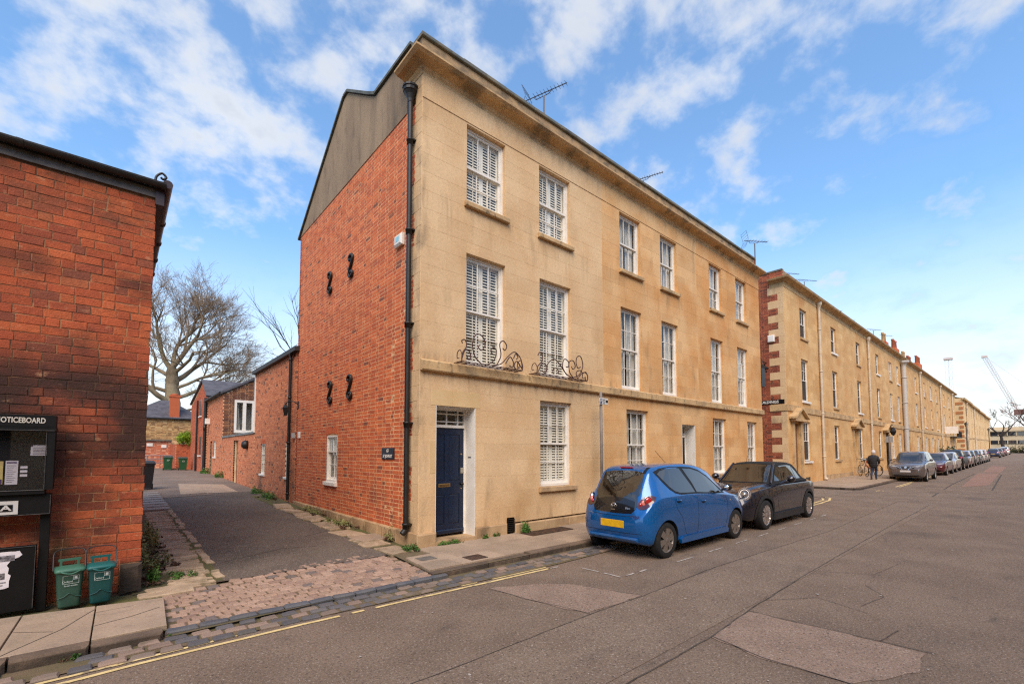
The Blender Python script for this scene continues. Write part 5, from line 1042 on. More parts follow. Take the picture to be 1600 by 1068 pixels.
h2, s2, h1, s1, h0, s0 = rz_(8.075), rz_(6.74), rz_(5.79), rz_(3.90), rz_(2.99), rz_(1.24)
zs0, zs1 = rz_(3.36), rz_(3.62); zf = rz_(8.60)
cols_ = [(19.05, 20.0), (23.72, 24.66), (28.66, 29.63), (33.6, 34.57), (37.6, 38.65), (40.3, 41.2), (42.8, 43.7), (48.05, 49.1), (52.7, 53.7), (56.5, 57.6), (60.45, 61.45), (66.1, 67.1), (70.6, 71.6), (74.6, 75.5)]
xb = [17.12, 21.55, 26.9, 31.3, 36.2, 39.5, 42.0, 46.2, 50.8, 54.9, 59., 63.8, 68.9, 73.2, 77.5]
lab2 = ['corner stone house of the second terrace with brick side wall, quoins and pedimented door', 'stone terraced house with the left door of the paired pediments, right of the white drainpipe', 'stone terraced house with the right door of the paired pediments',
        'orange stained stone terraced house behind the walking person', 'stone terraced house behind the leaning bicycles', 'stone terraced house left of the broad white drainpipe', 'stone terraced house right of the broad white drainpipe', 'stone terraced house above the grey car with a red brick chimney stack',
        'stone terraced house above the maroon car', 'stone terraced house above the silver car behind the maroon one', 'stone terraced house with a lead dormer and tall red chimney pots', 'stone terraced house carrying the white projecting sign', 'stone terraced house with the dark wrought balcony, second last of the second terrace', 'last stone house of the second terrace before the far side street']
r2 = []
q = random.Random(77)
for i in range(14):
    x0, x1 = rx(xb[i]), rx(xb[i+1]); hs = thing('terrace_house', lab2[i], 'house', (x0, Y2, pave_z(x0)), None); r2.append(hs)
    a, b = rx(cols_[i][0]), rx(cols_[i][1]); zb = pave_z(x0)-.02
    dx = {0: (17.75, 18.45), 1: (26.1, 26.85), 2: (27.35, 28.1), 3: (35.2, 35.9), 5: (41.5, 42.0)}.get(i); dw = None
    if i not in (0, 1, 2, 3): u = b+.5 if b+1.3 < x1 else a-1.3; dw = (u, u+.75)
    else: dw = (rx(dx[0]), rx(dx[1])) if dx else None
    if dw and dw[1] > x1-.1: dw = None
    ops2 = [(a, b, s2, h2), (a, b, s1, h1), (a, b, s0, h0)]
    if dw: ops2.append((dw[0], dw[1], zb, rz_(2.86)))
    mb = MB()
    for r_ in minus((x0, x1, zb, zf), ops2): mb.box(r_[0], r_[1], Y2, Y2+.14, r_[2], r_[3])
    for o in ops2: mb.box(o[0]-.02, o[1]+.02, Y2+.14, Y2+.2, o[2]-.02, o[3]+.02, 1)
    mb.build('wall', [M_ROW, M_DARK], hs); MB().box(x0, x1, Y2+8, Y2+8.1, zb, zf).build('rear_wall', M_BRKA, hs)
    MB().box(x0, x1, Y2-.05, Y2-.001, zs0, zs1).build('string_course', M_TRIM, hs)
    prof = [(-.05, zf), (.015, zf), (.02, zf+.2), (.12, zf+.26), (.30, zf+.32), (.34, zf+.40), (.1, zf+.46), (-.05, zf+.46)]
    cornice('cornice', hs, M_TRIM, x0 if i else x0+.0, x1, prof, None if i else Y2+.55) if i else None
    if i == 0:
        pr_ = [(d-Y2, z) for d, z in prof]; n = len(prof); A = [(x1, Y2-d, z) for d, z in prof]; B = [(x0-d, Y2-d, z) for d, z in prof]; C = [(x0-d, Y2+.6, z) for d, z in prof]
        MB().add(A+B+C, [(k, k+1, n+k+1, n+k) for k in range(n-1)]+[(n+k, n+k+1, 2*n+k+1, 2*n+k) for k in range(n-1)]+[tuple(range(n)), tuple(range(2*n, 3*n))]).build('cornice', M_TRIM, hs)
    else:
        for o in hs.children:
            if o.name.startswith('cornice'): o.data.transform(Matrix.Translation((0, Y2, 0)))
    MB().box(x0, x1, Y2+.02, Y2+.3, zf+.462, zf+.80+(.0 if i < 4 else -.12)).build('parapet', M_CAPW, hs)
    mb = MB(); mb.add([(x0, Y2+.3, zf+.6), (x1, Y2+.3, zf+.6), (x1, Y2+4, zf+2.0), (x0, Y2+4, zf+2.0), (x1, Y2+8.1, zf), (x0, Y2+8.1, zf)], [(0, 1, 2, 3), (3, 2, 4, 5)]); mb.build('roof', M_SLATE, hs, recalc=False)
    MB().box(x0, x1, Y2-.03, Y2-.001, zb, zb+.3).build('plinth', M_PLINTH, hs) if not dw else None
    for (z0, z1, rows, sl_) in ((s2, h2, 1, 1), (s1, h1, 2, 1), (s0, h0, 2, 1)):
        if i < 4: wn = sash(hs, xf_s(Y2), a, b, z0+.02, z1, .09, 2 if i else 3, rows, rows, .5, 'net', 100+i*3, panes=False); MB().box(a+.05, b-.05, Y2+.15, Y2+.152, z0+.05, z1-.05).build('glazing', glassmat('window_glass', (1, 1, 1)), wn)
        else:
            fr = MB(); y = Y2+.06; fr.box(a, a+.07, y, y+.06, z0, z1); fr.box(b-.07, b, y, y+.06, z0, z1); fr.box(a+.07, b-.07, y, y+.06, z1-.07, z1); fr.box(a+.07, b-.07, y, y+.06, z0, z0+.08); fr.box(a+.07, b-.07, y+.003, y+.05, (z0+z1)/2-.03, (z0+z1)/2+.03); fr.box((a+b)/2-.015, (a+b)/2+.015, y+.004, y+.05, z0+.08, z1-.07)
            wn = fr.build('window', M_PAINT, hs); MB().box(a+.05, b-.05, y+.03, y+.034, z0+.05, z1-.05).build('glazing', G_PANE, wn)
        MB().box(a-.06, b+.06, Y2-.07, Y2+.08, z0-.10, z0).build('window_sill', M_TRIM if (i+rows) % 2 else M_PAINT, hs)
    if dw:
        dm = M_WOODP if i in (1, 2) else mat('brown_house_door', lin((120, 84, 60)), rough=.6) if i in (0,) else mat('dark_house_door', lin((60, 44, 38)), rough=.5); zt = rz_(2.86)
        d = MB(); d.box(dw[0]+.05, dw[1]-.05, Y2+.08, Y2+.12, zb, zt-.05)
        for (u0, u1) in ((.15, .45), (.55, .85)):
            for (z0, z1) in ((.1, .42), (.52, .92)): w_ = dw[1]-dw[0]-.1; d.cbox(dw[0]+.05+w_*u0, dw[0]+.05+w_*u1, Y2+.068, Y2+.08, zb+(zt-zb)*z0, zb+(zt-zb)*z1, .01)
        d.build('door', dm, hs)
        if i in (0, 1, 2, 3):    # pilasters and a small pediment
            ph = MB(); e0, e1 = dw[0]-.42, dw[1]+.42
            for x in (dw[0]-.24, dw[1]+.02): ph.box(x, x+.22, Y2-.09, Y2-.001, zb, zt+.02); ph.box(x-.03, x+.25, Y2-.13, Y2-.001, zt+.021, zt+.09)
            ph.box(e0, e1, Y2-.26, Y2-.001, zt+.092, zt+.20); ph.prism([(e0-.06, zt+.201), (e1+.06, zt+.201), ((e0+e1)/2, zt+.62)], Y2-.2, Y2-.001, 'y')
            for sg_ in (-1, 1):
                P, Q = Vector(((e0+e1)/2+sg_*((e1-e0)/2+.12), zt+.20)), Vector(((e0+e1)/2, zt+.66)); nn = Vector((0, .1)); ph.prism([tuple(P), tuple(Q), tuple(Q+nn), tuple(P+nn)], Y2-.34, Y2-.001, 'y')
            ph.build('door_surround', M_TRIM, hs); MB().box(dw[0]-.2, dw[1]+.2, Y2-.5, Y2-.04, zb, zb+.14).build('door_step', M_PLINTH, hs)
        if i == 1: MB().lathe([(.0, -.03), (.05, -.02), (.05, 0)], ((dw[0]+dw[1])/2, Y2+.066, zb+1.5), 'y', 8).build('door_knocker', M_BLACK, hs)
    if i in (0, 1, 2, 3): MB().box(a+.05, a+.75, Y2-.004, Y2+.05, zb-.03, zb+.30).build('basement_vent', M_DARK, hs)
# brick flank of the second terrace with stone quoins
X2 = rx(17.12); hs = r2[0]; XW = lambda u, d, z: (X2+d, u, z); qo = []; z = .25; k = 0; zt_ = zf+.15
while z < zt_: h = .36 if k % 2 == 0 else .33; qo.append((z, min(z+h, zt_), .70 if k % 2 == 0 else .26)); z += h; k += 1
for z0, z1, ln in qo: mb = MB(xf=XW); mb.cbox(Y2+.001, Y2+ln, -.008, .12, z0+.002, z1-.002, .004); mb.build('quoin_stone', M_ASH1, hs, at=(X2, Y2, z0))
M_BRF = mat('flank_brick_wall', lin((150, 76, 50)), lin((124, 62, 44)), 6., .9, .5, 100, rnd=.3, hue=[(0, lin((150, 74, 50))), (.4, lin((128, 64, 46))), (.7, lin((168, 90, 58))), (.9, lin((88, 56, 46)))], attr=True, fine=.15)
swin = (2.2, 3.0, 4.2, 6.2)
brick_wall(hs, XW, Y2, 9.0, .2, zf+.78, [(-9, Y2+ln+.008, z0, z1) for z0, z1, ln in qo]+[swin, (0, Y2+.75, zs0-.02, zs1+.02), (0, Y2+.6, zf+.16, zf+.48)], .0745, 0, M_BRF, M_BRF, lambda u, z: -u, proud=.003, seed=61)
mb = MB(xf=XW)
for r_ in minus((Y2+.14, 9.0, .1, zf+.78), [swin]): mb.box(r_[0], r_[1], .004, .13, r_[2], r_[3])
mb.build('mortar_bed', M_MORT, hs); MB(xf=XW).box(Y2-.04, Y2+.74, -.05, .1, zs0, zs1).build('string_course', M_TRIM, hs); MB(xf=XW).box(Y2+.02, 9, -.03, .2, zf+.785, zf+.86).build('coping', M_CAP, hs)
sash(hs, XW, swin[0], swin[1], swin[2], swin[3], .05, 2, 2, 2, .5, 'net', 300, panes=False); MB(xf=XW).box(swin[0]-.05, swin[1]+.05, -.06, .1, swin[2]-.1, swin[2]).build('window_sill', M_PAINT, hs)
mb = MB(xf=XW)
for i in range(11): u = swin[0]-.04+i*.08; mb.cr = .2+.06*(i % 4); mb.box(u, u+.072, -.008, .06, swin[3]+.003, swin[3]+.23)
mb.build('window_arch', M_BRKA, hs)
sg = MB(xf=XW).box(1.0, 3.4, -.03, -.01, rz_(3.66), rz_(3.66)+.20).build('street_sign', M_BLACK, None, at=(X2, 2, 3.9), label='long black street name sign with white letters on the brick flank', cat='sign')
text('BEAUMONT BUILDINGS', .17, (X2-.034, 2.2, rz_(3.66)+.10), WEST, M_PAINT, sg, .001, sx=1.05, bold=.004)
hb = thing('alarm_box', 'white alarm box on the brick flank of the second terrace', 'alarm', (X2, 1.5, 7)); MB(xf=XW).cbox(1.33, 1.62, -.12, -.008, 6.92, 7.25, .02).build('cover', M_PAINT, hb)
lt = thing('wall_lantern', 'black bracket lantern on the corner of the second terrace by the street name sign', 'lantern', (X2, 1.6, 5.4)); mb = MB(); mb.tube([(X2, 1.75, 5.95), (X2-.5, 1.75, 5.98), (X2-.55, 1.75, 5.8)], .025, 6); mb.tube([(X2, 1.75, 5.5), (X2-.3, 1.75, 5.95)], .018, 6); mb.build('bracket', M_CAST, lt)
mb = MB(); mb.lathe([(.03, .42), (.10, .36), (.30, .22), (.30, .18), (.12, .18)], (X2-.55, 1.75, 5.4), 'z', 8, smooth=False); mb.build('lamp_hood', M_CAST, lt); MB().lathe([(.14, .17), (.09, -.12), (.0, -.16)], (X2-.55, 1.75, 5.4), 'z', 8, smooth=False).build('lamp_glass', glassmat('lamp_glass', base=.1, dark=lin((110, 104, 90))), lt)
ps = thing('projecting_sign', 'black box sign projecting from the end of the nearest terrace', 'sign', (14.45, .3, 5)); MB().box(14.47, 14.8, -.02, .14, 4.12, 4.82).build('sign_box', M_BLACK, ps); MB().box(14.40, 14.47, .02, .1, 4.4, 4.5).build('bracket', M_CAST, ps)
# drainpipes of the second terrace
def pipe(label, x, y, r, z0, z1, m, grp=None):
    t = thing('drainpipe', label, 'drainpipe', (x, y, z0), grp); mb = MB(); mb.tube([(x, y, z0), (x, y, z1)], r, 8)
    for k in range(4): z = z0+(z1-z0)*(k+.5)/4; mb.lathe([(r, 0), (r*1.25, .003), (r*1.25, .07), (r, .073)], (x, y, z), 'z', 8)
    mb.build('pipe', m, t); mb = MB(); mb.lathe([(r, -.05), (r*1.3, .1), (r*2.4, .25), (r*2.4, .4), (0, .4)], (x, y, z1), 'z', 8, smooth=False); mb.build('hopper', m, t); mb = MB(); mb.tube([(x, y, z0+.04), (x, y-.12, z0-.02)], r*1.1, 8); mb.build('shoe', m, t)
M_PIPE = mat('cream_pipe_paint', lin((206, 190, 166)), lin((190, 172, 148)), 3., .5, fine=.06)
pipe('cream drainpipe between the corner house and the paired pediments', rx(21.55), Y2-.1, .065, .2, rz_(8.5), M_PIPE); pipe('cream drainpipe right of the paired pediments', rx(31.3), Y2-.1, .06, .28, rz_(8.4), M_PIPE)
pipe('broad pale drainpipe standing proud of the second terrace behind the grey car', rx(42.), Y2-.2, .17, .3, rz_(8.3), mat('grey_white_pipe', lin((186, 180, 172)), rough=.5))
for x, lb_ in ((50.3, 'narrow dark drainpipe right of the broad pale one'), (63.2, 'narrow pale drainpipe above the row of parked cars'), (73.6, 'narrow pale drainpipe near the end of the second terrace')): pipe(lb_, rx(x), Y2-.1, .07, .5, rz_(8.4), M_PIPE)
# chimneys, dormers, aerials on the second terrace
for i, x, n, hh, m in ((7, 44.5, 2, 1.2, M_POTC), (8, 48.5, 3, 1.3, M_TERRA), (9, 53, 2, .8, M_POTC), (9, 55.5, 3, .7, M_TERRA), (11, 60.5, 4, 1.5, M_TERRA)): chimney_pots(r2[i] if i < 14 else r2[-1], rx(x), Y2+1.6, zf+1.35+hh, n, .7, .9, m)
chimney_pots(r2[1], rx(22.2), Y2+1.2, zf+.85, 2, .5, .5)
for i, x in ((2, 27.0), (10, 56.6), (12, 66.5)):
    d = MB(); X_ = rx(x); d.box(X_, X_+2.2, Y2+.6, Y2+3, zf+.6, zf+1.35); d.build('dormer', M_LEAD, r2[i]); MB().box(X_+.3, X_+1.9, Y2+.55, Y2+.6, zf+.75, zf+1.25).build('dormer_window', glassmat('window_glass', (1, 1, 1)), r2[i])
aerial('leftmost tv aerial of two behind the second terrace parapet', rx(20.8), Y2+1.2, zf+.5, 1.5, rad(-30), 1.6, 8, False); aerial('tv aerial with two arms, right of the first on the second terrace roof', rx(23.6), Y2+1.2, zf+.5, 1.9, rad(-30), 1.6, 8, False)
for k, (x, h) in enumerate(((28.5, 1.1), (31.5, 1.1), (39.2, 1.9), (43.4, 2.2))): aerial(['thin aerial above the orange stained terrace house', 'thin aerial above the house right of the walking person', 'tall aerial left of the first chimney pots', 'tall aerial rising beside the first tall chimney pots'][k], rx(x), Y2+1.2, zf+.6, h, rad(-25), 1.6, 7, False)
wsn = thing('projecting_sign', 'white projecting sign board high on the second terrace', 'sign', (rx(66.), .2, 4.5)); MB().box(rx(66.), rx(66.)+.12, -.35, .85, 3.9, 4.8).build('board', M_PAINT, wsn)
bal = thing('balcony', 'dark iron balcony with planters on the second last house of the second terrace', 'balcony', (rx(73.5), .4, 3.6)); mb = MB(); mb.box(rx(70.5), rx(76), .2, .9, rz_(3.3), rz_(3.3)+.12)
for i in range(18): x = rx(70.5)+i*.36; mb.tube([(x, .22, rz_(3.35)), (x, .22, rz_(3.35)+.8)], .02, 4)
mb.tube([(rx(70.5), .22, rz_(3.35)+.8), (rx(76), .22, rz_(3.35)+.8)], .03, 4); mb.build('railing', M_CAST, bal)
# bracket lamp post on the wall
def street_lamp(label, x, y, h, hs_=1.):
    t = thing('street_lamp', label, 'lamp', (x, y, pave_z(x))); z = pave_z(x); mb = MB(); mb.lathe([(.12, 0), (.12, .5), (.07, .7), (.055, h)], (x, y, z), 'z', 8); mb.tube([(x-.25, y, z+h-.2), (x+.25, y, z+h-.2)], .025, 6); mb.build('post', M_CAST, t)
    mb = MB(); mb.lathe([(.05, h), (.1, h+.05), (.2, h+.45), (.0, h+.45)], (x, y, z), 'z', 6, smooth=False); mb.build('lamp_glass', glassmat('lamp_glass', base=.1, dark=(.1, .1, .1)), t); mb = MB(); mb.lathe([(.24, h+.46), (.1, h+.62), (.03, h+.66), (.0, h+.78)], (x, y, z), 'z', 6, smooth=False); mb.build('lamp_cap', M_CAST, t)
street_lamp('black street lamp on the corner of the far side street', rx(77.5)+1.5, .0, 4.6); street_lamp('distant black street lamp with round sign in front of the far terrace', 125, -.6, 4.6)
br_ = thing('wall_sign', 'dark carved hanging sign on the wall left of the grey car', 'sign', (rx(35.7), .5, 3)); mb = MB(); mb.lathe([(.0, .0), (.12, .1), (.2, .35), (.1, .6), (.0, .7)], (rx(35.7), .45, 2.85), 'z', 7, smooth=False); mb.tube([(rx(35.7), .9, 3.6), (rx(35.7), .45, 3.7)], .03, 6); mb.build('sign_body', M_CAST, br_); MB().tube([(rx(35.7)-.05, .75, .3), (rx(35.7)-.05, .75, 2.8)], .12, 7).build('dark_stem', mat('dark_vine_stem', lin((62, 52, 40)), rough=.9), br_)
vp = thing('sign_pole', 'slim grey pole with a parking plate behind the bicycles', 'sign', (rx(31.9), .3, .2)); MB().tube([(rx(31.9), .0, .2), (rx(31.9), .0, 2.75)], .04, 6).build('pole', mat('grey_pole', lin((130, 124, 120)), rough=.5), vp); MB().box(rx(31.9)-.02, rx(31.9)+.02, -.2, .2, 2.3, 2.7).build('plate', mat('grey_plate', lin((150, 146, 142)), rough=.5), vp)

# ---------------------------------------------------------------- third terrace
X3 = 98.6; lab3 = ['corner house of the far third terrace with brick and stone quoins', 'far terrace house behind the distant street lamp', 'far terrace house carrying a high parapet', 'last pale house of the far third terrace']
bx3 = [X3, 112, 128, 143, 161]
for i in range(4):
    x0, x1 = bx3[i], bx3[i+1]; hs = thing('terrace_house', lab3[i], 'house', (x0, Y2, pave_z(x0))); zb = pave_z(x0); T = 10.25-(.15*i); o3 = []
    n = int((x1-x0)/3.4)
    for k in range(n):
        u = x0+1.2+k*3.4; o3 += [(u, u+1.1, zb+6.9, zb+8.3), (u, u+1.1, zb+3.9, zb+5.9), (u, u+1.1, zb+1., zb+2.8)]
    mb = MB()
    for r_ in minus((x0, x1, zb, T), o3): mb.box(r_[0], r_[1], Y2, Y2+.2, r_[2], r_[3])
    mb.build('wall', M_ROW3, hs); MB().box(x0, x0+.2, Y2+.2, 8.8, zb, T).build('side_wall', M_ROW3, hs); MB().box(x0, x1, 8.8, 9, zb, T).build('rear_wall', M_ROW3, hs)
    for o in o3: w_ = MB().box(o[0], o[1], Y2+.12, Y2+.16, o[2], o[3]).build('window', glassmat('far_window', base=.1, dark=lin((80, 70, 60))), hs); MB().box(o[0], o[1], Y2+.08, Y2+.115, (o[2]+o[3])/2-.04, (o[2]+o[3])/2+.04).build('frame', M_PAINT, w_)
    MB().box(x0-.2*(i == 0), x1, Y2-.35, Y2-.002, T-.3, T).build('cornice', M_TRIM, hs); MB().box(x0, x1, Y2-.06, Y2-.002, zb+3.1, zb+3.35).build('string_course', M_TRIM, hs)
    mb = MB(); mb.add([(x0, Y2, T+.02), (x1, Y2, T+.02), (x1, 5, T+1.2), (x0, 5, T+1.2), (x1, 9, T), (x0, 9, T)], [(0, 1, 2, 3), (3, 2, 4, 5)]); mb.build('roof', M_SLATE, hs, recalc=False)
    if i == 0:
        for k in range(12): MB().box(x0-.06, x0+.5, Y2-.03, Y2+(.9 if k % 2 else .4), zb+.2+k*.75, zb+.2+k*.75+.42).build('quoin_stone', M_BRKA if False else mat('tan_quoin', lin((178, 112, 62)), fine=.1), hs)
    if i in (1, 2): chimney_pots(hs, x0+4, 4, T+2.2, 4, 1., .7)
    if i == 2: MB().box(x0-3, x1-2, 3, 7, T, T+2.6).build('attic_storey', mat('brown_attic', lin((120, 96, 78)), lin((92, 80, 74)), .3, .9), hs)
for x, lb_ in ((104, 'pale drainpipe on the corner house of the third terrace'), (118, 'pale drainpipe halfway along the third terrace')): pipe(lb_, x, Y2-.1, .08, .9, 9.4, M_PIPE)

# ---------------------------------------------------------------- end of the street
M_PALE = mat('pale_concrete', lin((212, 190, 156)), lin((196, 172, 138)), .3, .9, fine=.05)
EB = thing('office_block', 'low pale office block with long window bands closing the street', 'building', (200, -12, 1)); xe = 200
MB().box(xe, xe+14, -40, 4, 0, 9.0).build('wall', M_PALE, EB)
for z in (3.9, 6.4): 
    MB().box(xe-.15, xe-.01, -40, 3, z, z+1.1).build('window_band', glassmat('band_glass', base=.08, dark=lin((52, 54, 58))), EB)
    for k in range(22): MB().box(xe-.25, xe-.16, -39+k*1.9, -38.8+k*1.9, z, z+1.1).build('mullion', M_PALE, EB)
MB().box(xe-.6, xe-.0, -40, 4, 7.7, 8.3).build('parapet_band', M_PALE, EB); MB().box(xe+2, xe+9, -9, -5, 9, 12.2).build('plant_room', mat('brown_plant_room', lin((150, 112, 88)), rough=.9), EB)
WL = thing('boundary_wall', 'low pale garden wall in front of the office block', 'wall', (192, -4, 1.1)); MB().box(191, 191.4, -30, 2, .8, 2.2).build('wall', mat('pale_wall', lin((196, 176, 146)), rough=.9), WL)

# trees, bushes, weeds
M_BARK = mat('plane_bark', lin((156, 138, 112)), lin((124, 108, 86)), 1.2, .95, .6, 12, fine=.4, rscale=6, stains_tints=[(lin((132, 124, 84)), .6, .5, .66, .4, (1, 1, .6))])
M_TWIG = mat('twig_bark', lin((156, 134, 110)), lin((128, 109, 90)), 2., .95, fine=.15)
M_DARKBARK = mat('dark_bark', lin((70, 58, 50)), lin((56, 46, 42)), 2., .95, fine=.15)
def bare_tree(label, base, trunk, limbs, seed, levels, twig_r, m1, m2, spread=.55, ratio=.72, up=.18, kids=(3, 4), lnf=1., seg=3, name='bare_tree', droop=0.):
    t = thing(name, label, 'tree', base); q = random.Random(seed); A, B = MB(), MB()
    def grow(p, d, ln, r, lv):
        pts = [p]; rs = [r]; dd = d.copy()
        for i in range(seg):
            dd = (dd+Vector((q.gauss(0, .16), q.gauss(0, .16), q.gauss(0, .10)+up*.35-droop*lv*.1))).normalized(); pts.append(pts[-1]+dd*ln/seg); rs.append(r*(1-.45*(i+1)/seg))
        (A if lv <= 2 else B).tube(pts, rs, 7 if lv <= 1 else 5 if lv == 2 else 3, cap=False)
        if lv >= levels: return
        n = q.randint(*kids)
        for k in range(n):
            f = q.uniform(.35, 1.) if k else 1.; i = f*seg; j = min(int(i), seg-1); fr_ = i-j; o = pts[j].lerp(pts[j+1], fr_)
            a = Vector((q.gauss(0, 1), q.gauss(0, 1), q.gauss(0, .7))); a = (a-dd*a.dot(dd)); a = a.normalized() if a.length > .01 else Vector((1, 0, 0))
            nd = (dd+a*spread*q.uniform(.6, 1.5)+Vector((0, 0, up))).normalized()
            grow(o, nd, ln*ratio*q.uniform(.7, 1.15)*lnf, max(twig_r, rs[min(j+1, seg)]*(.72 if k else .85)), lv+1)
    pts = [Vector(p) for p, r in trunk]; nn_ = 8*(len(pts)-1); A.tube([p+Vector((q.gauss(0, .03), q.gauss(0, .03), 0))*trunk[0][1] for p in scroll_pts(pts, 8)], [(trunk[0][1]+(trunk[-1][1]-trunk[0][1])*(i/nn_))*(1+.05*q.gauss(0, 1)+(.25*(1-i/4) if i < 4 else 0)) for i in range(nn_+1)], 14, cap=False)
    for (p, d, ln, r) in limbs: grow(Vector(p), Vector(d).normalized(), ln, r, 1)
    A.build('trunk', m1, t); B.build('crown', m2, t, kind='stuff', recalc=False); return t
pt = bare_tree('large bare plane tree with a thick pale trunk at the end of the alley', (0, 46, .5), [((0., 46, .4), .86), ((0., 46, 4), .74), ((-.05, 46, 7.5), .58), ((-.15, 46, 9.6), .38)],
          [((0, 46, 6.2), (-.9, -.1, 0.43), 4.3, 0.27), ((-.05, 46, 7.2), (-.9, .3, 0.22), 4.0, 0.19), ((0, 46, 6.6), (.9, -.1, 0.25), 3.6, 0.20), ((-.1, 46, 9.2), (-.4, .1, 0.65), 3.9, 0.24), ((-.15, 46, 9.5), (.15, -.1, 1), 3.9, 0.24), ((0, 46, 8.2), (.65, .1, 0.54), 4.0, 0.26), ((0, 46, 9), (.5, -.6, 0.58), 3.6, 0.17), ((-.1, 46, 8.6), (-.6, .5, 0.58), 3.8, 0.19), ((.1, 46, 5.4), (.95, .2, 0.14), 3.4, 0.14), ((-.1, 46, 5.0), (-.95, -.2, 0.07), 3.6, 0.16), ((-.1, 46, 9.4), (-.1, .3, 1), 4.2, 0.22), ((.1, 46, 7.6), (.8, -.3, 0.36), 3.6, 0.16)],
          5, 6, .009, M_BARK, M_TWIG, .66, .74, .12, (4, 5), .96)
bare_tree('fine twigged bare tree leaning out behind the brick gable and extension', (3.2, 15, .4), [((3.2, 15, .4), .2), ((3.0, 15, 3), .16), ((2.6, 15, 5.5), .12)], [((2.6, 15, 5.5), (-.35, .1, 1), 2.3, .035), ((2.8, 15, 4.6), (-.55, -.1, .9), 2.2, .03), ((2.7, 15, 5), (-.25, .2, 1.2), 2.4, .035), ((2.9, 15, 4.2), (-.8, 0, .45), 1.6, .025)], 12, 3, .004, M_DARKBARK, M_DARKBARK, .38, .55, .10, (4, 6))
bare_tree('bare street tree beyond the end of the far terrace', (182, 0, 1), [((182, -.5, 1), .4), ((182, -.4, 4), .33), ((182, -.2, 6), .28)], [((182, -.2, 6), (0, .5, 1), 3.4, .24), ((182, -.2, 5.6), (0, -.7, .9), 3.4, .24), ((182, -.2, 6), (.2, -.1, 1), 3.2, .2)], 31, 5, .05, M_DARKBARK, M_DARKBARK, .6, .7, .15, (2, 3))
bare_tree('bare tree at the right edge in front of the tower crane', (178, -5.6, 1), [((178, -5.6, 1), .4), ((178, -5.7, 5), .34), ((178, -5.8, 8), .26)], [((178, -5.8, 8), (0, .5, 1), 3.4, .2), ((178, -5.8, 7), (0, .8, .8), 3.2, .2), ((178, -5.8, 8), (.1, -.6, 1), 3.2, .2)], 33, 5, .05, M_DARKBARK, mat('red_bud_twigs', lin((110, 66, 52)), rough=.9), .6, .7, .15, (2, 3))
def leafmat(nm, a, b, sc=8.): return mat(nm, lin(a), lin(b), sc, .7, fine=.25)
M_LIME = leafmat('lime_leaf', (140, 170, 28), (96, 132, 22), 3.); M_WEED = leafmat('weed_leaf', (84, 124, 44), (58, 92, 34)); M_WEED2 = leafmat('dull_leaf', (150, 150, 92), (122, 130, 76)); M_DEAD = leafmat('dead_leaf', (104, 74, 52), (78, 56, 42)); M_EVER = leafmat('evergreen_leaf', (66, 78, 40), (44, 56, 30), 2.)
def leaves(mb, c, rad_, n, size, q, flat=.0, up=.5, shell=.55):
    for i in range(n):
        v = Vector((q.gauss(0, 1), q.gauss(0, 1), q.gauss(0, 1))).normalized()*(shell+(1-shell)*q.random()); p = Vector((c[0]+v.x*rad_[0], c[1]+v.y*rad_[1], c[2]+abs(v.z)*rad_[2] if up else c[2]+v.z*rad_[2]))
        a = Vector((q.gauss(0, 1), q.gauss(0, 1), q.gauss(0, .6))).normalized(); b = a.cross(Vector((q.gauss(0, 1), q.gauss(0, 1), q.gauss(0, 1)))).normalized(); s_ = size*q.uniform(.6, 1.3)
        mb.add([p-a*s_, p+b*s_*.45, p+a*s_, p-b*s_*.45], [(0, 1, 2, 3)])
bsh = thing('bush', 'bright lime green bush growing over the brick garden wall', 'bush', (-.4, 31, 2.2)); mb = MB(); q = random.Random(4)
for i in range(14): leaves(mb, (-.42+q.uniform(-.42, .42), 31.05+q.uniform(-.3, .3), 2.25+q.uniform(0, .7)), (.28, .28, .3), 190, .05, q, up=0, shell=.4)
mb.build('foliage', M_LIME, bsh, kind='stuff', recalc=False); MB().tube([(-.4, 31.15, 2.1), (-.4, 31.1, 2.7)], .05, 6).build('stem', M_TWIG, bsh)
def weed(label, x, y, z, rx_, ry, h, n, m, size=.022, dead=0, seed=1):
    t = thing('weed_clump', label, 'weed', (x, y, z)); q = random.Random(seed); mb = MB(); k = max(2, int(n/70))
    for i in range(k): 
        cx, cy_ = x+q.uniform(-.75, .75)*rx_, y+q.uniform(-.75, .75)*ry; leaves(mb, (cx, cy_, z), (rx_*.42, ry*.42, h*q.uniform(.5, 1.1)), int(n/k), size, q, shell=.25)
    mb.build('leaves', m, t, kind='stuff', recalc=False); st = MB()
    for i in range(10): a, b = x+q.uniform(-.6, .6)*rx_, y+q.uniform(-.6, .6)*ry; st.tube([(a, b, z-.01), (a+q.uniform(-.05, .05), b+q.uniform(-.05, .05), z+h*.8)], .0025, 3)
    st.build('stems', M_DEAD, t)
    if dead:
        d = MB()
        for i in range(dead): leaves(d, (x+q.uniform(-1, 1)*rx_, y+q.uniform(-1, 1)*ry, z), (.06, .06, .03), 14, .03, q, shell=.2)
        d.build('fallen_leaves', M_DEAD, t, kind='stuff', recalc=False)
weed('bright green weeds at the stone foot of the corner house', -.19, -.08, .1, .16, .16, .13, 420, M_WEED, .02, seed=2); weed('low green weeds along the front step of the blue door', .62, -.11, .1, .36, .06, .07, 330, M_WEED, .018, seed=3)
weed('small weed tuft right of the blue door', 1.32, -.08, .1, .1, .05, .1, 150, M_WEED, .018, seed=4); weed('small weed tuft left of the wall air vent', 1.62, -.08, .1, .1, .05, .08, 120, M_WEED, .018, seed=5); weed('tall leafy weed beside the wall air vent', 2.24, -.12, .1, .18, .09, .26, 420, M_WEED, .024, seed=6)
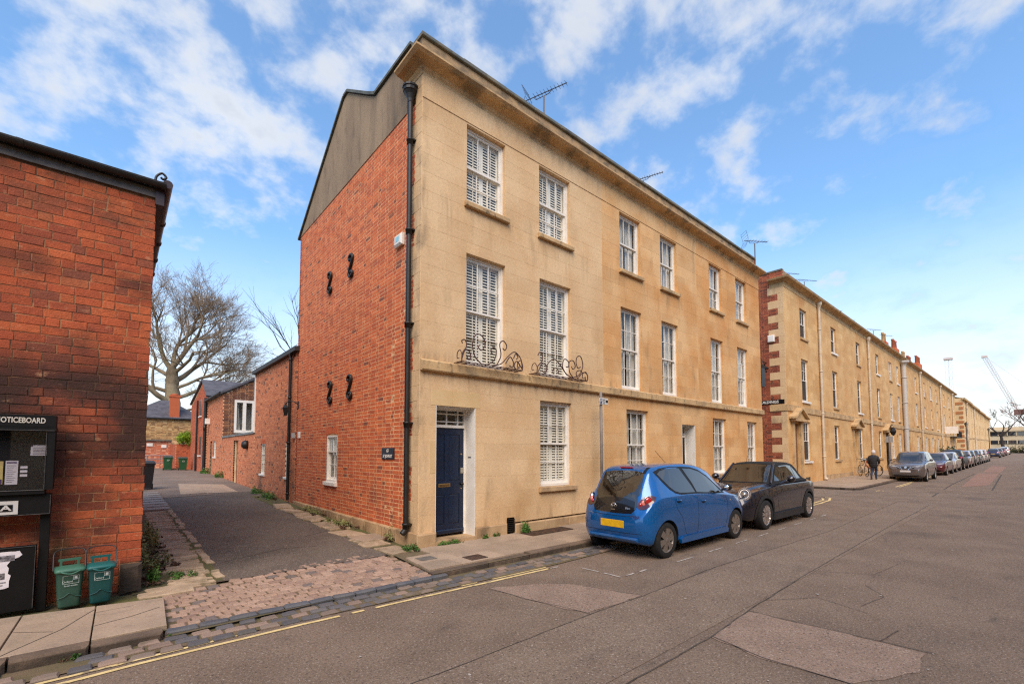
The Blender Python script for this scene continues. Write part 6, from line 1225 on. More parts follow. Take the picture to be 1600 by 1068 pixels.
weed('ivy and brown stalks by the downpipe foot on the gable', -.08, .95, .12, .1, .3, .25, 260, M_WEED2, .02, 6, 7); weed('brown dead leaf heap along the middle of the gable foot', -.2, 2.9, .15, .2, .75, .16, 380, M_WEED2, .024, 34, 8); weed('mixed green weeds near the back of the gable foot', -.15, 5.0, .2, .2, .9, .16, 420, M_WEED2, .024, 24, 9)
weed('green weeds under the extension windows beyond the downpipe', -.22, 8.7, .27, .24, .7, .26, 520, M_WEED, .03, 6, 10); weed('green weeds under the far extension window', -.2, 10.6, .3, .2, .6, .24, 420, M_WEED, .03, 0, 11); weed('pale green tufts by the link wall doorway', -.1, 18.6, .5, .2, .8, .35, 260, M_WEED, .04, 0, 12); weed('green tufts at the cottage corner', -.1, 22.8, .52, .2, 1.2, .4, 300, M_WEED, .05, 0, 13)
weed('straggly grey green plant against the left brick side wall', -3.30, 1.7, .12, .2, .8, .22, 560, M_WEED2, .022, 30, 14); weed('tall ivy clump at the corner of the left brick wall', -3.42, .42, .1, .08, .2, .26, 260, M_WEED, .024, 8, 15); weed('bright grass tuft on the left verge stones', -3.1, .45, .1, .16, .18, .08, 420, M_WEED, .016, 0, 16); weed('green shrubby weeds on the left verge by the brick wall', -3.32, 3.2, .15, .18, .8, .35, 520, M_WEED2, .026, 8, 17)
for k, (x, y, lb_) in enumerate(((-4.6, -1.66, 'grass tuft in the gutter below the left kerb'), (-4.02, -1.60, 'tiny weed in the gutter below the kerb joint'), (-3.42, -1.58, 'small weed at the end of the left pavement'))): weed(lb_, x, y, .02, .07, .03, .05, 130, M_WEED, .014, 0, 20+k)
weed('olive bush by the second terrace wall among parked cars', rx(60), .0, .5, 1.6, .8, 2.0, 900, M_EVER, .16, 0, 30)
hg = MB(); q = random.Random(9)
for i in range(46): leaves(hg, (186+q.uniform(-2, 2), q.uniform(-24, 2), 1.0), (1.2, 1.3, q.uniform(1.2, 3.2)), 130, .24, q, shell=.3)
hg.build('hedge_foliage', mat('hedge_leaf', lin((76, 74, 40)), lin((96, 88, 52)), .5, .8, fine=.2), None, recalc=False, kind='stuff')

# cranes on the skyline
def crane(label, base, mast_h, jib_to, w_=1.1, m=None):
    t = thing('tower_crane', label, 'crane', base); m = m or mat('hazed_crane_steel', lin((214, 196, 188)), rough=.6); b = Vector(base)  # distance haze is painted into the pale steel colour
    def lattice(P, Q, hw, n, r):
        mb = MB(); d = (Q-P).normalized(); a = d.orthogonal().normalized(); c = d.cross(a); cs = [a*hw+c*hw, a*hw-c*hw, -a*hw-c*hw, -a*hw+c*hw]
        for o in cs: mb.tube([P+o, Q+o], r, 4)
        for i in range(n):
            p, e = P.lerp(Q, i/n), P.lerp(Q, (i+1)/n)
            for k in range(4): mb.tube([p+cs[k], e+cs[(k+1) % 4]], r*.6, 3)
        return mb
    top = b+Vector((0, 0, mast_h))
    if jib_to is None: lattice(b, top, w_*.8, 16, .05).build('mast', m, t); MB().box(b.x-1.4, b.x+1.4, b.y-1.6, b.y+1.6, top.z, top.z+1).build('head', m, t); return
    lattice(b, top, w_, 9, .12).build('mast', m, t); J = Vector(jib_to); lattice(top, J, .6, 26, .08).build('jib', m, t)
    MB().box(top.x-1.5, top.x+1.5, top.y-6, top.y+1.5, top.z-.5, top.z+1.8).build('machinery_deck', mat('crane_deck', lin((120, 84, 72)), rough=.6), t)
    ap = top+Vector((0, -4.5, 10)); mb = MB(); mb.tube([top+Vector((0, -3, 0)), ap, top+Vector((0, -6, 0))], .2, 4); mb.build('gantry', m, t); mb = MB(); mb.tube([ap, J+Vector((0, 0, .4))], .06, 3); mb.build('stay_rope', m, t)
    MB().box(J.x-.6, J.x+.6, J.y-1, J.y+1, J.z-.4, J.z+.5).build('jib_head', m, t)
crane('tower crane with long raised jib at the right edge', (300, -2.0, 0), 18.5, (300, 7.7, 45.6)); crane('distant lattice crane mast above the terrace chimneys', (300, 19.9, 0), 46, None)
# ---------------------------------------------------------------- cars
M_TYRE = mat('tyre_rubber', lin((17, 16, 16)), lin((26, 24, 23)), 8., .9, .2, 60, fine=.1); M_RIM = mat('hubcap_silver', lin((150, 140, 132)), rough=.35, metal=.7, fine=.05); M_RIM2 = mat('alloy_bright', lin((206, 196, 190)), rough=.25, metal=.8)
M_TRIMB = mat('black_plastic', lin((15, 14, 14)), rough=.55, fine=.1); M_RED_L = mat('red_lens', lin((170, 22, 24)), rough=.12, spec=.8, coat=1.); M_PINK_L = mat('pale_red_lens', lin((226, 120, 110)), rough=.15, coat=1.); M_CLEAR = mat('clear_lens', lin((150, 150, 150)), rough=.08, spec=.8, coat=1.); M_CHROME = mat('chrome', lin((214, 212, 208)), rough=.12, metal=1.)
M_PLATEY = mat('yellow_plate', lin((228, 176, 20)), lin((206, 158, 16)), 9., .5, fine=.03); M_PLATEW = mat('white_plate', lin((206, 200, 196)), rough=.5)
M_UNDER = mat('underbody', lin((8, 8, 8)), rough=.9); G_SEAT = glassmat('seat_behind_glass', base=.09, dark=lin((12, 11, 10)))
G_CARD = glassmat('dark_car_glass', base=.09, dark=lin((34, 31, 26)))
def paint(nm, c, r=.28, metal=.35): return mat(nm, lin(c), tuple(v*.9 for v in lin(c)), 2., r, metal=metal, coat=1., fine=.015)
def mono(xs, ys, x):
    n = len(xs)
    if x <= xs[0]: return ys[0]
    if x >= xs[-1]: return ys[-1]
    d = [(ys[i+1]-ys[i])/(xs[i+1]-xs[i]) for i in range(n-1)]; m = [d[0]]+[0 if d[i-1]*d[i] <= 0 else 2*d[i-1]*d[i]/(d[i-1]+d[i]) for i in range(1, n-1)]+[d[-1]]
    for i in range(n-1):
        if xs[i] <= x <= xs[i+1]:
            h = xs[i+1]-xs[i]; t = (x-xs[i])/h
            return (1+2*t)*(1-t)**2*ys[i]+t*(1-t)**2*h*m[i]+t*t*(3-2*t)*ys[i+1]+t*t*(t-1)*h*m[i+1]
def loft(keys, nst=64, wells=(), well_r=.33, well_in=.45, edge=.07):
    """car shell; keys rows (x, zbottom, wbottom, wmid, zmid, wshoulder, zshoulder, wtop, ztop). Returns (mesh builder data, BVH)."""
    K = list(zip(*keys)); xs = K[0]; f = [lambda x, j=j: mono(xs, K[j], x) for j in range(1, 9)]
    xs_ = sorted(set([xs[0]+(xs[-1]-xs[0])*(.5-.5*math.cos(math.pi*i/nst)) for i in range(nst+1)]+list(xs))); rings = []
    for x in xs_:
        zb, wb, wm, zm, ws, zs, wt, zt = [g(x) for g in f]
        zs = min(zs, zt-.02); zm = min(zm, zs-.02); e = min(edge, (zt-zs)*.5)
        H = [(0, zb), (wb*.6, zb), (wb*.93, zb+.008), (wb, zb+.05), (wb+(wm-wb)*.55, zb+(zm-zb)*.4), (wm, zm), (wm*.5+ws*.5+.006, zm*.45+zs*.55), (ws+.004, zs-.02), (ws-.012, zs+.008)]
        for t in (.33, .66): H.append((ws+(wt-ws)*t-.012*(1-t), zs+(zt-e-zs)*t))
        H += [(wt, zt-e), (wt-.03, zt-e*.45), (wt*.80, zt-e*.14), (wt*.42, zt-.004), (0, zt)]
        rings.append([(x, a, z) for a, z in H]+[(x, -a, z) for a, z in H[-2:0:-1]])
    n = len(rings[0]); vs = [p for r in rings for p in r]; fs = [(i*n+k, (i+1)*n+k, (i+1)*n+(k+1) % n, i*n+(k+1) % n) for i in range(len(rings)-1) for k in range(n)]+[tuple(range(n)), tuple(range((len(rings)-1)*n, len(rings)*n))[::-1]]
    bv = BVHTree.FromPolygons([Vector(v) for v in vs], fs); return vs, fs, bv
def shell_mesh(vs, fs, m, wells, r, yin):
    me = bpy.data.meshes.new('body'); me.from_pydata(vs, [], fs); me.materials.append(m); me.materials.append(M_UNDER)
    bm = bmesh.new(); bm.from_mesh(me); bmesh.ops.recalc_face_normals(bm, faces=bm.faces); bm.to_mesh(me); bm.free()
    ob = bpy.data.objects.new('tmp', me); COL.objects.link(ob); cut = []
    for (x, z) in wells:
        for s in (-1, 1):
            mb = MB(); y0, y1 = sorted((s*yin, s*1.2)); mb.lathe([(r, y0), (r, y1)], (x, 0, z), 'y', 36, 1); c = mb.build('cutter', [m, M_UNDER]); cut.append(c)
    for c in cut: md = ob.modifiers.new('b', 'BOOLEAN'); md.operation = 'DIFFERENCE'; md.solver = 'EXACT'; md.object = c; md.material_mode = 'TRANSFER'
    dg = bpy.context.evaluated_depsgraph_get(); out = bpy.data.meshes.new_from_object(ob.evaluated_get(dg)); out.name = 'body'
    for c in cut+[ob]: me_ = c.data; bpy.data.objects.remove(c); bpy.data.meshes.remove(me_)
    for p in out.polygons: p.use_smooth = True
    out.set_sharp_from_angle(angle=rad(38)); return out
def project(bv, poly, view, off, cuts=2, far=5.):
    """outline drawn in a view (side -y/+y: (x,z); rear/front: (y,z); top: (x,y)) laid onto the shell"""
    D = {'R': Vector((0, 1, 0)), 'L': Vector((0, -1, 0)), 'rear': Vector((1, 0, 0)), 'front': Vector((-1, 0, 0)), 'top': Vector((0, 0, -1))}[view]
    S = {'R': lambda a, b: (a, -far, b), 'L': lambda a, b: (a, far, b), 'rear': lambda a, b: (-far, a, b), 'front': lambda a, b: (far+4, a, b), 'top': lambda a, b: (a, b, far)}[view]
    bm = bmesh.new(); pts = []
    for i, p in enumerate(poly):
        q_ = poly[(i+1) % len(poly)]; n = max(1, int(math.dist(p, q_)/.06)); pts += [(p[0]+(q_[0]-p[0])*k/n, p[1]+(q_[1]-p[1])*k/n) for k in range(n)]
    f = bm.faces.new([bm.verts.new((a, b, 0)) for a, b in pts]); bmesh.ops.triangulate(bm, faces=[f])
    for _ in range(cuts):
        es = [e for e in bm.edges if e.calc_length() > .09]
        if es: bmesh.ops.subdivide_edges(bm, edges=es, cuts=1); bmesh.ops.triangulate(bm, faces=bm.faces)
    for v in bm.verts:
        o = Vector(S(v.co.x, v.co.y)); hit, nr, _, _ = bv.ray_cast(o, D)
        if hit is None: near = bv.find_nearest(o+D*far); hit, nr = near[0], near[1]
        if nr.dot(D) > 0: nr = -nr
        v.co = hit+nr*off
    bmesh.ops.recalc_face_normals(bm, faces=bm.faces)
    mx = sum((f.normal.dot(D) for f in bm.faces))
    if mx > 0: bmesh.ops.reverse_faces(bm, faces=bm.faces)
    me = bpy.data.meshes.new('patch'); bm.to_mesh(me); bm.free()
    for p in me.polygons: p.use_smooth = True
    return me
def seam(bv, pts, view, wd, off=.002):
    P = [Vector((a, b)) for a, b in pts]; L_, R_ = [], []
    for i, p in enumerate(P):
        t = (P[min(i+1, len(P)-1)]-P[max(i-1, 0)]).normalized(); nn = Vector((-t.y, t.x)); L_.append(tuple(p+nn*wd/2)); R_.append(tuple(p-nn*wd/2))
    return project(bv, L_+R_[::-1], view, off, 1)
def circ(c, rx, ry, n=20, a=0.): 
    ca, sa = math.cos(a), math.sin(a); return [(c[0]+rx*math.cos(t)*ca-ry*math.sin(t)*sa, c[1]+rx*math.cos(t)*sa+ry*math.sin(t)*ca) for t in [2*math.pi*i/n for i in range(n)]]
class Car:
    def __init__(s, name, label, x, y, z, keys, m, sx, sy, fwd=1, wells=(), wr=.33, yin=.45, nst=64, edge=.07, group=None, sz=1.):
        s.root = thing(name, label, 'car', (x, y, z), group); s.root.rotation_euler.z = 0 if fwd > 0 else math.pi
        s.T = Matrix.Diagonal((sx, sy, sz, 1)); s.m = m
        vs, fs, s.bv = loft(keys, nst, edge=edge); me = shell_mesh(vs, fs, m, wells, wr, yin); s.body = s.put('body', me, None)
    def put(s, name, me, m, parent=None, mesh_scale=True):
        if mesh_scale: me.transform(s.T)
        if m is not None: me.materials.clear(); [me.materials.append(k) for k in (m if isinstance(m, list) else [m])]
        me.name = name; ob = bpy.data.objects.new(name, me); COL.objects.link(ob); ob.parent = parent or s.root; return ob
    def patch(s, name, poly, view, off, m, parent=None, cuts=2): return s.put(name, project(s.bv, poly, view, off, cuts), m, parent)
    def line(s, pts, view, wd=.006, m=None, name='panel_gap', off=.0018): return s.put(name, seam(s.bv, pts, view, wd, off), m or M_UNDER, s.body)
    def mesh(s, name, mb, m, parent=None): return s.put(name, mb.data(name, m), None, parent)
    def wheel(s, x, side, yo, r, wd, spokes, rim_m, style='cap', rr_=.68):
        o = MB(); R_ = r; pr = [(R_*.70, wd*.5-.005), (R_*.92, wd*.5), (R_*.985, wd*.40), (R_, wd*.2), (R_, -wd*.2), (R_*.985, -wd*.40), (R_*.92, -wd*.5), (R_*.70, -wd*.5+.005)]
        tr = MB(); tr.lathe([(a, b*side) for a, b in pr], (x, side*(yo-wd*.5), r), 'y', 32, caps=False); t = s.mesh('wheel', tr, M_TYRE)
        k = MB(); y0 = yo-.018; q = r*rr_; k.lathe([(q*1.03, side*(y0+.006)), (q*1.0, side*(y0+.010)), (q*.92, side*(y0-.004)), (q*.90, side*(y0-.03))], (x, 0, r), 'y', 32, caps=False)
        k.lathe([(.0, side*(y0+.012)), (q*.16, side*(y0+.012)), (q*.24, side*(y0)), (q*.24, side*(y0-.03))], (x, 0, r), 'y', 16)
        for i in range(spokes):
            a = 2*math.pi*(i+.25)/spokes
            for (da, w0, w1) in (((0, .17, .30),) if style == 'cap' else ((-.10, .07, .06), (.10, .07, .06))):
                c, d_ = math.cos(a+da*0), math.sin(a+da*0); e = Vector((math.cos(a+da*1.3), 0, math.sin(a+da*1.3))); st = Vector((c, 0, d_)); nn = Vector((-d_, 0, c)); i0, o0 = st*q*.18, e*q*.96; C = Vector((x, 0, r))
                v = [C+i0-nn*q*w0, C+i0+nn*q*w0, C+o0+nn*q*w1, C+o0-nn*q*w1]; yy = side*(y0+.006); yb = side*(y0-.028)
                k.add([(p.x, yy+(side*(-.004) if j > 1 else side*.002), p.z) for j, p in enumerate(v)]+[(p.x, yb, p.z) for p in v], [(0, 1, 2, 3), (0, 1, 5, 4), (1, 2, 6, 5), (2, 3, 7, 6), (3, 0, 4, 7)])
        s.mesh('rim', k, rim_m, t); b = MB(); b.lathe([(0, side*(y0-.03)), (q*.93, side*(y0-.03)), (q*.93, side*(y0-.06))], (x, 0, r), 'y', 20); s.mesh('brake_shadow', b, M_UNDER, t); return t

# ---- small blue hatchback
AK = [(0.00, .40, .44, .52, .52, .50, .60, .44, .66), (.03, .30, .58, .65, .52, .62, .66, .52, .74), (.08, .24, .68, .735, .52, .69, .74, .55, .86), (.16, .21, .74, .785, .53, .74, .84, .56, 1.03), (.27, .20, .76, .805, .54, .765, .90, .555, 1.22), (.38, .19, .77, .808, .55, .775, .93, .55, 1.375), (.50, .19, .775, .808, .55, .775, .94, .55, 1.425), (.9, .19, .775, .806, .55, .775, .945, .555, 1.46), (1.3, .19, .775, .806, .55, .775, .94, .555, 1.465), (1.75, .19, .775, .806, .55, .77, .925, .55, 1.435), (2.15, .19, .775, .806, .55, .765, .90, .55, 1.335), (2.5, .19, .775, .808, .55, .76, .87, .57, 1.13), (2.78, .19, .775, .81, .55, .755, .84, .60, .965), (3.0, .20, .76, .80, .54, .735, .80, .58, .885), (3.2, .21, .70, .755, .52, .68, .73, .52, .79), (3.33, .25, .60, .665, .50, .58, .64, .44, .68), (3.405, .33, .46, .54, .48, .46, .55, .38, .585)]
WX = [.49, 2.83]; SXA = (5.262-2.785)/(2.83-.49); X0A = 2.785-.49*SXA; SYA = .85; YCA = -2.875+.808*SYA
M_BLUE = paint('blue_car_paint', (0, 92, 160), .2, .35)
A = Car('parked_car', 'small bright blue hatchback parked below the windows, rear end towards the alley', X0A, YCA, .0, AK, M_BLUE, SXA, SYA, 1, [(x, .275) for x in WX], .318, .46)
rg = [(-.415, .70), (-.47, .76), (-.50, .82), (-.46, .95), (-.50, 1.0), (-.475, 1.18), (-.45, 1.32), (-.25, 1.345), (0, 1.35), (.25, 1.345), (.45, 1.32), (.475, 1.18), (.50, 1.0), (.46, .95), (.50, .82), (.47, .76), (.415, .70), (.2, .69), (0, .688), (-.2, .69)]
tg = A.patch('tailgate_glass', rg, 'rear', .004, G_CARD, cuts=3)
A.patch('tailgate_panel', [(-.40, .705), (-.455, .76), (-.44, .88), (-.2, .925), (0, .935), (.2, .925), (.44, .88), (.455, .76), (.40, .705), (0, .694)], 'rear', .007, mat('gloss_black_panel', lin((20, 19, 20)), rough=.2, coat=1.), tg)
A.patch('seat_back', [(.10, .95), (.11, 1.11), (.15, 1.16), (.27, 1.16), (.31, 1.11), (.32, .95)], 'rear', .0055, G_SEAT, tg); A.patch('seat_back', [(-.12, .95), (-.12, 1.10), (-.16, 1.15), (-.28, 1.15), (-.32, 1.10), (-.33, .95)], 'rear', .0055, G_SEAT, tg)
for s_ in (-1, 1):
    y_ = lambda v: s_*v
    lc_ = [(y_(.50), .80), (y_(.56), .765), (y_(.66), .775), (y_(.715), .82), (y_(.742), .90), (y_(.725), .955), (y_(.66), .98), (y_(.57), .955), (y_(.51), .88)]
    hl = A.patch('tail_light', lc_, 'rear', .006, mat('smoked_lens', lin((66, 16, 18)), rough=.15, coat=1.))
    for (ly, lz, lr, lm, nm) in ((.655, .900, .074, M_CHROME, 'light_ring'), (.655, .900, .060, M_RED_L, 'light_bulb'), (.60, .868, .046, M_PINK_L, 'light_bulb'), (.558, .838, .034, M_RED_L, 'light_bulb')):
        hit, nr, _, _ = A.bv.ray_cast(Vector((-5, y_(ly), lz)), Vector((1, 0, 0))); ax = (Vector((-.72, s_*.62, .25))+nr*.4).normalized(); rot = Vector((0, 0, 1)).rotation_difference(ax).to_matrix(); o_ = hit+ax*(.006 if lm is M_CHROME else .014)
        mb = MB(xf=lambda a, b, c: tuple(o_+rot @ Vector((a, b, c)))); mb.lathe([(lr, -.03), (lr, .0), (lr*.7, lr*.18), (lr*.35, lr*.26), (.0, lr*.28)] if lm is not M_CHROME else [(lr, -.03), (lr, .008), (lr*.86, .012), (lr*.84, -.02)], (0, 0, 0), 'z', 20, caps=False); A.mesh(nm, mb, lm, hl)
    v = 'R' if s_ < 0 else 'L'
    w1 = [(.50, 1.30), (.60, 1.19), (.70, 1.09), (.80, 1.02), (.93, .985), (1.12, .975), (1.40, .97), (1.34, 1.10), (1.16, 1.375), (1.0, 1.385), (.78, 1.375), (.60, 1.345)]
    w2 = [(1.455, .968), (1.75, .945), (2.10, .925), (2.36, .915), (2.22, 1.06), (2.02, 1.20), (1.80, 1.30), (1.55, 1.355), (1.26, 1.372), (1.41, 1.12)]
    sr = A.patch('window_surround', [(.43, 1.335), (.56, 1.17), (.68, 1.05), (.80, .985), (.95, .955), (1.4, .945), (2.1, .905), (2.47, .893), (2.42, .98), (2.05, 1.225), (1.80, 1.335), (1.55, 1.388), (1.2, 1.405), (.9, 1.41), (.6, 1.385)], v, .003, M_TRIMB)
    for wpoly in (w1, w2): A.patch('side_window', wpoly, v, .006, G_CARD, cuts=3)
    A.line([(1.43, .95), (1.44, .70), (1.42, .40), (1.40, .285)], v); A.line([(.80, .97), (.74, .86), (.78, .74), (.90, .62), (.98, .46), (1.03, .33), (1.10, .285)], v); A.line([(2.44, .90), (2.50, .75), (2.48, .50), (2.42, .30)], v); A.line([(1.10, .285), (1.8, .28), (2.42, .285)], v)
    for hx, hz in ((.84, .86), (1.62, .80)):
        hn = A.patch('door_handle', circ((hx, hz), .065, .024, 14), v, .004, M_UNDER, A.body); mb = MB(); hit = A.bv.ray_cast(Vector((hx, s_*5, hz)), Vector((0, -s_, 0)))[0]; mb.tube([(hx-.07, hit.y+s_*.004, hz+.012), (hx-.03, hit.y+s_*.026, hz+.012), (hx+.03, hit.y+s_*.026, hz+.010), (hx+.07, hit.y+s_*.004, hz+.008)], .010, 6); A.mesh('handle_bar', mb, M_BLUE, hn)
    mb = MB(); mb.lathe([(.0, -.075), (.05, -.06), (.075, -.01), (.075, .03), (.06, .05), (.0, .052)], (2.33, s_*.90, 1.01), 'x', 16, sy=.8); mb.tube([(2.36, s_*.75, .955), (2.36, s_*.86, .985)], .022, 6); mr = A.mesh('door_mirror', mb, M_TRIMB); mb = MB(); mb.lathe([(.0, -.078), (.058, -.070), (.06, -.066)], (2.33, s_*.90, 1.01), 'x', 14, sy=.8); A.mesh('mirror_glass', mb, M_CHROME, mr)
    sk = MB(); sk.prism([(.86, .185), (2.46, .185), (2.47, .25), (2.40, .285), (.93, .285), (.85, .25)], s_*.765, s_*.822, 'y'); A.mesh('sill', sk, M_BLUE)
    A.line([(.02, .44), (.06, .445), (.12, .44), (.2, .45)], v, .008)
    for x in WX: A.wheel(x, s_, .792, .275, .165, 6, M_RIM, 'cap')
    A.patch('badge_plate', [(y_(.42)-.07, .655), (y_(.42)+.07, .655), (y_(.42)+.07, .675), (y_(.42)-.07, .675)], 'rear', -.02, M_BLUE, A.body) if False else None
    A.patch('side_marker', circ((2.62, .76), .024, .014, 10), v, .004, M_CLEAR, A.body); A.patch('headlight', [(s_*.38, .66), (s_*.44, .62), (s_*.58, .64), (s_*.66, .72), (s_*.60, .77), (s_*.48, .74)], 'front', .004, M_CLEAR)
A.line([(-.46, .665), (-.3, .655), (0, .652), (.3, .655), (.46, .665)], 'rear', .006); A.line([(-.62, .40), (-.3, .395), (0, .394), (.3, .395), (.62, .40)], 'rear', .007)
bl = MB(); bl.cbox(-.55, .55, 0, .05, .275, .335, .018); me = bl.data('bumper_lip', M_BLUE); me.transform(Matrix.Rotation(rad(-90), 4, 'Z')); me.transform(Matrix.Translation((-.012, 0, 0))); A.put('bumper_lip', me, None)
pl = MB(); pl.cbox(-.262, .262, -.006, .012, .465, .580, .003); me = pl.data('number_plate', M_PLATEY); me.transform(Matrix.Rotation(rad(-90), 4, 'Z')); me.transform(Matrix.Translation((-.002, 0, 0))); A.put('number_plate', me, None)
em = MB()
def ell(cy_, cz, a, b, r=.0045, xo=.078, n=22): em.tube([(xo-.0*(cz), cy_+a*math.cos(2*math.pi*i/n), cz+b*math.sin(2*math.pi*i/n)) for i in range(n+1)], r, 5, cap=False)
hx = A.bv.ray_cast(Vector((-5, 0, .80)), Vector((1, 0, 0)))[0].x-.012
ell(0, .80, .062, .045, xo=hx); ell(0, .80, .024, .043, xo=hx); ell(0, .815, .046, .020, xo=hx); A.mesh('emblem', em, M_CHROME)
hb_ = MB(); hb_.cbox(-.05, .05, -.01, .01, .728, .748, .004); me = hb_.data('hatch_handle', M_CHROME); me.transform(Matrix.Rotation(rad(-90), 4, 'Z')); me.transform(Matrix.Translation((hx-.012, 0, 0))); A.put('hatch_handle', me, None)
def cartext(c, body, y, z, size, m, tilt=62): 
    h = c.bv.ray_cast(Vector((-5, y, z)), Vector((1, 0, 0)))[0]; o = text(body, size, (0, 0, 0), (rad(tilt), 0, rad(-90)), m, c.root, .0012, 'CENTER'); o.location = c.T @ Vector((h.x-.012, y, z)); return o
cartext(A, 'AYGO', -.50, .655, .058, M_CHROME, 70); cartext(A, 'Blue', -.32, .775, .05, M_CHROME, 62); cartext(A, 'VVT-i', .52, .655, .042, M_CHROME, 70)
wp = MB(); wp.tube([(.13, .16, .905), (.145, .08, .955), (.155, -.10, .965), (.16, -.24, .952)], .008, 5); wp.lathe([(.0, -.02), (.022, -.015), (.024, .02)], (.13, .17, .90), 'x', 10); A.mesh('wiper', wp, M_UNDER)
bl = MB(); bl.box(.385, .415, -.14, .14, 1.392, 1.408); A.mesh('brake_light', bl, M_RED_L); an = MB(); an.tube([(1.7, .1, 1.44), (1.35, .1, 1.68)], .004, 4); A.mesh('roof_antenna', an, M_UNDER)
A.patch('windscreen', [(-.52, .98), (-.44, 1.34), (0, 1.37), (.44, 1.34), (.52, .98), (0, .95)], 'front', .004, G_CARD, cuts=3); A.patch('hatch_hinge', [(-.47, 1.31), (-.42, 1.31), (-.42, 1.40), (-.47, 1.40)], 'rear', .008, M_UNDER, tg)
# ---- dark blue convertible facing the blue hatchback
MK = [(0.0, .36, .50, .58, .60, .56, .72, .46, .78), (.05, .28, .66, .72, .6, .70, .80, .58, .88), (.16, .22, .78, .81, .6, .78, .87, .66, .95), (.5, .20, .80, .845, .6, .82, .90, .70, .965), (1.0, .19, .80, .855, .6, .83, .90, .72, .95), (2.0, .19, .80, .86, .6, .83, .90, .72, .945), (2.5, .19, .80, .86, .6, .82, .895, .70, .95), (2.85, .19, .80, .858, .6, .80, .875, .64, .935), (3.25, .19, .79, .845, .58, .77, .83, .55, .885), (3.5, .20, .75, .80, .56, .71, .78, .48, .83), (3.68, .22, .68, .735, .54, .63, .72, .44, .765), (3.79, .26, .58, .65, .52, .54, .65, .42, .69), (3.85, .33, .48, .55, .50, .45, .58, .38, .61)]
WM = [.62, 3.115]; SXM = (9.545-6.783)/(3.115-.62); X0M = 9.545+.62*SXM; SYM = .84; YCM = -2.875+.86*SYM
M_NAVYC = paint('midnight_blue_paint', (22, 21, 36))
B = Car('parked_car', 'dark blue convertible with black soft top parked nose to nose with the blue hatchback', X0M, YCM, .0, MK, M_NAVYC, SXM, SYM, -1, [(x, .31) for x in WM], .355, .48)
TK = [(.42, .90, .60, .72, .93, .715, .95, .56, .99), (.56, .90, .66, .735, .93, .73, .96, .56, 1.12), (.80, .90, .68, .74, .93, .735, .965, .565, 1.30), (1.05, .90, .68, .74, .93, .735, .965, .57, 1.385), (1.45, .90, .68, .74, .93, .735, .965, .575, 1.415), (1.85, .90, .68, .74, .93, .735, .965, .575, 1.405), (2.08, .90, .68, .74, .92, .735, .955, .575, 1.375), (2.30, .90, .68, .74, .92, .735, .945, .60, 1.20), (2.50, .89, .67, .73, .91, .725, .935, .64, 1.03), (2.60, .88, .64, .70, .90, .70, .92, .64, .95)]
vs, fs, tb = loft(TK, 44, edge=.06); me = bpy.data.meshes.new('soft_top'); me.from_pydata(vs, [], fs)
for p in me.polygons: p.use_smooth = True
M_SOFT = mat('soft_top_fabric', lin((19, 18, 19)), lin((26, 25, 25)), 5., .95, .2, 90, fine=.12); st_ = B.put('soft_top', me, M_SOFT); body_bv = B.bv; B.bv = tb
ws = B.patch('windscreen', [(-.60, .965), (-.565, 1.10), (-.515, 1.34), (0, 1.365), (.515, 1.34), (.565, 1.10), (.60, .965), (0, .955)], 'front', .005, G_CARD, cuts=3)
for s_ in (-1, 1):
    v = 'R' if s_ < 0 else 'L'
    B.patch('side_window', [(.86, 1.0), (.98, 1.17), (1.18, 1.31), (1.45, 1.335), (1.85, 1.325), (2.05, 1.29), (2.23, 1.12), (2.36, .985), (1.6, .985)], v, .005, G_CARD, cuts=3); B.line([(1.12, .99), (1.18, 1.30)], v, .012, M_UNDER, 'window_seal', .008)
    mb = MB()
    mb.tube([(2.06, s_*.545, 1.375), (2.26, s_*.595, 1.21), (2.45, s_*.655, 1.03), (2.56, s_*.69, .945)], .028, 8); B.mesh('pillar', mb, M_NAVYC)
B.patch('header_rail', [(-.57, 1.345), (0, 1.368), (.57, 1.345), (.57, 1.375), (0, 1.40), (-.57, 1.375)], 'front', .0065, M_UNDER); B.patch('rear_screen', [(-.4, 1.05), (.4, 1.05), (.36, 1.22), (-.36, 1.22)], 'rear', .004, G_CARD)
B.bv = body_bv; M_WARCH = mat('grey_arch_plastic', lin((34, 32, 32)), rough=.6, fine=.08)
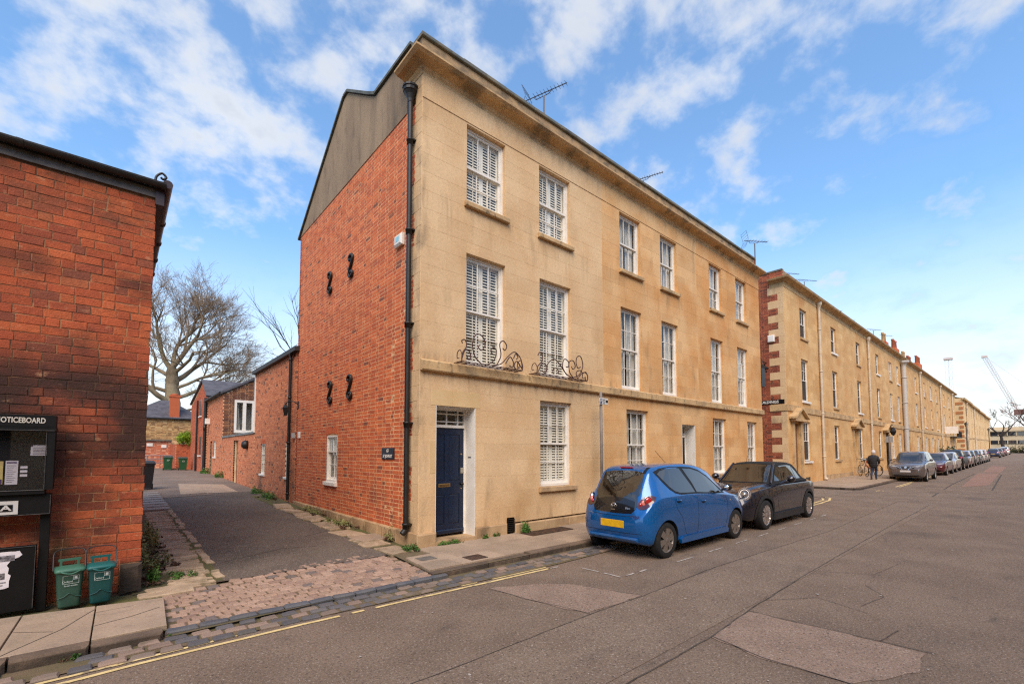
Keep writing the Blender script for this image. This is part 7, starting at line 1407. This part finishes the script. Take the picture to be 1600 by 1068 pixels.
for s_ in (-1, 1):
    v = 'R' if s_ < 0 else 'L'
    for x in WM: 
        B.wheel(x, s_, .85, .31, .20, 10, M_RIM2, 'twin', .74)
        arc = [(x+.355*math.cos(t), .31+.355*math.sin(t)) for t in [math.pi*(-.12+1.24*i/18) for i in range(19)]]; arc2 = [(x+.43*math.cos(t), .31+.425*math.sin(t)) for t in [math.pi*(-.12+1.24*i/18) for i in range(19)]]; B.patch('wheel_arch', arc+arc2[::-1], v, .008, M_WARCH, cuts=1)
    sk = MB(); sk.prism([(1.02, .165), (2.72, .165), (2.70, .30), (1.05, .30)], s_*.79, s_*.862, 'y'); B.mesh('sill', sk, M_WARCH)
    B.line([(1.10, .93), (1.12, .70), (1.16, .45), (1.22, .33)], v); B.line([(2.52, .90), (2.56, .70), (2.50, .45), (2.42, .33)], v); B.line([(.3, .93), (1.0, .93), (2.0, .925), (2.5, .92)], v, .010, M_CHROME, 'belt_trim', .004)
    hn = B.line([(1.16, .835), (1.33, .835)], v, .024, M_CHROME, 'door_handle', .012); B.patch('side_scuttle', [(2.58, .80), (2.74, .80), (2.76, .84), (2.60, .84)], v, .006, M_CHROME); B.patch('scuttle_panel', [(2.60, .81), (2.72, .81), (2.735, .83), (2.615, .83)], v, .009, M_UNDER)
    mb = MB(); mb.lathe([(.0, -.10), (.06, -.085), (.10, -.02), (.105, .03), (.08, .08), (.0, .10)], (2.17, s_*1.03, 1.045), 'x', 16, sy=.75); mb.tube([(2.27, s_*.80, .93), (2.22, s_*.94, 1.0)], .035, 6); B.mesh('door_mirror', mb, M_NAVYC)
    # round headlight with bright ring
    ax = Vector((.86, s_*.30, .34)).normalized(); C = B.bv.ray_cast(Vector((9, s_*.585, .75)), Vector((-1, 0, 0)))[0]+ax*.06; rot = Vector((0, 0, 1)).rotation_difference(ax).to_matrix()
    def ring(prof, m, nm, par=None):
        mb = MB(xf=lambda a, b, c: tuple(C+rot @ Vector((a, b, c)))); mb.lathe(prof, (0, 0, 0), 'z', 28, caps=False); return B.mesh(nm, mb, m, par)
    hl = ring([(.140, -.16), (.140, .0), (.136, .010), (.130, .010), (.126, .0)], M_RIM, 'headlight'); ring([(.107, .004), (.107, .0)], M_UNDER, 'headlight_bowl', hl) if False else None
    ring([(.0, -.012), (.128, -.004)], mat('lamp_bowl', lin((52, 48, 50)), rough=.45), 'headlight_bowl', hl); ring([(.106, .0), (.105, .006), (.092, .006), (.091, .0)], M_RIM2, 'light_ring', hl); ring([(.052, .0), (.045, .014), (.0, .02)], M_CHROME, 'headlight_lens', hl)
    B.patch('fog_light', circ((s_*.50, .44), .075, .065, 18), 'front', .006, M_UNDER); B.patch('bumper_intake', circ((s_*.47, .37), .13, .05, 16), 'front', .004, M_UNDER); B.patch('tail_light', [(s_*.62, .72), (s_*.72, .72), (s_*.74, .88), (s_*.63, .88)], 'rear', .006, M_RED_L)
B.patch('grille', [(-.42, .44), (-.46, .56), (-.40, .62), (0, .64), (.40, .62), (.46, .56), (.42, .44), (0, .42)], 'front', .005, M_UNDER); B.line([(2.62, 0-.62), (2.66, -.3), (2.68, 0), (2.66, .3), (2.62, .62)], 'top', .05, M_UNDER, 'scuttle_vent'); B.patch('bonnet_stripe', [(2.72, .20), (3.5, .16), (3.5, .30), (2.72, .42)], 'top', .003, M_NAVYC)
an = MB(); an.tube([(2.06, -.2, 1.38), (1.95, -.2, 1.56)], .004, 4); B.mesh('roof_antenna', an, M_UNDER)
# ---- other cars
def generic(label, x_near, y_out, z, L_, W_, H_, col, facing, kind='hatch', sx=1.06, sy=.84, group=None, detail=2, plate=True):
    h = H_; hood = .62 if kind != 'suv' else .60; K = []
    if kind == 'suv': prof = [(0, .55, .70), (.03, .66, .92), (.08, .70, 1.25), (.14, .71, .93*h), (.28, .72, .99*h), (.45, .72, h), (.58, .72, .96*h), (.70, .70, .74*h), (.755, .67, .635*h), (.86, .64, .60*h), (.95, .58, .53*h), (1., .44, .42*h)]
    elif kind == 'saloon': prof = [(0, .55, .60*h), (.03, .66, .66*h), (.14, .70, .69*h), (.20, .70, .74*h), (.31, .70, .95*h), (.45, .70, h), (.56, .70, .97*h), (.70, .68, .72*h), (.76, .66, .64*h), (.88, .62, .59*h), (.96, .56, .50*h), (1., .44, .40*h)]
    else: prof = [(0, .55, .50*h), (.03, .66, .66*h), (.09, .70, .86*h), (.15, .71, .96*h), (.3, .71, .995*h), (.42, .71, h), (.56, .71, .95*h), (.70, .69, .74*h), (.77, .66, .645*h), (.88, .62, .59*h), (.96, .55, .50*h), (1., .42, .40*h)]
    for t, wt, zt in prof:
        e = min(t, 1-t); k = 1 if e > .06 else .70+.30*(e/.06)**.5
        zs = min(zt-.03, .62*h-.02*(t > .7)); K.append((t*L_, .22+(.14 if e < .01 else .04 if e < .04 else 0), W_/2*.92*k, W_/2*k, .36*h, W_/2*.955*k, zs, W_/2*(wt+.0)*min(1., k+.02) if zt > .7*h else W_/2*.80*k, zt))
    m = paint(label.split(' car')[0].replace(' ', '_')+'_paint', col); wx = [L_*.17, L_*.80]; r = .33 if kind == 'suv' else .305
    fwd = 1 if facing > 0 else -1; x0 = x_near if fwd > 0 else x_near+L_*sx
    c = Car('parked_car', label, x0, y_out+W_/2*sy, z, K, m, sx, sy, fwd, [(x, r) for x in wx], r+.05, W_/2-.30, 40, group=group)
    for s_ in (-1, 1):
        v = 'R' if s_ < 0 else 'L'; zb = .645*h; tx = [p for p in prof]
        c.patch('side_window', [(.20*L_, zb), (.19*L_, .80*h), (.26*L_, .92*h), (.40*L_, .93*h), (.42*L_, zb)] if kind != 'saloon' else [(.26*L_, zb), (.33*L_, .90*h), (.43*L_, .92*h), (.45*L_, zb)], v, .005, G_CARD, cuts=1)
        c.patch('side_window', [(.45*L_, zb), (.43*L_, .93*h), (.54*L_, .91*h), (.62*L_, .80*h), (.70*L_, zb)], v, .005, G_CARD, cuts=1)
        for x in wx: c.wheel(x, s_, W_/2-.012, r, .2, 5, M_RIM2, 'twin', .7)
        c.patch('headlight', [(s_*W_*.22, .50*h), (s_*W_*.30, .475*h), (s_*W_*.42, .51*h), (s_*W_*.44, .555*h), (s_*W_*.32, .53*h)], 'front', .006, M_CLEAR); c.patch('tail_light', [(s_*W_*.27, .56*h), (s_*W_*.40, .53*h), (s_*W_*.46, .60*h), (s_*W_*.44, .65*h), (s_*W_*.30, .63*h)], 'rear', .006, M_RED_L)
        mb = MB(); mb.lathe([(.0, -.08), (.08, -.05), (.1, .02), (.0, .1)], (.645*L_, s_*(W_/2+.10), .70*h), 'x', 10, sy=.7); mb.tube([(.66*L_, s_*W_*.44, .66*h), (.65*L_, s_*(W_/2+.06), .68*h)], .025, 5); c.mesh('door_mirror', mb, m if detail > 1 else M_TRIMB)
    wt = W_*.33; c.patch('windscreen', [(-W_*.36, .66*h), (-wt*.94, .93*h), (0, .955*h), (wt*.94, .93*h), (W_*.36, .66*h), (0, .65*h)], 'front', .005, G_CARD, cuts=2)
    c.patch('rear_screen', [(-W_*.33, .70*h), (-wt*.85, .90*h), (wt*.85, .90*h), (W_*.33, .70*h)], 'rear', .005, G_CARD, cuts=2)
    c.patch('grille', [(-W_*.2, .40*h), (-W_*.24, .47*h), (0, .485*h), (W_*.24, .47*h), (W_*.2, .40*h)], 'front', .005, M_UNDER); c.patch('bumper_intake', [(-W_*.36, .19*h), (-W_*.30, .25*h), (W_*.30, .25*h), (W_*.36, .19*h), (0, .17*h)], 'front', .005, M_UNDER)
    if plate: c.patch('number_plate', [(-.26, .315*h), (.26, .315*h), (.26, .375*h), (-.26, .375*h)], 'front', .014, M_PLATEW); c.patch('number_plate', [(-.26, .40*h), (.26, .40*h), (.26, .46*h), (-.26, .46*h)], 'rear', .014, M_PLATEY)
    return c
GC = 'cars parked in a line along the kerb of the second terrace'
nq = generic('grey crossover car at the head of the far parking line, facing the camera', 28.0, -2.83, .05, 4.4, 1.86, 1.63, (104, 94, 90), -1, 'suv', group=GC)
for s_ in (-1, 1): nq.line([(s_*.24, .72), (s_*.44, .80), (s_*.62, .86), (s_*.80, .90)], 'front', .02, M_CLEAR, 'light_strip', .010); nq.line([(s_*.14, .62), (s_*.26, .80)], 'front', .025, M_CHROME, 'grille_bar', .012)
nq.patch('badge', circ((0, .76), .07, .07, 14), 'front', .014, M_CHROME)
fleet = [('maroon saloon car behind the grey crossover', 35.8, 4.5, 1.82, 1.46, (96, 40, 44), -1, 'saloon'), ('silver hatchback car third in the parked line', 41.2, 4.2, 1.78, 1.48, (190, 176, 166), -1, 'hatch'), ('black car fourth in the parked line', 46.6, 4.5, 1.84, 1.62, (40, 36, 36), 1, 'suv'), ('bronze car fifth in the parked line', 52.2, 4.2, 1.78, 1.50, (150, 104, 84), -1, 'hatch'), ('dark green car sixth in the parked line', 57.6, 4.3, 1.78, 1.50, (52, 52, 46), 1, 'hatch'), ('charcoal car seventh in the parked line', 63.0, 4.3, 1.78, 1.50, (70, 66, 66), 1, 'hatch'), ('white car eighth in the parked line', 68.4, 4.2, 1.78, 1.48, (214, 204, 196), 1, 'hatch'), ('pinkish silver car at the far end of the parked line before the gap', 73.8, 4.3, 1.78, 1.50, (196, 166, 154), 1, 'hatch'),
         ('dark blue estate car first beyond the gap in the parked line', 101, 4.7, 1.84, 1.5, (44, 48, 72), 1, 'hatch'), ('grey car second beyond the gap in the parked line', 113, 4.3, 1.78, 1.5, (120, 112, 110), 1, 'hatch'), ('red brown car third beyond the gap in the parked line', 124, 4.3, 1.78, 1.5, (130, 70, 62), 1, 'hatch'), ('white van like car at the very end of the parked line', 140, 4.8, 1.9, 1.75, (220, 214, 204), 1, 'suv'), ('bright red car at the far right end of the street', 182, 4.4, 1.8, 1.55, (150, 22, 26), -1, 'hatch')]
for lb_, x, l, w_, h, c_, fc, kd in fleet: generic(lb_, x, -2.86-(.0 if x < 80 else -.05) if x < 150 else -5.6, gz(x), l, w_, h, c_, fc, kd, group=GC if x < 150 else None, detail=1)
# ---------------------------------------------------------------- parking sign
PS = thing('parking_sign', 'grey parking sign pole with a small white plate between the first two houses', 'sign', (4.38, -.30, .1)); px0, py0 = 4.40, -.33
M_POLE = mat('grey_sign_pole', lin((128, 118, 110)), lin((112, 104, 98)), 5., .55, fine=.1)
mb = MB(); mb.lathe([(.032, .08), (.032, 3.0), (.0, 3.01)], (px0, py0, 0), 'z', 12); mb.build('pole', M_POLE, PS)
sp = MB(); sp.cbox(px0-.10, px0+.20, py0-.05, py0-.038, 2.72, 2.865, .004); so_ = sp.build('plate', mat('sign_white', (1, 1, 1)), PS); yy = py0-.0515
b_ = MB(); b_.box(px0-.088, px0-.028, yy, yy+.001, 2.735, 2.85); b_.build('blue_panel', mat('sign_blue', lin((28, 52, 110)), rough=.5), so_); text('P', .10, (px0-.058, yy-.001, 2.793), FRONT, mat('sign_white', (1, 1, 1)), so_, .0006, bold=.002)
text('Permit', .036, (px0+.045, yy-.0005, 2.83), FRONT, M_BLACK, so_, .0006); text('holders', .036, (px0+.045, yy-.0005, 2.79), FRONT, M_BLACK, so_, .0006); text('only', .036, (px0+.045, yy-.0005, 2.75), FRONT, M_BLACK, so_, .0006)
MB().box(px0+.115, px0+.19, yy, yy+.001, 2.765, 2.82).build('icon', M_BLACK, so_); MB().box(px0-.035, px0+.035, py0-.04, py0+.035, 2.76, 2.80).build('clip', M_STEEL, PS)
# ---------------------------------------------------------------- person and bicycles
def skin_body(name, edges, verts, m, parent, sub=2):
    me = bpy.data.meshes.new(name); me.from_pydata([v[:3] for v in verts], edges, []); ob = bpy.data.objects.new('tmp', me); COL.objects.link(ob); ob.modifiers.new('s', 'SKIN'); s_ = ob.modifiers.new('d', 'SUBSURF'); s_.levels = sub
    me.skin_vertices[0].data[0].use_root = True
    for i, v in enumerate(verts): me.skin_vertices[0].data[i].radius = (v[3], v[4] if len(v) > 4 else v[3])
    out = bpy.data.meshes.new_from_object(ob.evaluated_get(bpy.context.evaluated_depsgraph_get())); out.name = name; bpy.data.objects.remove(ob); bpy.data.meshes.remove(me)
    out.materials.clear(); out.materials.append(m)
    for p in out.polygons: p.use_smooth = True
    o = bpy.data.objects.new(name, out); COL.objects.link(o); o.parent = parent; return o
PX, PY = 27.4, -.83; PE = thing('person', 'person in a black quilted coat, blue jeans and pale hat walking away on the pavement', 'person', (PX, PY, pave_z(PX)+.01)); PE.scale = (.9, .9, .9)
M_JEAN = mat('blue_jeans', lin((30, 42, 62)), lin((40, 54, 78)), 6., .9, fine=.1); M_COAT = mat('black_quilted_coat', lin((26, 23, 27)), lin((36, 32, 38)), 5., .7, .3, 20, fine=.15); M_HAT = mat('pale_hat', lin((214, 206, 202)), lin((190, 180, 178)), 20., .9); M_SKIN = mat('skin', lin((196, 150, 128)), rough=.6); M_BOOT = mat('dark_boots', lin((30, 24, 24)), rough=.6)
# walks towards +x, so legs swing in x
skin_body('body', [(0, 1), (1, 2), (2, 3), (0, 4), (4, 5), (5, 6), (6, 7), (0, 8), (8, 9), (9, 10), (10, 11)],
          [(0, 0, .88, .15, .12), (.0, 0, 1.15, .15, .13), (0, 0, 1.38, .12, .1), (.02, 0, 1.50, .055), (.03, -.09, .80, .095), (.12, -.085, .48, .068), (.06, -.08, .10, .05), (.16, -.08, .05, .04), (-.02, .09, .80, .095), (-.08, .085, .47, .068), (-.30, .08, .16, .05), (-.27, .08, .05, .04)], M_JEAN, PE)
skin_body('coat', [(0, 1), (1, 2), (2, 3), (3, 4), (3, 5), (5, 6), (6, 7), (3, 8), (8, 9), (9, 10)], [(0, 0, .66, .20, .235), (0, 0, .88, .185, .215), (0, 0, 1.10, .165, .19), (0, 0, 1.36, .13, .17), (.01, 0, 1.50, .085), (.01, -.20, 1.33, .085), (.04, -.265, 1.08, .072), (.16, -.22, .93, .055), (.01, .20, 1.33, .085), (-.02, .265, 1.08, .072), (.08, .24, .90, .055)], M_COAT, PE)
for i in range(5): 
    mb = MB(); z = .70+.1*i; a, b = (.19, .225) if i < 3 else (.18, .205); mb.tube([(a*math.cos(2*math.pi*k/20), b*math.sin(2*math.pi*k/20), z) for k in range(21)], .012, 5, cap=False); o = mb.build('quilt_ridge', M_COAT); o.parent = PE; o.location = (0, 0, 0)
hd = skin_body('head', [(0, 1), (1, 2)], [(.03, 0, 1.50, .055), (.035, 0, 1.60, .085), (.035, 0, 1.68, .075)], M_SKIN, PE); ha = MB(); ha.lathe([(.105, 1.56), (.115, 1.60), (.112, 1.68), (.085, 1.745), (.04, 1.77), (.0, 1.775)], (.025, 0, 0), 'z', 16); o = ha.build('hat', M_HAT); o.parent = PE; o.location = (0, 0, 0)
for (x, y) in ((.12, -.08), (-.26, .08)): mb = MB(); mb.lathe([(.0, -.13), (.045, -.11), (.05, .02), (.045, .1), (.0, .13)], (x, y, .05), 'x', 10, sx=.9); o = mb.build('shoe', M_BOOT); o.parent = PE; o.location = (0, 0, 0)
for y in (-.215, .235): mb = MB(); mb.lathe([(.0, -.06), (.035, -.04), (.04, .02), (.0, .06)], (.17 if y < 0 else .09, y, .88 if y < 0 else .85), 'z', 8); o = mb.build('hand', M_SKIN); o.parent = PE; o.location = (0, 0, 0)
def bike(label, x, y, rz, m, group):
    t = thing('bicycle', label, 'bicycle', (x, y, pave_z(x)+.01), group); t.rotation_euler.z = rz
    def part(nm, mb, mm, par=None): o = mb.build(nm, mm); o.parent = par or t; o.location = (0, 0, 0); return o
    for wx_ in (-.52, .52):
        mb = MB(); mb.tube([(wx_+.33*math.cos(2*math.pi*k/24), 0, .335+.33*math.sin(2*math.pi*k/24)) for k in range(25)], .018, 6, cap=False); w_ = part('wheel', mb, M_TYRE)
        s_ = MB()
        for k in range(10): a = 2*math.pi*k/10; s_.tube([(wx_, .02*(k % 2), .335), (wx_+.31*math.cos(a), 0, .335+.31*math.sin(a))], .004, 3)
        s_.tube([(wx_+.305*math.cos(2*math.pi*k/24), 0, .335+.305*math.sin(2*math.pi*k/24)) for k in range(25)], .01, 4, cap=False); part('rim', s_, M_STEEL, w_)
    f = MB(); bb, st, hdp, hb2 = (-.08, 0, .30), (-.22, 0, .82), (.36, 0, .80), (.39, 0, .66)
    for a, b in ((bb, st), (bb, hb2), (st, hdp), (bb, (-.52, 0, .335)), ((-.2, 0, .74), (-.52, 0, .335)), ((.33, 0, .88), hb2), (hb2, (.52, 0, .335))): f.tube([a, b], .02, 6)
    part('frame', f, m); h = MB(); h.tube([(.33, 0, .86), (.31, 0, 1.02)], .016, 6); h.tube([(.18, -.28, 1.03), (.32, -.2, 1.05), (.33, 0, 1.03), (.32, .2, 1.05), (.18, .28, 1.03)], .014, 6); part('handlebar', h, M_BLACK)
    sd_ = MB(); sd_.tube([st, (-.25, 0, .95)], .014, 6); sd_.lathe([(.0, -.14), (.05, -.1), (.09, .06), (.07, .12), (.0, .13)], (-.26, 0, .97), 'x', 10, sy=.4); part('saddle', sd_, M_BLACK)
    c_ = MB(); c_.lathe([(.0, -.01), (.09, -.01), (.09, .01), (.0, .01)], (-.08, .04, .30), 'y', 14); c_.tube([(-.08, -.05, .30), (.06, -.05, .22)], .012, 5); part('crank', c_, M_STEEL); return t
gk = 'bicycles leaning by the second terrace wall'
bike('pale bicycle leaning against the wall just right of the walking person', 30.2, .2, .5, mat('pale_bike_paint', lin((190, 170, 150)), rough=.4), gk); bike('red bicycle in the middle of the leaning bicycles', 31.6, .1, .9, mat('red_bike_paint', lin((170, 60, 44)), rough=.4), gk); bike('dark bicycle half hidden behind the grey crossover', 32.8, .25, .4, mat('dark_bike_paint', lin((48, 46, 50)), rough=.4), gk)
# ---------------------------------------------------------------- the other side of the street, mirrored in the window panes
OT = thing('opposite_terrace', 'plain stone terrace across the street, seen only as reflections in the panes', 'building', (0, -15.5, 0))
oo = [(x, x+1.1, z, z+1.9) for x in [-28+4.1*i for i in range(24)] for z in (.9, 3.7, 6.3)]
mb = MB(xf=lambda u, d, z: (u, -15.5-d, z))
for k in range(24):
    x0 = -30+4.1*k
    for r_ in minus((x0, x0+4.1, 0, 8.8), [o for o in oo if x0 < o[0] < x0+4.1]): mb.box(r_[0], r_[1], 0, .2, r_[2], r_[3])
mb.build('wall', M_ROW3, OT, kind='stuff'); MB().box(-30, 68.4, -16.3, -15.9, 0, 8.8).build('dark_interior', M_DARK, OT)
mb = MB(); mb.add([(-30, -15.3, 8.8), (68.4, -15.3, 8.8), (68.4, -19, 11), (-30, -19, 11)], [(0, 1, 2, 3)]); mb.build('roof', M_SLATE, OT, recalc=False)
sheet('opposite_pavement', -40, 240, -15.5, -12.5, .1, M_FLAG, st=6, kind='structure')
